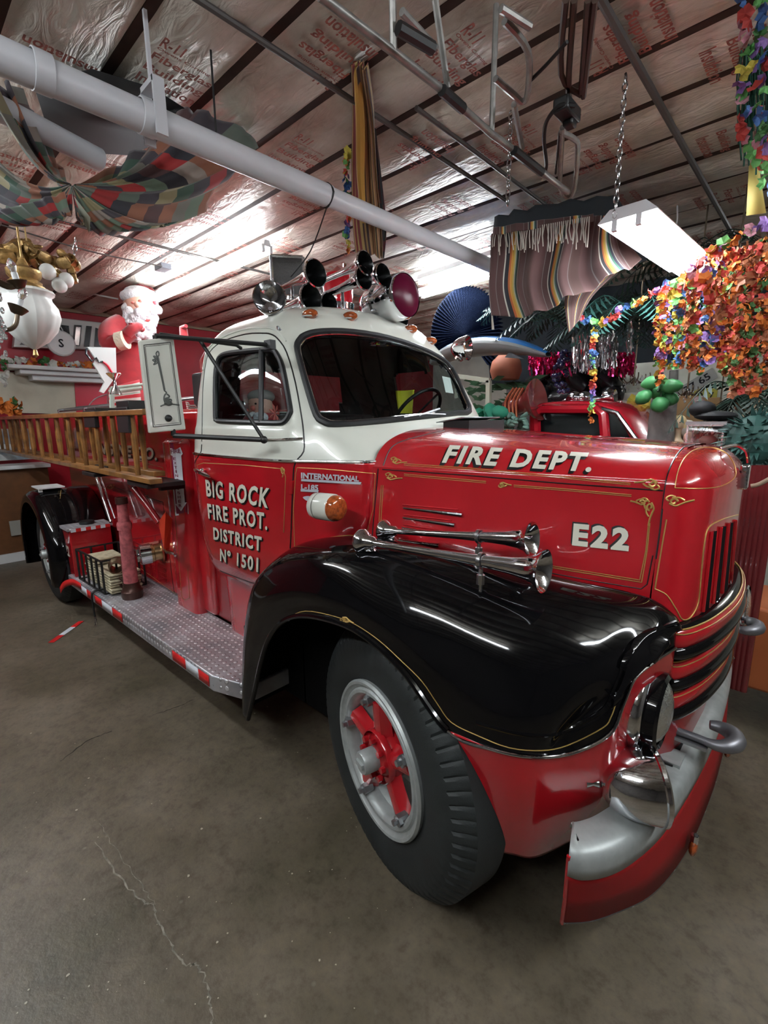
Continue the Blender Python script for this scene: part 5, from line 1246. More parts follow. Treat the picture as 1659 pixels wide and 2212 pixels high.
for i in range(46):
    x = 1066 + i * 4.6; a = py_(x, 505 - (x - 1066) * .18, .97); c = py_(x + random.uniform(-5, 5), 535 - (x - 1066) * .10 + random.uniform(-4, 22), .95); fr.tube([a, a.lerp(c, .5) + Vector((random.uniform(-.01, .01), 0, 0)), c], .0035, 4)
for i in range(5): a = py_(1062 + i * 2, 600 + i * 15, .99); fr.tube([py_(1061, 660, .99), py_(1063 + i, 712, .99)], .003, 4)
o = fr.obj('fringe', mat('fringe_cream', (.45, .42, .36), .9)); tag(o, 'cream knotted fringe along the upper hem of the striped blanket', 'fringe', kind='stuff')
cloth('folded_hem', [[py_(1066, 492, .95), py_(1150, 478, .97), py_(1282, 462, 1.05)], [py_(1066, 508, .94), py_(1150, 495, .96), py_(1282, 478, 1.04)]], SER, 'folded over hem carrying the fringe on the striped blanket', 'blanket', fold=.006, nf=4)
# hanging column of scarves over the cab
yc = .05
cloth('striped_scarf', [[py_(762, 138, -.45), py_(775, 135, -.48), py_(790, 150, -.45)], [py_(764, 250, -.2), py_(782, 240, -.25), py_(806, 260, -.2)], [py_(762, 380, .0), py_(785, 370, -.06), py_(815, 390, 0)], [py_(764, 480, .15), py_(790, 478, .08), py_(824, 490, .15)], [py_(770, 545, .28), py_(798, 548, .2), py_(826, 560, .28)]], BRST, 'brown and gold striped scarf hanging from the ceiling over the cab', 'scarf', fold=.02, nf=4, nu=10, nv=8)
cloth('plaid_scarf', [[py_(795, 270, -.1), py_(812, 280, -.1)], [py_(796, 380, .05), py_(826, 395, .05)], [py_(795, 470, .2), py_(835, 490, .2)], [py_(800, 540, .3), py_(830, 560, .3)]], PLAID, 'dark red plaid scarf behind the brown striped one', 'scarf', fold=.02, nf=3, nu=8)
mb = MB(); L = [py_(770, 140, -.46), py_(778, 260, -.27), py_(779, 380, -.09), py_(786, 480, .05)]; mb.tube(cr(L, 6), [.014 + .01 * math.sin(i / 18 * PI) for i in range(19)], 8); tag(mb.obj('yellow_scarf', mat('yellow_ochre', (.42, .22, .04), .7)), 'ochre yellow scarf twisted down the front of the striped one', 'scarf')
# ---- flower garlands
PET = [mat('petal_' + n, c, .7) for n, c in (('yellow', (.60, .50, .08)), ('orange', (.62, .18, .03)), ('red', (.45, .05, .04)), ('green', (.12, .36, .10)), ('blue', (.05, .13, .33)), ('violet', (.20, .11, .32)), ('pink', (.55, .26, .32)), ('white', (.62, .63, .58)), ('leaf', (.05, .14, .04)), ('rust', (.26, .08, .03)))]
def flower(mb, c, r, mi, rnd, n=5):
    mb.mi = mi; c = Vector(c); ax = Vector((rnd.uniform(-1, 1), rnd.uniform(-1, 1), rnd.uniform(-.6, .6))).normalized(); u, v = frame(ax)
    vs = [c - ax * r * .2]
    for i in range(n * 2):
        q = 2 * PI * i / (n * 2) + rnd.uniform(-.1, .1); rr = r if i % 2 == 0 else r * .80
        vs.append(c + u * (math.cos(q) * rr) + v * (math.sin(q) * rr) + ax * r * (.35 if i % 2 == 0 else .05))
    mb.add(vs, [(0, i + 1, (i + 1) % (n * 2) + 1) for i in range(n * 2)])
def garland(name, pts, r, pal, seed, lab, grp=None, dens_=1.0, cat='lei', spread=.6):
    rnd = random.Random(seed); mb = MB(); L = [Vector(p) for p in pts]; tot = sum((b_ - a).length for a, b_ in zip(L, L[1:])); n = int(tot / (r * .62) * dens_); cum = 0
    seg = []; 
    for a, b_ in zip(L, L[1:]): seg.append((a, b_, (b_ - a).length))
    for i in range(n):
        s_ = tot * i / n; 
        for a, b_, l in seg:
            if s_ <= l: break
            s_ -= l
        c = a.lerp(b_, s_ / l if l else 0) + Vector((rnd.uniform(-1, 1), rnd.uniform(-1, 1), rnd.uniform(-1, 1))) * r * spread
        k = pal[(i // 3) % len(pal)] if rnd.random() < .8 else rnd.choice(pal)
        flower(mb, c, r * rnd.uniform(.8, 1.2), k, rnd)
    o = mb.obj(name, PET, smooth=False, fix=False); return tag(o, lab, cat, grp)
RB = [0, 1, 2, 5, 4, 3]
garland('flower_lei', [py_(750, 325, -.1), py_(748, 400, .0), py_(750, 470, .12), py_(752, 545, .25)], .024, RB, 1, 'rainbow lei hanging left of the striped scarf over the cab')
garland('flower_lei', cr([py_(1222, 655, 1.3), py_(1265, 690, 1.3), py_(1310, 690, 1.25), py_(1370, 655, 1.2), py_(1450, 612, 1.1)], 5), .026, RB, 2, 'rainbow lei swagged from the striped blanket to the bright lamp')
garland('flower_lei', [py_(1284, 712, 1.2), py_(1280, 790, 1.2), py_(1282, 850, 1.2), py_(1276, 912, 1.2)], .023, RB, 3, 'single rainbow lei hanging straight down in front of the red pickup')
# the mass of leis at the right edge
rnd = random.Random(9); k = 0
ORD = 'first second third fourth fifth sixth seventh eighth ninth tenth eleventh twelfth thirteenth fourteenth fifteenth'.split()
for i in range(15):
    x = 1428 + i * 16 + rnd.uniform(-4, 4); yy = .95 + .3 * rnd.random() + (.25 if i % 2 else 0); top_ = 640 - min(i, 8) * 13 + rnd.uniform(-12, 12); bot = 815 + rnd.uniform(-30, 22) + (i > 9) * 15
    pal = [[1, 0, 2, 5, 1, 3], [9, 1, 5, 4, 0], [1, 6, 0, 4, 3], [2, 1, 9, 5, 0], [9, 2, 1, 9, 3]][i % 5] if i < 10 else [9, 2, 9, 1, 8]
    a = py_(x, top_, yy); c = py_(x + rnd.uniform(-6, 6), bot, yy)
    garland('flower_lei', cr([a, a.lerp(c, .5) + Vector((rnd.uniform(-.02, .02), rnd.uniform(-.03, .03), 0)), c], 4), .025, pal, 20 + i, ORD[i] + ' flower lei from the left in the curtain of leis at the right edge', 'curtain of flower leis at the right edge', 2.1, spread=.85)
garland('flower_lei', cr([py_(1450, 640, .9), py_(1500, 575, .85), py_(1560, 530, .8), py_(1659, 480, .8)], 5), .03, [0, 3, 1, 6, 5, 2], 50, 'bright yellow and orange lei draped along the top of the lei curtain', None, 1.3)
garland('flower_lei', [py_(1520, 600, .75), py_(1560, 680, .75), py_(1600, 620, .75), py_(1659, 560, .75)], .032, [9, 2, 1, 9], 51, 'rust red lei looped across the front of the lei curtain', None, 1.3)
garland('flower_lei', cr([py_(1600, -20, .35), py_(1612, 120, .45), py_(1608, 260, .55), py_(1632, 350, .6)], 6), .028, [4, 2, 6, 3, 0, 5], 52, 'long faded lei falling from the ceiling at the top right corner', None, .9)
garland('flower_lei', cr([py_(1650, -20, .35), py_(1640, 140, .45), py_(1655, 300, .55), py_(1659, 420, .6)], 6), .028, [3, 4, 8, 5, 2], 53, 'darker lei falling beside the faded one at the top right corner', None, .9)
tin = mat('tinsel_strip', (.35, .40, .40), .2, metal=.9)
mb = MB(); rnd = random.Random(5)
for i in range(46):
    x = rnd.uniform(1598, 1659); y0 = rnd.uniform(-10, 120); a = py_(x, y0, .6 + rnd.random() * .2); c = py_(x + rnd.uniform(-8, 8), y0 + rnd.uniform(120, 260), .65); mb.tube([a, a.lerp(c, .5) + Vector((rnd.uniform(-.02, .02), 0, 0)), c], .004, 3)
tag(mb.obj('tinsel', mat('green_tinsel', (.05, .14, .10), .25, metal=.5)), 'dark green tinsel strands at the top right corner', 'tinsel', kind='stuff')
q = [py_(1618, 352, .7), py_(1638, 352, .7), py_(1655, 460, .75), py_(1612, 466, .75)]; tag(MB().add(q + [], [(0, 1, 2, 3)]).obj('yellow_ribbon', mat('ribbon_yellow', (.60, .50, .14), .6), solid=.002), 'flat yellow ribbon hanging above the lei curtain', 'ribbon')
# ---- leaves
LEAF = mat('leaf_green', (.035, .10, .045), .5, noise=.5, nscale=8); LEAFD = mat('leaf_dark', (.012, .035, .022), .5, noise=.4, nscale=8); LEAFT = mat('leaf_teal', (.03, .10, .085), .5, noise=.5, nscale=10)
def frond(mb, base, tip, droop, w, n=16, rnd=random):
    base = Vector(base); tip = Vector(tip); mid = base.lerp(tip, .5) + Vector((0, 0, droop)); L = cr([base, mid, tip], n // 2)
    mb.tube(L, [.006 * (1 - .8 * i / len(L)) for i in range(len(L))], 4)
    for i, p in enumerate(L[1:], 1):
        t = (L[min(i + 1, len(L) - 1)] - L[i - 1]).normalized(); s_ = t.cross(Vector((0, 0, 1))); s_ = s_.normalized() if s_.length > .01 else Vector((1, 0, 0)); l = w * math.sin(PI * min(.95, (i + 1) / (len(L) + 1))) 
        for sg in (-1, 1):
            e = p + s_ * sg * l + t * l * .5 - Vector((0, 0, l * .55)); m_ = p.lerp(e, .5) + t * .012
            mb.add([p, m_ + t * .012, e, m_ - t * .016], [(0, 1, 2, 3)])
def palm(name, c, n, R_, w, m, seed, lab, cat='leaves', grp=None, up=.1, a0=0, a1=6.28, tipz=-.25):
    rnd = random.Random(seed); mb = MB(); c = Vector(c)
    for i in range(n):
        q = a0 + (a1 - a0) * i / n + rnd.uniform(-.1, .1); r = R_ * rnd.uniform(.75, 1.1); frond(mb, c, c + Vector((math.cos(q) * r, math.sin(q) * r, tipz * R_ * rnd.uniform(.4, 1.6))), up + rnd.uniform(0, .08), w * rnd.uniform(.8, 1.2))
    return tag(mb.obj(name, m, smooth=False, fix=False), lab, cat, grp)
palm('palm_foliage', py_(1225, 690, 2.3), 11, .62, .13, LEAFD, 1, 'dark artificial palm foliage behind the lei swag')
palm('palm_foliage', py_(1370, 680, 2.0), 12, .60, .14, LEAFT, 2, 'teal green palm foliage behind the bright lamp')
palm('palm_foliage', py_(1330, 660, 3.0), 12, .8, .16, LEAFD, 3, 'dark palm foliage high above the red pickup')
palm('palm_foliage', py_(1480, 560, 2.4), 12, .8, .15, LEAFD, 4, 'dark palm foliage behind the lei curtain')
palm('palm_foliage', py_(1610, 850, 1.6), 10, .42, .10, LEAFD, 5, 'dark drooping palm leaves at the right edge above the green spiky plant', tipz=-.7)
palm('palm_foliage', py_(1150, 665, 2.6), 10, .6, .12, LEAFT, 12, 'dim teal leaves just right of the blue fan')
# bundle of broad green leaves behind the hood scoop
mb = MB(); rnd = random.Random(6)
for i in range(60):
    x = rnd.uniform(1000, 1140); y = rnd.uniform(818, 882); c = py_(x, y, 2.4 + rnd.random() * .4); d = Vector((rnd.uniform(.5, 1), rnd.uniform(-.3, .3), rnd.uniform(-.35, .35))).normalized() * rnd.uniform(.12, .3); s_ = d.cross(Vector((0, 1, .3))).normalized() * .028
    mb.add([c, c + d * .5 + s_, c + d, c + d * .5 - s_], [(0, 1, 2, 3)])
tag(mb.obj('leaf_bundle', LEAF, smooth=False, fix=False), 'bundle of long green leaves lying behind the cowl scoop', 'leaves')

cloth('shade_backdrop', [[py_(1040, 520, 4.3), py_(1200, 500, 4.3), py_(1400, 480, 4.3), py_(1700, 450, 4.2)], [py_(1050, 700, 4.25), py_(1200, 700, 4.25), py_(1400, 700, 4.25), py_(1700, 700, 4.15)], [py_(1060, 830, 4.2), py_(1200, 830, 4.2), py_(1400, 822, 4.2), py_(1700, 815, 4.1)]], mat('backdrop_shade', (.010, .014, .018), .9), 'black sheet added for the dark space above the white wall at the far right', 'cloth', fold=.03, nf=12, nu=6, nv=10)  # black sheet added so the space behind the palms reads as unlit
# =================================================================== LEFT SIDE OF THE ROOM
def X_(x, y, v): return P(x, y, 'x', v)
def box_th(name, c, d, m, lab, cat, bevel=.004, grp=None):
    return tag(MB().box(c, d).obj(name, m, bevel=bevel), lab, cat, grp)
XW = X0 + .02
# cream wall panel and red panel with a white swoosh, white mantel shelf
tag(MB().prism([X_(-40, 800, XW), X_(158, 812, XW), X_(165, 895, XW), X_(-40, 890, XW)], (.03, 0, 0)).obj('wall_panel', WALLC, smooth=False), 'cream painted board on the red wall behind the ladders', 'panel')
rp_ = MB().prism([X_(158, 800, XW + .02), X_(300, 805, XW + .02), X_(300, 900, XW + .02), X_(165, 900, XW + .02)], (.03, 0, 0)).obj('red_board', mat('poster_red', (.55, .015, .04), .35), smooth=False); tag(rp_, 'red board with a curved white stripe beside the cream board', 'panel')
mb = MB(); L = [X_(x, y, XW + .055) for x, y in cr2([(188, 882), (198, 868), (212, 858), (240, 850), (290, 846)], 5)]; mb.tube(L, [.02 + .012 * math.sin(PI * i / (len(L) - 1)) for i in range(len(L))], 6, squash=.25); mb.obj('white_stripe', WHITE, rp_)
ms = thing('mantel_shelf', 'white moulded mantel shelf on the left wall carrying the flower garland', 'shelf', (XW, -.4, 2.4))
ya, yb = X_(8, 775, -6.8).y, X_(236, 790, -6.8).y
sub(MB().box((-6.82, (ya + yb) / 2, 2.525), (.44, yb - ya, .05)), 'board', WHITE, ms, bevel=.01)
sub(MB().box((-6.86, (ya + yb) / 2 + .06, 2.47), (.36, yb - ya - .14, .06)), 'molding', WHITE, ms, bevel=.01)
sub(MB().box((-6.90, (ya + yb) / 2 + .12, 2.41), (.28, yb - ya - .3, .08)), 'frieze', WHITE, ms, bevel=.01)
garland('flower_garland', [(-6.72, ya + .05, 2.60), (-6.70, (ya + yb) / 2, 2.60), (-6.68, yb + .02, 2.58), (-6.62, yb + .12, 2.50)], .055, [7, 7, 1, 8, 7, 1], 60, 'white and orange artificial flower garland along the mantel shelf', cat='garland')
garland('flower_garland', [X_(8, 775, -6.5), X_(12, 800, -6.5), X_(8, 835, -6.5)], .045, [7, 8, 7], 61, 'white flower garland end hanging down at the left edge of the mantel', cat='garland')
garland('flower_bunch', [X_(2, 872, -6.2), X_(20, 868, -6.2), X_(42, 878, -6.2), X_(12, 888, -6.2), X_(40, 888, -6.2)], .06, [1, 1, 1, 8], 62, 'bunch of orange artificial flowers above the ladder end at the left edge', cat='flowers', dens_=1.6)
# black and white retro letter sign on the wall
sq = [X_(25, 752, -7.03), X_(30, 700, -7.03), X_(110, 688, -7.03), X_(216, 700, -7.03), X_(228, 712, -7.03), X_(230, 758, -7.03)]
sn = MB().prism(sq, (.14, 0, 0)).obj('letter_sign', mat('sign_ivory', (.62, .64, .62), .4), smooth=False, bevel=.01); tag(sn, 'white sign board with black shapes and silver letters on the red wall', 'sign')
BLK2 = mat('sign_black', (.01, .01, .015), .2)
for q in ([(42, 745), (60, 722), (108, 745)], [(112, 700), (130, 702), (134, 740), (110, 742)], [(160, 702), (176, 703), (172, 748), (156, 747)], [(186, 704), (198, 705), (192, 750), (181, 749)], [(206, 708), (222, 714), (220, 750), (203, 750)], [(132, 702), (148, 704), (150, 722), (134, 722)]):
    MB().prism([X_(x, y, -6.885) for x, y in q], (.012, 0, 0)).obj('black_shape', BLK2, sn, smooth=False)
mb = MB(); c = X_(118, 715, -6.85)
for r_ in (.10, .065, .03): mb.tube([c + Vector((0, r_ * math.cos(q), r_ * math.sin(q))) for q in [2 * PI * i / 20 for i in range(20)]], .008, 6, closed=True)
mb.obj('spiral', mat('sign_ivory'), sn)
MB().prism([X_(x, y, -6.87) for x, y in [(164, 706), (174, 707), (170, 746), (160, 745)]], (.01, 0, 0)).obj('mirror_letter', CHROME, sn, smooth=False)
st = MB().lathe([(0, -.04), (.15, -.04), (.17, -.02), (.17, .02), (.15, .04), (0, .04)], X_(132, 742, -6.7), (1, 0, 0), 20).obj('round_sign', WHITE); tag(st, 'round white plaque with a small black letter s in front of the letter sign', 'sign')
mb = MB(); c = X_(132, 742, -6.655); flat_text(mb, 'S', c + Vector((.003, -.03, -.05)), (0, 1, 0), (0, 0, 1), .06, .11, .02); mb.obj('letter', BLK2, st, smooth=False, fix=False)
# white cut-out shape with a red line
co_ = MB().prism([X_(x, y, -4.3) for x, y in [(187, 750), (248, 752), (250, 812), (245, 818), (222, 850), (213, 846), (224, 826), (200, 786), (205, 776)]], (.03, 0, 0)).obj('cutout_board', mat('cutout_white', (.60, .66, .64), .5), smooth=False); tag(co_, 'white zigzag cut-out board with black and red edging left of the santa', 'board')
mb = MB(); mb.tube([X_(x, y, -4.26) for x, y in [(187, 752), (186, 764), (198, 780), (208, 773), (214, 782), (222, 781)]], .010, 5); mb.obj('black_edge', BLK2, co_)
mb = MB(); mb.tube([X_(x, y, -4.26) for x, y in cr2([(222, 781), (232, 790), (240, 803), (246, 815)], 4)], .011, 5); mb.obj('red_edge', mat('poster_red'), co_)
# counter, picture, board under the window
ct = thing('counter', 'white topped counter with brown front below the ladder tail', 'counter', (-6.75, -1.6, 0))
sub(MB().box((-6.83, -1.9, .60), (.36, 2.6, 1.24)), 'front_panel', mat('brown_board', (.16, .065, .022), .5, noise=.3, nscale=5), ct)
sub(MB().box((-6.80, -1.9, 1.235), (.46, 2.65, .05)), 'counter_top', WHITE, ct, bevel=.008)
sub(MB().box((-6.63, -1.9, .04), (.03, 2.6, .12)), 'kickboard', WHITE, ct)
pc = MB().box((-6.95, -1.25, 1.52), (.03, 1.1, .42)).obj('picture_board', mat('picture_blue', (.22, .26, .30), .5, noise=.6, nscale=4, color2=(.55, .56, .52))); tag(pc, 'pale picture of a car leaning on the wall above the counter', 'picture')
mb = MB(); c = Vector((-6.92, -.98, 1.47)); mb.grid([[c + Vector((0, y, z)) for y, z in ((-.22, -.05), (-.20, .0), (-.10, .01), (-.05, .06), (.08, .06), (.13, .01), (.22, 0), (.23, -.05))], [c + Vector((0, y, -.05)) for y in (-.22, -.2, -.1, -.05, .08, .13, .22, .23)]]); mb.obj('car_drawing', mat('sketch_white', (.6, .62, .62), .6), pc, solid=.006)
ol = box_th('wall_plate', (-6.63, X_(38, 1140, -6.63).y, X_(38, 1140, -6.63).z), (.02, .16, .2), mat('grey_plate', (.30, .30, .27), .5), 'greyish plate fixed on the brown counter front', 'plate')
# milk glass globe lamp
GL = mat('milk_glass', (.60, .61, .58), .42, coat=.1, noise=.08, nscale=8); OB = mat('antique_gold', (.40, .25, .09), .4, metal=.6, bump=.35, bscale=25, noise=.5, nscale=20)
gc = X_(66, 690, -3.4); s_ = (gc - CAM).length / FPX * 1.0
def lm(name, c, lab, cat='lamp'): return thing(name, lab, cat, c)
gl = lm('globe_lamp', gc, 'large ribbed milk glass globe lamp hanging at the left')
rows = []; prof = [(.03, -1.02), (.16, -.93), (.48, -.72), (.80, -.35), (.95, .05), (.90, .38), (.74, .62), (.72, .74), (.86, .86), (.80, .95), (.5, 1.0)]
R_ = 45 * s_
rows = [[gc + Vector((math.cos(2 * PI * j / 48) * r_ * R_ * (1 + .02 * (1 if j % 4 < 2 else -1)), math.sin(2 * PI * j / 48) * r_ * R_ * (1 + .02 * (1 if j % 4 < 2 else -1)), h * R_ * 1.05)) for j in range(49)] for r_, h in prof]
sub(MB().grid(rows), 'globe', GL, gl, angle=60)
t_ = gc + Vector((0, 0, R_ * 1.05)); sub(MB().lathe([(.62 * R_, -.04 * R_), (.60 * R_, .06 * R_), (.50 * R_, .12 * R_), (.52 * R_, .2 * R_), (.42 * R_, .28 * R_), (.52 * R_, .42 * R_), (.54 * R_, .6 * R_), (.2 * R_, .75 * R_), (.1 * R_, 1.0 * R_), (0, 1.05 * R_)], t_, (0, 0, 1), 24), 'gallery', OB, gl)
sub(MB().tube([t_ + Vector((0, 0, 1.0 * R_)), (t_.x, t_.y, 3.40)], .008, 6), 'hanging_cord', OB, gl)
sub(MB().lathe([(0, -.06), (.02, -.04), (.012, 0), (0, .01)], gc - Vector((0, 0, R_ * 1.06)), (0, 0, 1), 12), 'finial', OB, gl)
# gilded ornate chandelier arm with white bulbs
ch = lm('gilded_chandelier', X_(60, 560, -3.6), 'gilded carved chandelier with round white bulbs hanging at the top left', 'chandelier')
D_ = -3.6
mb = MB(); rnd = random.Random(2)
for pts, r_ in (([(-40, 535), (10, 542), (50, 528), (75, 545), (100, 558), (130, 570), (150, 560), (162, 575)], .045), ([(-40, 552), (20, 556), (60, 560)], .05), ([(60, 520), (64, 545), (80, 575), (120, 590), (160, 606)], .025), ([(130, 545), (145, 560), (158, 600), (160, 606)], .03), ([(70, 545), (80, 560), (110, 575), (128, 590)], .02)):
    L = [X_(x, y, D_ + .05 * math.sin(x)) for x, y in cr2(pts, 5)]; mb.tube(L, [r_ * (1 + .12 * math.sin(i * 1.7)) for i in range(len(L))], 8)
sub(mb, 'carved_arm', OB, ch)
for i in range(3):
    p = X_(56 + i * 13, 528 + i * 6 + rnd.uniform(-8, 8), D_ + .06); sub(MB().sphere(p, (.02, .015, .035), 8, 6, Matrix.Rotation(i * .9, 3, 'X')), 'carved_leaf', OB, ch)
for x, y, r_ in ((103, 587, .058), (129, 616, .055), (143, 605, .055)): sub(MB().sphere(X_(x, y, D_ + .1), (r_, r_, r_ * 1.05), 16, 10), 'white_bulb', GL, ch)
a = X_(58, 525, D_); sub(MB().tube([a, (a.x, a.y, 3.4)], .006, 6), 'hanging_rope', mat('rope', (.35, .24, .10), .8), ch)
chain(X_(160, 558, -3.6), X_(163, 512, -3.6), .03, WORNCH, 'short silver chain at the tip of the gilded chandelier', None)
# near chandelier with clear candle bulbs, cut by the left edge
nc = lm('candle_chandelier', X_(10, 720, -2.6), 'bronze chandelier with clear candle bulbs at the left edge', 'chandelier')
BRZ = mat('bronze', (.10, .075, .05), .35, metal=.8); CLG = mat('bulb_glass', (.85, .88, .88), .04, trans=.85)
for (bx_, by_, tx_, ty_) in ((38, 668, 52, 622), (38, 612, 20, 560)):
    c = X_(bx_, by_, -2.6); tp_ = X_(tx_, ty_, -2.6); d = (tp_ - c)
    sub(MB().tube([c, c + d * .45], .018, 10), 'candle_sleeve', WHITE, nc); sub(MB().lathe([(.010, 0), (.026, .3 * d.length), (.024, .4 * d.length), (.010, .58 * d.length), (0, .64 * d.length)], c + d * .42, d, 16), 'candle_bulb', CLG, nc)
    sub(MB().lathe([(.0, -.03), (.03, -.02), (.055, .02), (.05, .022), (0, .0)], c - d * .05, d, 16), 'drip_pan', BRZ, nc)
sub(MB().tube(cr([X_(38, 672, -2.6), X_(34, 700, -2.6), X_(18, 712, -2.6), X_(-10, 705, -2.6), X_(-30, 660, -2.6)], 5), .013, 8), 'arm', BRZ, nc)
sub(MB().tube(cr([X_(34, 615, -2.6), X_(15, 618, -2.6), X_(-20, 600, -2.6)], 4), .02, 8), 'arm', BRZ, nc)
for i in range(16): sub(MB().sphere(X_(rnd.uniform(-4, 12), rnd.uniform(640, 770), -2.55), (.012, .012, .02), 6, 5), 'crystal_drop', CLG, nc)
sub(MB().tube([X_(-10, 600, -2.6), P(-10, 600, 'x', -2.6) + Vector((0, 0, .75))], .01, 6), 'hanging_rod', BRZ, nc)
# =================================================================== SANTA FIGURE
SR = mat('santa_red', (.30, .008, .014), .85, sheen=.4, noise=.2, nscale=12); FUR = mat('white_fur', (.62, .62, .64), .9, bump=.8, bscale=35); SKIN = mat('doll_skin', (.62, .34, .26), .55)
xs_ = -4.95
def sp_(x, y, dx=0): return X_(x, y, xs_ + dx * 1.0)
k = (sp_(290, 700) - CAM).length / FPX
sa = thing('santa_figure', 'tall santa figure with white beard and finger to lips behind the ladders', 'figurine', Vector((sp_(277, 885).x, sp_(277, 885).y, 1.905)))
body = MB(); L = [Vector((sp_(277, 885).x, sp_(277, 885).y, 1.905)), sp_(278, 860), sp_(280, 800), sp_(284, 740), sp_(292, 700)]; body.tube(cr(L, 4), [34 * k, 34 * k, 34 * k, 34 * k, 34 * k, 33 * k, 33 * k, 33 * k, 33 * k, 33 * k, 33 * k, 32 * k, 31 * k, 30 * k, 26 * k, 20 * k, 12 * k], 20, up=Vector((0, 1, 0)))
sub(body, 'robe', SR, sa)
sub(MB().tube(cr([sp_(262, 700, .1), sp_(238, 715, .15), sp_(240, 745, .25), sp_(262, 735, .35), sp_(285, 718, .4)], 4), [17 * k] * 8 + [14 * k] * 5 + [12 * k] * 4, 12), 'sleeve', SR, sa)
sub(MB().tube([sp_(256, 738, .36), sp_(272, 734, .42)], 15 * k, 12), 'cuff', mat('cream_fur', (.62, .55, .42), .9, bump=.5, bscale=40), sa)
sub(MB().tube(cr([sp_(276, 722, .42), sp_(285, 712, .45), sp_(298, 706, .45), sp_(308, 712, .42)], 4), [9 * k] * 6 + [8 * k] * 4 + [5 * k] * 3, 10), 'mitten', SR, sa)
sub(MB().tube([sp_(286, 712, .46), sp_(283, 698, .46)], 4.5 * k, 8), 'pointing_finger', SR, sa)
sub(MB().sphere(sp_(300, 660, .05), (24 * k, 24 * k, 27 * k), 20, 14), 'head', SKIN, sa)
sub(MB().sphere(sp_(296, 658, .31), (5 * k, 5 * k, 5 * k), 10, 8), 'nose', SKIN, sa)
for x, y in ((287, 654), (303, 650)): sub(MB().sphere(sp_(x, y, .26), (3 * k, 3.5 * k, 2.4 * k), 10, 8), 'cheek', mat('rosy', (.55, .15, .12), .6), sa)
mb = MB(); rnd = random.Random(8)
for i in range(60):
    t = rnd.random(); y = 672 + 62 * t; hw = 34 * (1 - .45 * t); x = 302 + 6 * t + rnd.uniform(-hw, hw); mb.sphere(sp_(x, y, .12 + .16 * (1 - abs(x - 302) / 40)), tuple(rnd.uniform(6, 10) * k for _ in range(3)), 8, 6)
for i in range(22):
    q = PI * (i / 21) ; x = 300 - 28 * math.cos(q); y = 655 - 6 * math.sin(q) + 12 * abs(math.cos(q)); mb.sphere(sp_(x, y, .05), (8 * k, 8 * k, 8 * k), 8, 6)
ob_ = sub(mb, 'beard', FUR, sa); ob_['kind'] = 'stuff'
mb = MB(); mb.tube([sp_(300 - 30 * math.cos(q), 640 - 5 * math.sin(q), .14 * math.sin(q)) for q in [PI * i / 12 for i in range(13)]], 9 * k, 10); mb.sphere(sp_(300, 636, .0), (25 * k, 26 * k, 14 * k), 16, 10); sub(mb, 'hat_brim', FUR, sa)
sub(MB().tube(cr([sp_(300, 636, -.1), sp_(318, 634, -.1), sp_(330, 645, -.05), sp_(338, 662, 0)], 4), [22 * k, 21 * k, 19 * k, 17 * k, 16 * k, 14 * k, 12 * k, 10 * k, 8 * k, 7 * k, 6 * k, 5 * k, 4 * k], 12), 'hat', SR, sa)
sub(MB().sphere(sp_(340, 670, .05), 9 * k, 10, 8), 'pompom', FUR, sa)
sub(MB().sphere(sp_(315, 690, .25), (3 * k, 8 * k, 4 * k), 10, 6), 'mouth', mat('mouth_red', (.45, .05, .05), .5), sa)
rm2 = MB().tube([P(398, 730, 'y', .5), P(396, 708, 'y', .5), P(402, 704, 'y', .5)], [.05, .045, .02], 10).obj('red_mitten', SR); tag(rm2, 'small raised red mitten seen above the mirror arm', 'mitten')
# striped stand beside the santa
STR = cloth_mat('red_white_stripe', [(0, (.50, .03, .04)), (.45, (.62, .62, .56)), (.8, (.20, .42, .28)), (.88, (.62, .62, .56))], (1, 4.5, 1), 'stripe', 1)
cloth('striped_stand', [[X_(235, 838, -3.5), X_(300, 820, -3.5)], [X_(238, 885, -3.5), X_(305, 888, -3.5)]], STR, 'red and white striped stand front beneath the santa figure', 'stand', nu=4, nv=4, solid=.03)
rk = MB(); rk.tube([X_(242, 838, -3.4), X_(242, 886, -3.4)], .02, 8); rk.tube([X_(242, 846, -3.4), X_(305, 838, -3.4)], .02, 8); rk.tube([X_(240, 838, -3.4), X_(310, 830, -3.4)], .012, 8); tag(rk.obj('stand_frame', mat('mint_tube', (.42, .50, .42), .5)), 'pale green pipe frame around the striped stand', 'frame')
pn = MB().lathe([(.0, -.10), (.05, -.10), (.012, -.02), (.012, .02), (.06, .07), (.055, .075), (0, .03)], X_(248, 826, -3.3), (0, 0, 1), 20).obj('metal_goblet', CHROME); tag(pn, 'small metal goblet standing on the pipe frame', 'goblet')
fl_ = cloth('striped_flag', [[P(400, 868, 'x', -2.2), P(432, 880, 'x', -2.2)], [P(403, 885, 'x', -2.15), P(430, 900, 'x', -2.15)]], STR, 'red and white striped flag cloth bunched behind the mirror', 'flag', nu=5, nv=5, fold=.012, nf=2)
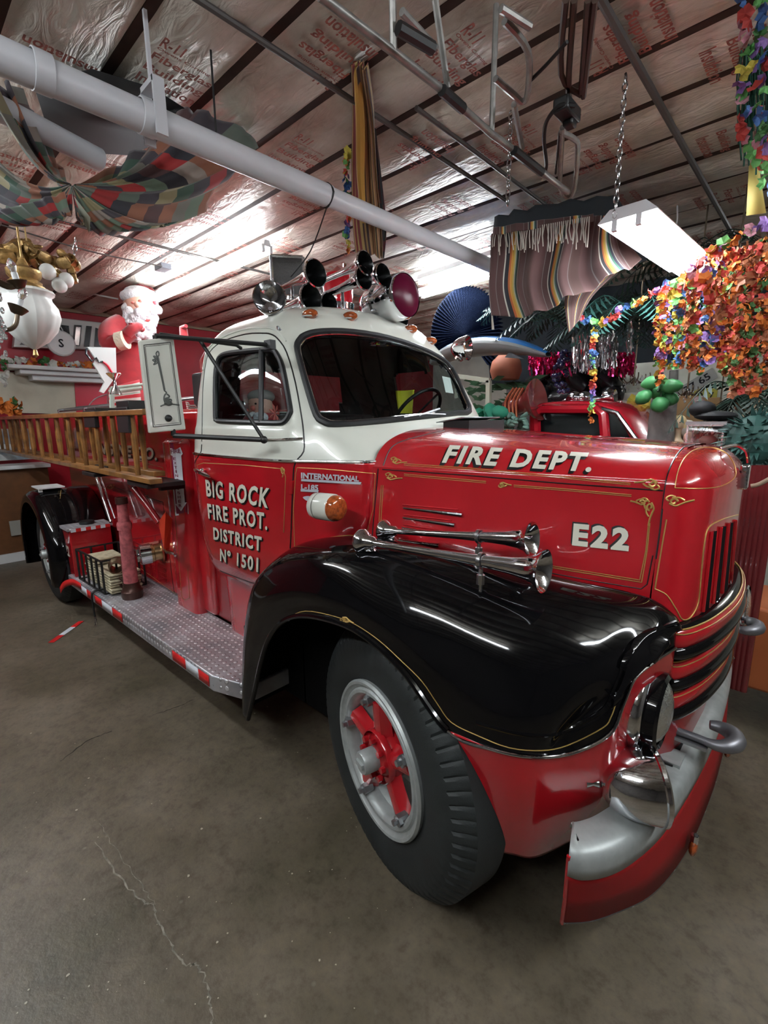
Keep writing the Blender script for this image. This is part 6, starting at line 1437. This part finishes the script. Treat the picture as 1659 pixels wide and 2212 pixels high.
# santa head sitting in the cab
cs = P(563, 882, 'y', -.50); kk = (cs - CAM).length / FPX
st2 = thing('santa_doll', 'small santa doll with white beard looking out of the cab side window', 'doll', cs - Vector((0, 0, .25)))
sub(MB().sphere(cs + Vector((0, 0, -.20)), (.14, .16, .20), 16, 10), 'coat', SR, st2)
sub(MB().sphere(cs + Vector((0, 0, .01)), (.075, .075, .09), 20, 14), 'head', SKIN, st2)
rnd = random.Random(3); mb = MB()
for i in range(34):
    a_ = rnd.uniform(-1, 1); t = rnd.random(); d = Vector((-.15 + .6 * a_ + .35, -.75, 0)).normalized(); mb.sphere(cs + Vector((.06 + .09 * a_ * (1 - .4 * t), -.085 + .03 * abs(a_), -.045 - .12 * t)), .028, 8, 6)
ob_ = sub(mb, 'beard', FUR, st2); ob_['kind'] = 'stuff'
sub(MB().sphere(cs + Vector((.03, -.075, .0)), .016, 10, 8), 'nose', mat('rosy'), st2)
for dx in (-.005, .055): sub(MB().sphere(cs + Vector((dx, -.068, .025)), (.008, .006, .006), 8, 6), 'eye', BLK2, st2)
sub(MB().sphere(cs + Vector((-.01, .015, .07)), (.085, .085, .045), 16, 10), 'cap', mat('grey_felt', (.28, .26, .24), .9), st2)
rb_ = P(594, 893, 'y', -.74); bwm = MB(); 
for i in range(7): q = 2 * PI * i / 7; bwm.add([rb_, rb_ + Vector((math.cos(q - .25) * .035, 0, math.sin(q - .25) * .035)), rb_ + Vector((math.cos(q) * .05, -.005, math.sin(q) * .05)), rb_ + Vector((math.cos(q + .25) * .035, 0, math.sin(q + .25) * .035))], [(0, 1, 2, 3)])
bo_ = bwm.obj('star_sticker', mat('coral', (.65, .15, .12), .6), smooth=False, solid=.003); tag(bo_, 'coral star sticker on the cab vent window', 'sticker')
yv = cloth('yellow_vest', [[P(855, 845, 'y', .30), P(895, 842, 'y', .34)], [P(858, 870, 'y', .28), P(892, 872, 'y', .33)], [P(862, 900, 'y', .26), P(890, 902, 'y', .3)]], mat('vest_yellow', (.72, .68, .03), .6), 'bright yellow vest hung on the seat inside the cab', 'vest', fold=.012, nf=3)
# =================================================================== RIGHT SIDE BACKGROUND
def Y_(x, y, v): return P(x, y, 'y', v)
# dark blue pleated fan
FAN = mat('navy_tinsel', (.003, .007, .022), .7, spec=.15, bump=.5, bscale=120)
c = Y_(1006, 722, 2.6); kf = (c - CAM).length / FPX; vs = [c]; n = 110; mb = MB(); vw = ray(1006, 690); u = Vector((vw.y, -vw.x, 0)).normalized()
for i in range(n):
    q = PI * (-.25 + 1.5 * i / (n - 1)); rr = 92 * kf * (1 if i % 2 else .93); vs.append(c + u * math.cos(q) * rr * .78 + Vector((0, 0, math.sin(q) * rr)) + Vector((0, .03 if i % 2 else -.03, 0)))
mb.add(vs, [(0, i + 1, i + 2) for i in range(n - 1)]); tag(mb.obj('pleated_fan', FAN, smooth=False, solid=.004), 'large dark navy pleated paper fan behind the cab', 'fan')
# blue and white surfboard-like hull
mb = MB(); L = [Y_(x, y, 2.1) for x, y in cr2([(935, 785), (985, 760), (1050, 748), (1120, 750), (1185, 766)], 5)]; n = len(L)
rows = []
for i, p in enumerate(L):
    w = math.sin(PI * min(.97, (i + .6) / n)) ** .6; rows.append([p + Vector((0, .26 * w * math.cos(q), .085 * w * math.sin(q))) for q in [2 * PI * j / 16 for j in range(17)]])
mb.grid(rows); mb.m = [1 if 1 <= (k_ % 16) <= 6 else 0 for k_ in range(len(mb.f))]; hb = mb.obj('surfboard', [mat('board_grey', (.30, .32, .32), .3), mat('board_blue', (.02, .17, .50), .3, coat=.5)]); tag(hb, 'blue and pale grey surfboard lying high behind the windshield', 'surfboard')
MB().prism([Y_(1100, 760, 2.0), Y_(1130, 775, 2.0), Y_(1090, 772, 2.0)], (0, .02, 0)).obj('fin', mat('fin_dark', (.05, .06, .07), .4), hb, smooth=False)
# metal shelf frame
mb = MB(); 
for q in ([(1056, 822), (1054, 925)], [(985, 812), (1058, 822)], [(988, 812), (988, 860)]): a, b_ = [Y_(*z_, 2.2) for z_ in q]; mb.bar(a, b_, .045, .045)
tag(mb.obj('shelf_frame', mat('cream_metal', (.45, .46, .36), .5)), 'cream metal shelf upright behind the cowl scoop', 'frame')
tag(MB().lathe([(0, 0), (.14, .01), (.17, .10), (.15, .20), (.08, .27), (0, .29)], Y_(1092, 822, 2.6), (0, 0, 1), 20).obj('terracotta_dome', mat('terracotta', (.34, .11, .06), .7)), 'terracotta coloured dome among the green leaves', 'pot')
COPP = mat('maroon_lacquer', (.16, .02, .02), .25, coat=.8)
a = Y_(1090, 880, 2.2); c = Y_(1185, 858, 2.2); tag(MB().lathe([(0, 0), (.05, 0), (.09, .06), (.11, .12), (.10, .20), (.13, .27), (.19, .33), (.2, .36), (0, .3)], a, c - a, 28).obj('maroon_vase', COPP), 'glossy maroon trumpet shaped vase lying on its side behind the hood', 'vase')
mb = MB(); 
for i in range(4): mb.tube(cr([Y_(1095 + i * 7, 905, 2.1), Y_(1092 + i * 8, 868, 2.1), Y_(1110 + i * 7, 838, 2.1)], 4), .012, 6)
tag(mb.obj('copper_hoops', mat('copper_tube', (.42, .12, .06), .35, metal=.6)), 'curved copper hoops beside the maroon vase', 'hoops')
def heap(name, x0, x1, y0, y1, yy, n, r, m, lab, cat, seed, kind=None):
    rnd = random.Random(seed); mb = MB()
    for i in range(n):
        c = Y_(rnd.uniform(x0, x1), rnd.uniform(y0, y1), yy + rnd.uniform(-.1, .1)); mb.sphere(c, (r * rnd.uniform(.6, 1.3), r * rnd.uniform(.6, 1.3), r * rnd.uniform(.4, .9)), 8, 6, Matrix.Rotation(rnd.uniform(0, 3), 3, 'Y'))
    return tag(mb.obj(name, m), lab, cat, kind=kind)
heap('green_cloth', 1030, 1092, 888, 916, 2.0, 16, .08, mat('emerald_cloth', (.02, .22, .13), .7), 'crumpled emerald green cloth behind the cowl scoop', 'cloth', 1)
heap('teal_leaves', 1085, 1138, 895, 925, 2.0, 30, .035, mat('sage', (.12, .22, .18), .6), 'small sage green leaf pile next to the red pickup', 'leaves', 2)
# red pickup cab
pk = thing('red_pickup', 'old red pickup cab with chrome roof horns behind the fire engine hood', 'truck', (.2, 2.5, .0))
PR = mat('pickup_red', (.42, .008, .02), .25, coat=1)
yn = 2.25
def pkp(x, y, dy=0): return Y_(x, y, yn + dy)
outl = cr2([(1143, 965), (1141, 905), (1146, 882), (1162, 873), (1205, 869), (1255, 868), (1300, 872), (1330, 884), (1350, 905), (1368, 935), (1385, 965)], 3)
yw = 1.35
A_ = [pkp(*p) for p in outl]; B_ = [p + Vector((0, yw, 0)) for p in A_]; cen = sum(A_, Vector()) / len(A_)
rows = [[p.lerp(cen, .12) + Vector((0, -.0, 0)) for p in A_], [p + Vector((0, .05, 0)) for p in A_], [p + Vector((0, yw * .5, .035)) for p in A_], B_]
sub(MB().grid(rows), 'roof_shell', PR, pk, angle=60, solid=.02)
side = MB()
wq = [(1184, 926), (1184, 908), (1194, 902), (1285, 906), (1290, 915), (1292, 945), (1286, 952), (1186, 948)]
ring_ = [p.lerp(cen, .12) for p in A_]
lo_ = [pkp(1143, 985), pkp(1385, 985)]
side.box(((pkp(1160, 960).x + pkp(1370, 960).x) / 2 , yn + .68, .75), (abs(pkp(1160, 960).x - pkp(1370, 960).x) + .5, 1.3, 1.5))
sub(side, 'lower_body', PR, pk, bevel=.04)
fr_ = MB(); fr_.tube([pkp(x, y, -.01) for x, y in [(1160, 975), (1158, 895), (1172, 884), (1290, 884), (1303, 895), (1310, 975)]], .045, 8, up=Vector((0, 1, 0))); sub(fr_, 'door_frame', PR, pk)
sub(MB().prism([pkp(x, y, .03) for x, y in [(1168, 980), (1166, 892), (1296, 892), (1306, 980)]], (0, .02, 0)), 'side_glass', mat('dark_glass', (.006, .008, .009), .12, spec=.25), pk, smooth=False)
sub(MB().prism([pkp(x, y, .0) for x, y in [(1302, 893), (1330, 897), (1372, 948), (1316, 948)]], (0, .02, 0)), 'windshield', mat('dark_glass'), pk, smooth=False)
sub(MB().tube([pkp(x, y, -.02) for x, y in [(1300, 884), (1332, 892), (1378, 955)]], .02, 8), 'windshield_frame', WORNCH, pk)
for (x0_, y0_, x1_, y1_) in ((1168, 880, 1228, 870), (1280, 862, 1330, 856), (1276, 878, 1340, 880)):
    a = pkp(x0_, y0_, .35); c = pkp(x1_, y1_, .35); d = c - a; l = d.length
    h_ = MB().lathe([(0, 0), (.03, .0), (.03, .03), (.016, .06), (.022, .7 * l), (.05, .95 * l), (.062, l), (.03, .9 * l), (0, .8 * l)], a, d, 20).obj('roof_horn', CHROME); l_ = pk.location; h_.parent = pk; h_.location = -Vector(l_)
for x in (1240, 1262, 1315): sub(MB().lathe([(0, -.06), (.05, -.04), (.06, .02), (.05, .04), (0, .05)], pkp(x, 858 + (x == 1315) * -4, .4), (1, -.5, 0), 16), 'roof_lamp', CHROME, pk)
# coconut palm trunk and coconuts
TRK = mat('palm_trunk', (.22, .21, .20), .8, noise=.4, nscale=6, bump=.4, bscale=30)
def trunk(name, x0_, x1_, y0_, y1_, yy, m, lab):
    a = Y_(x0_, y0_, yy); c = Y_(x1_, y1_, yy); kr = (a - CAM).length / FPX; n = 26; rs = [((30 if yy < 2 else 17) - 10 * i / n) * kr * (1 + .05 * (i % 2)) for i in range(n + 1)]
    b0_ = Vector((a.x, a.y, 0)); return tag(MB().tube([b0_.lerp(c, i / n) for i in range(n + 1)], rs, 20).obj(name, m, angle=60), lab, 'palm trunk')
trunk('palm_trunk', 1430, 1437, 965, 835, 1.7, TRK, 'pale grey ringed artificial palm trunk under the green coconuts')
trunk('palm_trunk', 1462, 1456, 965, 800, 2.1, mat('palm_trunk_dark', (.10, .095, .085), .8, noise=.4, nscale=6), 'darker artificial palm trunk standing behind the pale one')
CO = mat('coconut_green', (.06, .27, .09), .45, noise=.25, nscale=5)
for i, (x, y, rx, rz, q, w_) in enumerate(((1408, 826, 19, 12, .1, 'top left'), (1450, 834, 19, 13, -.15, 'top right'), (1421, 846, 16, 15, 0, 'middle'), (1390, 858, 16, 13, .6, 'lowest left'), (1425, 874, 16, 15, .2, 'bottom'), (1448, 862, 14, 13, -.3, 'dim lower right'))):
    c = Y_(x, y, 1.45 + .06 * (i % 3)); k_ = (c - CAM).length / FPX; co_ = MB(); R3 = Matrix.Rotation(-q, 3, 'Y')
    pr_ = [(0, -1), (.35, -.92), (.75, -.6), (1, 0), (.85, .45), (.5, .8), (.2, .97), (0, 1)]
    co_.lathe([(a_ * rz * k_, b_ * rx * k_) for a_, b_ in pr_], c, R3 @ Vector((-1, 0, -.15)), 20)
    tag(co_.obj('coconut', CO), w_ + ' green artificial coconut on the grey palm trunk', 'coconut', 'green coconuts on the palm')
mb = MB(); cc = Y_(1436, 830, 1.62)
for x, y in ((1408, 826), (1450, 834), (1421, 846), (1390, 858), (1425, 874)): mb.tube(cr([cc, cc.lerp(Y_(x, y, 1.5), .5) + Vector((0, -.02, .03)), Y_(x, y, 1.5)], 4), .007, 5)
tag(mb.obj('coconut_stalk', LEAF), 'green stalks joining the coconuts to the palm trunk', 'stalk')
# white pedestal urn, gold leaves, boxes, number plates, mannequins
UR = mat('urn_white', (.60, .60, .52), .5)
c = Y_(1372, 885, 3.8); tag(MB().lathe([(0, -1.85), (.2, -1.85), (.15, -1.7), (.15, -.3), (.17, -.1), (.20, .1), (.24, .14), (.25, .18), (.15, .18), (0, .15)], c, (0, 0, 1), 28).obj('white_urn', UR), 'tall white urn with stacked rings left of the palm trunk', 'urn')
garland('gold_leaves', cr([Y_(1380, 872, 3.0), Y_(1392, 900, 3.0), Y_(1378, 925, 3.0), Y_(1395, 938, 3.0)], 3), .07, [0, 1, 0], 70, 'gold and orange artificial leaves hanging on the white urn', cat='leaves', spread=1.0)
CARD = mat('cardboard', (.36, .22, .10), .8, noise=.15, nscale=6)
def boxp(name, x, y, yy, d, m, lab, cat, rz=0, **k):
    return tag(MB().box(Y_(x, y, yy), d, Matrix.Rotation(rz, 3, 'Z')).obj(name, m, bevel=.006, **k), lab, cat)
boxp('cardboard_box', 1468, 886, 3.6, (.26, .25, .28), CARD, 'smaller cardboard box left of the taped one by the white wall', 'box', .3)
bx2 = boxp('cardboard_box', 1502, 893, 3.6, (.40, .3, .30), CARD, 'wider cardboard box with a pale tape strip by the white wall', 'box', .2)
pl_ = thing('number_plate', 'yellow old number plate 284 967 hung on the white wall', 'number plate', Y_(1508, 857, 4.0)); l_ = pl_.location
sub(MB().box(l_, (.34, .01, .16)), 'plate', mat('plate_yellow', (.42, .38, .05), .5), pl_); mb = MB(); flat_text(mb, '284967', l_ + Vector((-.14, -.008, -.045)), (1, 0, 0), (0, 0, 1), .28, .09, .02); sub(mb, 'digits', BLK2, pl_, smooth=False, fix=False)
pl_ = thing('number_plate', 'grey slanted number plate 65 on the white wall', 'number plate', Y_(1506, 828, 4.0)); l_ = pl_.location; R3 = Matrix.Rotation(-.6, 3, 'Y')
sub(MB().box(l_, (.36, .01, .12), R3), 'plate', mat('plate_grey', (.35, .36, .34), .5), pl_); mb = MB(); flat_text(mb, '37 65', l_ + R3 @ Vector((-.13, -.008, -.035)), R3 @ Vector((1, 0, 0)), R3 @ Vector((0, 0, 1)), .26, .075, .02); sub(mb, 'digits', BLK2, pl_, smooth=False, fix=False)
heap('pink_cloth', 1500, 1522, 862, 872, 3.5, 12, .05, mat('rose_white', (.62, .42, .42), .7), 'small pink and white cloth lying on the cardboard box', 'cloth', 4)
# mannequin bust
MS = mat('mannequin_skin', (.55, .42, .28), .45)
c = Y_(1466, 915, 1.75); k_ = (c - CAM).length / FPX
bu = thing('mannequin_bust', 'blond mannequin bust with bare shoulders behind the hood', 'mannequin', c - Vector((0, 0, 45 * k_)))
bm_ = MB(); bm_.tube(cr([c - Vector((0, 0, 50 * k_)), c - Vector((0, 0, 38 * k_)), c - Vector((0, 0, 28 * k_)), c - Vector((0, 0, 16 * k_)), c - Vector((0, 0, 8 * k_))], 4), [20 * k_, 20 * k_, 20 * k_, 20 * k_, 19 * k_, 18 * k_, 15 * k_, 11 * k_, 8 * k_, 6.5 * k_, 6 * k_, 5.5 * k_, 5.5 * k_, 6 * k_, 6.5 * k_, 7 * k_, 8 * k_], 16)
bm_.sphere(c, (10 * k_, 10.5 * k_, 13 * k_), 16, 12); bm_.sphere(c + Vector((0, -10.5 * k_, -1 * k_)), (1.8 * k_, 2.5 * k_, 3.2 * k_), 8, 6); bm_.sphere(c + Vector((0, -9.6 * k_, -6.5 * k_)), (3 * k_, 1.4 * k_, 1.2 * k_), 8, 6)
sub(bm_, 'body', MS, bu)
for dx in (-4, 4): sub(MB().sphere(c + Vector((dx * k_, -9.3 * k_, 2.2 * k_)), (1.8 * k_, .9 * k_, .9 * k_), 8, 6), 'eye', mat('eye_dark', (.05, .04, .03), .3), bu)
hb2 = MB(); hb2.sphere(c + Vector((0, 1.5 * k_, 4 * k_)), (12 * k_, 11 * k_, 11.5 * k_), 16, 10); hb2.tube([c + Vector((-10 * k_, 0, 3 * k_)), c + Vector((-10.5 * k_, 0, -8 * k_))], 3 * k_, 8); hb2.tube([c + Vector((10 * k_, 0, 3 * k_)), c + Vector((10.5 * k_, 0, -8 * k_))], 3 * k_, 8); sub(hb2, 'hair', mat('blond', (.62, .50, .26), .7), bu)
c = Y_(1488, 946, 1.65); k_ = (c - CAM).length / FPX
hd = MB(); hd.sphere(c, (9 * k_, 10 * k_, 11 * k_), 14, 10); hd.sphere(c + Vector((0, -10 * k_, 0)), (1.8 * k_, 2 * k_, 3 * k_), 8, 6); hd.tube([c, c - Vector((0, 0, 16 * k_))], 5 * k_, 10); tag(hd.obj('doll_head', SKIN), 'small tan doll head between the bust and the glass case', 'doll')
sw = MB(); sw.sphere(Y_(1482, 925, 1.8), (.07, .06, .06), 12, 8); tag(sw.obj('white_hat', mat('dull_white', (.6, .58, .5), .7)), 'plain white rounded hat behind the doll head', 'hat')
# glass display case with black hats on top
gcx = Y_(1527, 942, 1.3); k_ = (gcx - CAM).length / FPX
gcase = thing('display_case', 'small metal edged glass display case behind the grille', 'display case', gcx)
w_, h_, d_ = 26 * k_, 19 * k_, .16; mb = MB(); cs_ = [gcx + Vector((sx * w_, sy * d_ / 2, sz * h_)) for sx in (-1, 1) for sy in (-1, 1) for sz in (-1, 1)]
for i in range(8):
    for j in range(i + 1, 8):
        if bin(i ^ j).count('1') == 1: mb.bar(cs_[i], cs_[j], .01, .01)
sub(mb, 'edge_frame', WORNCH, gcase); sub(MB().box(gcx, (w_ * 1.96, d_ * .96, h_ * 1.96)), 'glass', thin_glass('case_glass', (.8, .85, .82), .08), gcase, smooth=False)
sub(MB().box(gcx + Vector((0, .02, h_ + .012)), (w_ * 2.3, d_ * 1.3, .02)), 'lid', STEELB, gcase)
sub(MB().sphere(gcx + Vector((.01, 0, -h_ * .4)), (w_ * .55, .05, h_ * .5), 12, 8), 'shell_ornament', mat('shell_pink', (.4, .2, .18), .4), gcase)
HATB = mat('black_felt', (.006, .006, .007), .7)
zt_ = gcx.z + h_ + .025
ht = thing('black_hat', 'heap of a black brimmed hat on top of the glass case', 'hat', (gcx.x, gcx.y, zt_))
sub(MB().sphere((gcx.x + .03, gcx.y, zt_ + .03), (w_ * 1.25, .11, .03), 20, 10), 'brim', HATB, ht); sub(MB().sphere((gcx.x - .04, gcx.y, zt_ + .07), (w_ * .8, .09, .05), 16, 10), 'crown', HATB, ht)
ht = MB(); c = Y_(1578, 926, 1.3); ht.sphere(c, (.09, .1, .045), 14, 8); ht.sphere(c + Vector((-.03, 0, .03)), (.04, .05, .04), 12, 8); tag(ht.obj('black_hat', HATB), 'second black hat between the case and the green spiky plant', 'hat')
# green spiky plant at the right
mb = MB(); rnd = random.Random(31); c = Y_(1628, 955, 1.15); k_ = (c - CAM).length / FPX
for i in range(240):
    a1_, z_ = rnd.uniform(0, 2 * PI), rnd.uniform(-1, 1); s_ = math.sqrt(1 - z_ * z_); d = Vector((s_ * math.cos(a1_), s_ * math.sin(a1_), z_)); p = c + Vector((d.x * 46 * k_, d.y * 40 * k_, d.z * 52 * k_)) * rnd.uniform(.75, 1); t = (d + Vector((0, 0, -.3))).normalized() * .045; w_ = d.cross(Vector((0, 0, 1))).normalized() * .016
    mb.add([p - t * .4 + w_, p - t * .4 - w_, p + t * 1.2, p + d * .02], [(0, 1, 3), (1, 2, 3), (2, 0, 3), (0, 2, 1)])
mb.sphere(c, (40 * k_, 34 * k_, 46 * k_), 16, 10); tag(mb.obj('spiky_plant', LEAFT, smooth=False, fix=False), 'ball shaped green spiky artificial plant at the right edge', 'plant')
# raised-arm mannequin behind
xm = lambda x, y: Y_(x, y, 3.2)
k_ = (xm(1600, 880) - CAM).length / FPX
mm_ = thing('dancing_mannequin', 'mannequin with both arms raised before the white wall at the right', 'mannequin', xm(1606, 960))
bm_ = MB(); bm_.tube([xm(1602, 985), Vector((xm(1602, 985).x, 3.2, -.02))], .05, 10); bm_.tube(cr([xm(1602, 990), xm(1604, 950), xm(1606, 915), xm(1606, 900)], 4), [14 * k_] * 5 + [12 * k_] * 4 + [11 * k_, 9 * k_, 7 * k_, 5 * k_], 14); bm_.sphere(xm(1603, 880), (8 * k_, 8 * k_, 10 * k_), 14, 10); bm_.tube([xm(1605, 905), xm(1604, 890)], 4 * k_, 10)
bm_.tube(cr([xm(1598, 908), xm(1594, 880), xm(1592, 862), xm(1588, 848), xm(1584, 842)], 4), [5 * k_, 5 * k_, 5 * k_, 5 * k_, 4.5 * k_, 4.5 * k_, 4 * k_, 4 * k_, 4 * k_, 3.5 * k_, 3 * k_, 3 * k_, 3 * k_, 3 * k_, 3 * k_, 2.5 * k_, 2 * k_], 10)
bm_.tube(cr([xm(1614, 908), xm(1624, 893), xm(1634, 878), xm(1641, 868)], 4), [5 * k_] * 4 + [4.5 * k_] * 4 + [3.5 * k_] * 3 + [3 * k_, 2 * k_], 10)
for (hx, hy, s_) in ((1584, 842, -1), (1641, 868, 1)):
    for f_ in range(5): bm_.tube([xm(hx, hy), xm(hx + s_ * (1 + f_ * .5) + (f_ - 2) * 1.2, hy - 5 - (2 - abs(f_ - 2))), xm(hx + s_ * (2 + f_ * .5) + (f_ - 2) * 2.0, hy - 9 - (2 - abs(f_ - 2)))], [1.1 * k_, .9 * k_, .6 * k_], 6)
sub(bm_, 'body', MS, mm_); sub(MB().sphere(xm(1605, 877), (11 * k_, 11 * k_, 14 * k_), 14, 10), 'hair', mat('brown_hair', (.10, .05, .02), .8), mm_)
# crystal chandeliers hanging in the background
def xtal(name, x, y, yy, r, seed, lab, m=CLG, arms=6):
    c = Y_(x, y, yy); k_ = (c - CAM).length / FPX; r = r * k_; o = thing(name, lab, 'chandelier', c); rnd = random.Random(seed)
    a_ = MB(); a_.tube([c + Vector((0, 0, -r * .6)), c + Vector((0, 0, r * 1.3))], r * .06, 8)
    for i in range(arms):
        q = 2 * PI * i / arms; d = Vector((math.cos(q), math.sin(q), 0)); a_.tube(cr([c, c + d * r * .5 - Vector((0, 0, r * .4)), c + d * r - Vector((0, 0, r * .05)), c + d * r + Vector((0, 0, r * .25))], 3), r * .04, 5)
    sub(a_, 'arms', BRZ, o)
    mb = MB()
    for i in range(26): mb.sphere(c + Vector((rnd.uniform(-r, r) * .9, rnd.uniform(-r, r) * .9, -rnd.uniform(0, r * .9))), (r * .05, r * .05, r * .10), 5, 4)
    q_ = sub(mb, 'crystal_drops', m, o); q_['kind'] = 'stuff'; sub(MB().tube([c + Vector((0, 0, r)), (c.x, c.y, 3.4)], .006, 6), 'hanging_cord', BRZ, o)
    return o
xtal('crystal_chandelier', 1370, 815, 2.6, 26, 1, 'small crystal chandelier hanging left of the coconuts')
xtal('bronze_chandelier', 1485, 842, 2.4, 24, 2, 'dark bronze chandelier hanging right of the coconuts')
xtal('crystal_chandelier', 1555, 878, 2.2, 20, 3, 'dim crystal chandelier hanging above the black hat')
# silver and magenta tinsel curtains
def tinsel(name, x0_, x1_, y0_, y1_, yy, n, m, lab, seed, w=.006):
    rnd = random.Random(seed); mb = MB()
    for i in range(n):
        x = rnd.uniform(x0_, x1_); a = Y_(x, y0_ + rnd.uniform(-6, 10), yy + rnd.uniform(-.08, .08)); c = Y_(x + rnd.uniform(-4, 4), y1_ + rnd.uniform(-25, 10), yy + rnd.uniform(-.08, .08)); pts = [a.lerp(c, t / 5) + Vector((rnd.uniform(-.012, .012), rnd.uniform(-.012, .012), 0)) for t in range(6)]; mb.tube(pts, w, 3)
    return tag(mb.obj(name, m, smooth=False), lab, 'tinsel', kind='stuff')
SILT = mat('silver_tinsel', (.75, .76, .78), .15, metal=1.0); MAGT = mat('magenta_tinsel', (.55, .03, .14), .2, metal=.8)
tinsel('silver_tinsel', 1236, 1290, 722, 800, 2.2, 60, SILT, 'silver tinsel curtain left of the straight rainbow lei', 1)
tinsel('silver_tinsel', 1292, 1332, 720, 790, 2.2, 40, SILT, 'silver tinsel curtain right of the straight rainbow lei', 2)
tinsel('silver_tinsel', 1358, 1364, 690, 760, 1.9, 8, SILT, 'thin silver tinsel drop under the teal palm foliage', 5)
tinsel('magenta_tinsel', 1140, 1232, 765, 805, 3.2, 110, MAGT, 'magenta tinsel curtain behind the surfboard tip', 3, .01)
tinsel('magenta_tinsel', 1315, 1370, 765, 808, 3.2, 70, MAGT, 'magenta tinsel curtain above the red pickup roof', 4, .01)
# dark box added for the mid-distance darkness, then black bags and grapes
boxp('dark_filler', 1250, 905, 5.2, (2.2, .5, 3.6), mat('filler_dark', (.02, .018, .018), .5), 'tall dark cabinet box added for the darkness far behind the red pickup', 'filler')
heap('black_bags', 1160, 1330, 790, 862, 3.6, 36, .16, mat('black_plastic', (.012, .012, .014), .25), 'heap of black plastic bags behind the red pickup roof', 'bags', 8)
mb = MB(); c = Y_(1213, 800, 2.7); 
for i in range(40): q = random.Random(i); mb.sphere(c + Vector((q.uniform(-.06, .06), q.uniform(-.06, .06), q.uniform(-.22, .2))), .028, 8, 6)
tag(mb.obj('grape_cluster', mat('grape_navy', (.02, .02, .08), .15, coat=1)), 'hanging cluster of dark navy glass grapes above the pickup roof', 'ornament')
# maroon iron bars and bits at the right edge
mb = MB()
for i in range(7): x = 1606 + i * 12; a = Y_(x, 1005, .95); mb.tube([a, Vector((a.x, a.y, .3))], .022, 10)
ra = mb.obj('maroon_radiator', mat('maroon_gloss', (.14, .018, .02), .25, coat=.8)); tag(ra, 'row of maroon painted iron columns behind the grille at the right edge', 'radiator')
cond(cr([Y_(1622, 1050, .7), Y_(1640, 1046, .7), Y_(1670, 1030, .7)], 3), .010, mat('tan_rod', (.3, .22, .15), .6), 'tan_rod', 'thin tan rod crossing the maroon columns at the right edge', 'rod')
ck = MB(); c = Vector((1.05, 1.35, .5)); ck.box(c, (.5, .5, .5)); tag(ck.obj('orange_crate', mat('orange_board', (.40, .11, .035), .5), bevel=.02), 'orange painted crate on the floor behind the far fog lamp', 'crate')
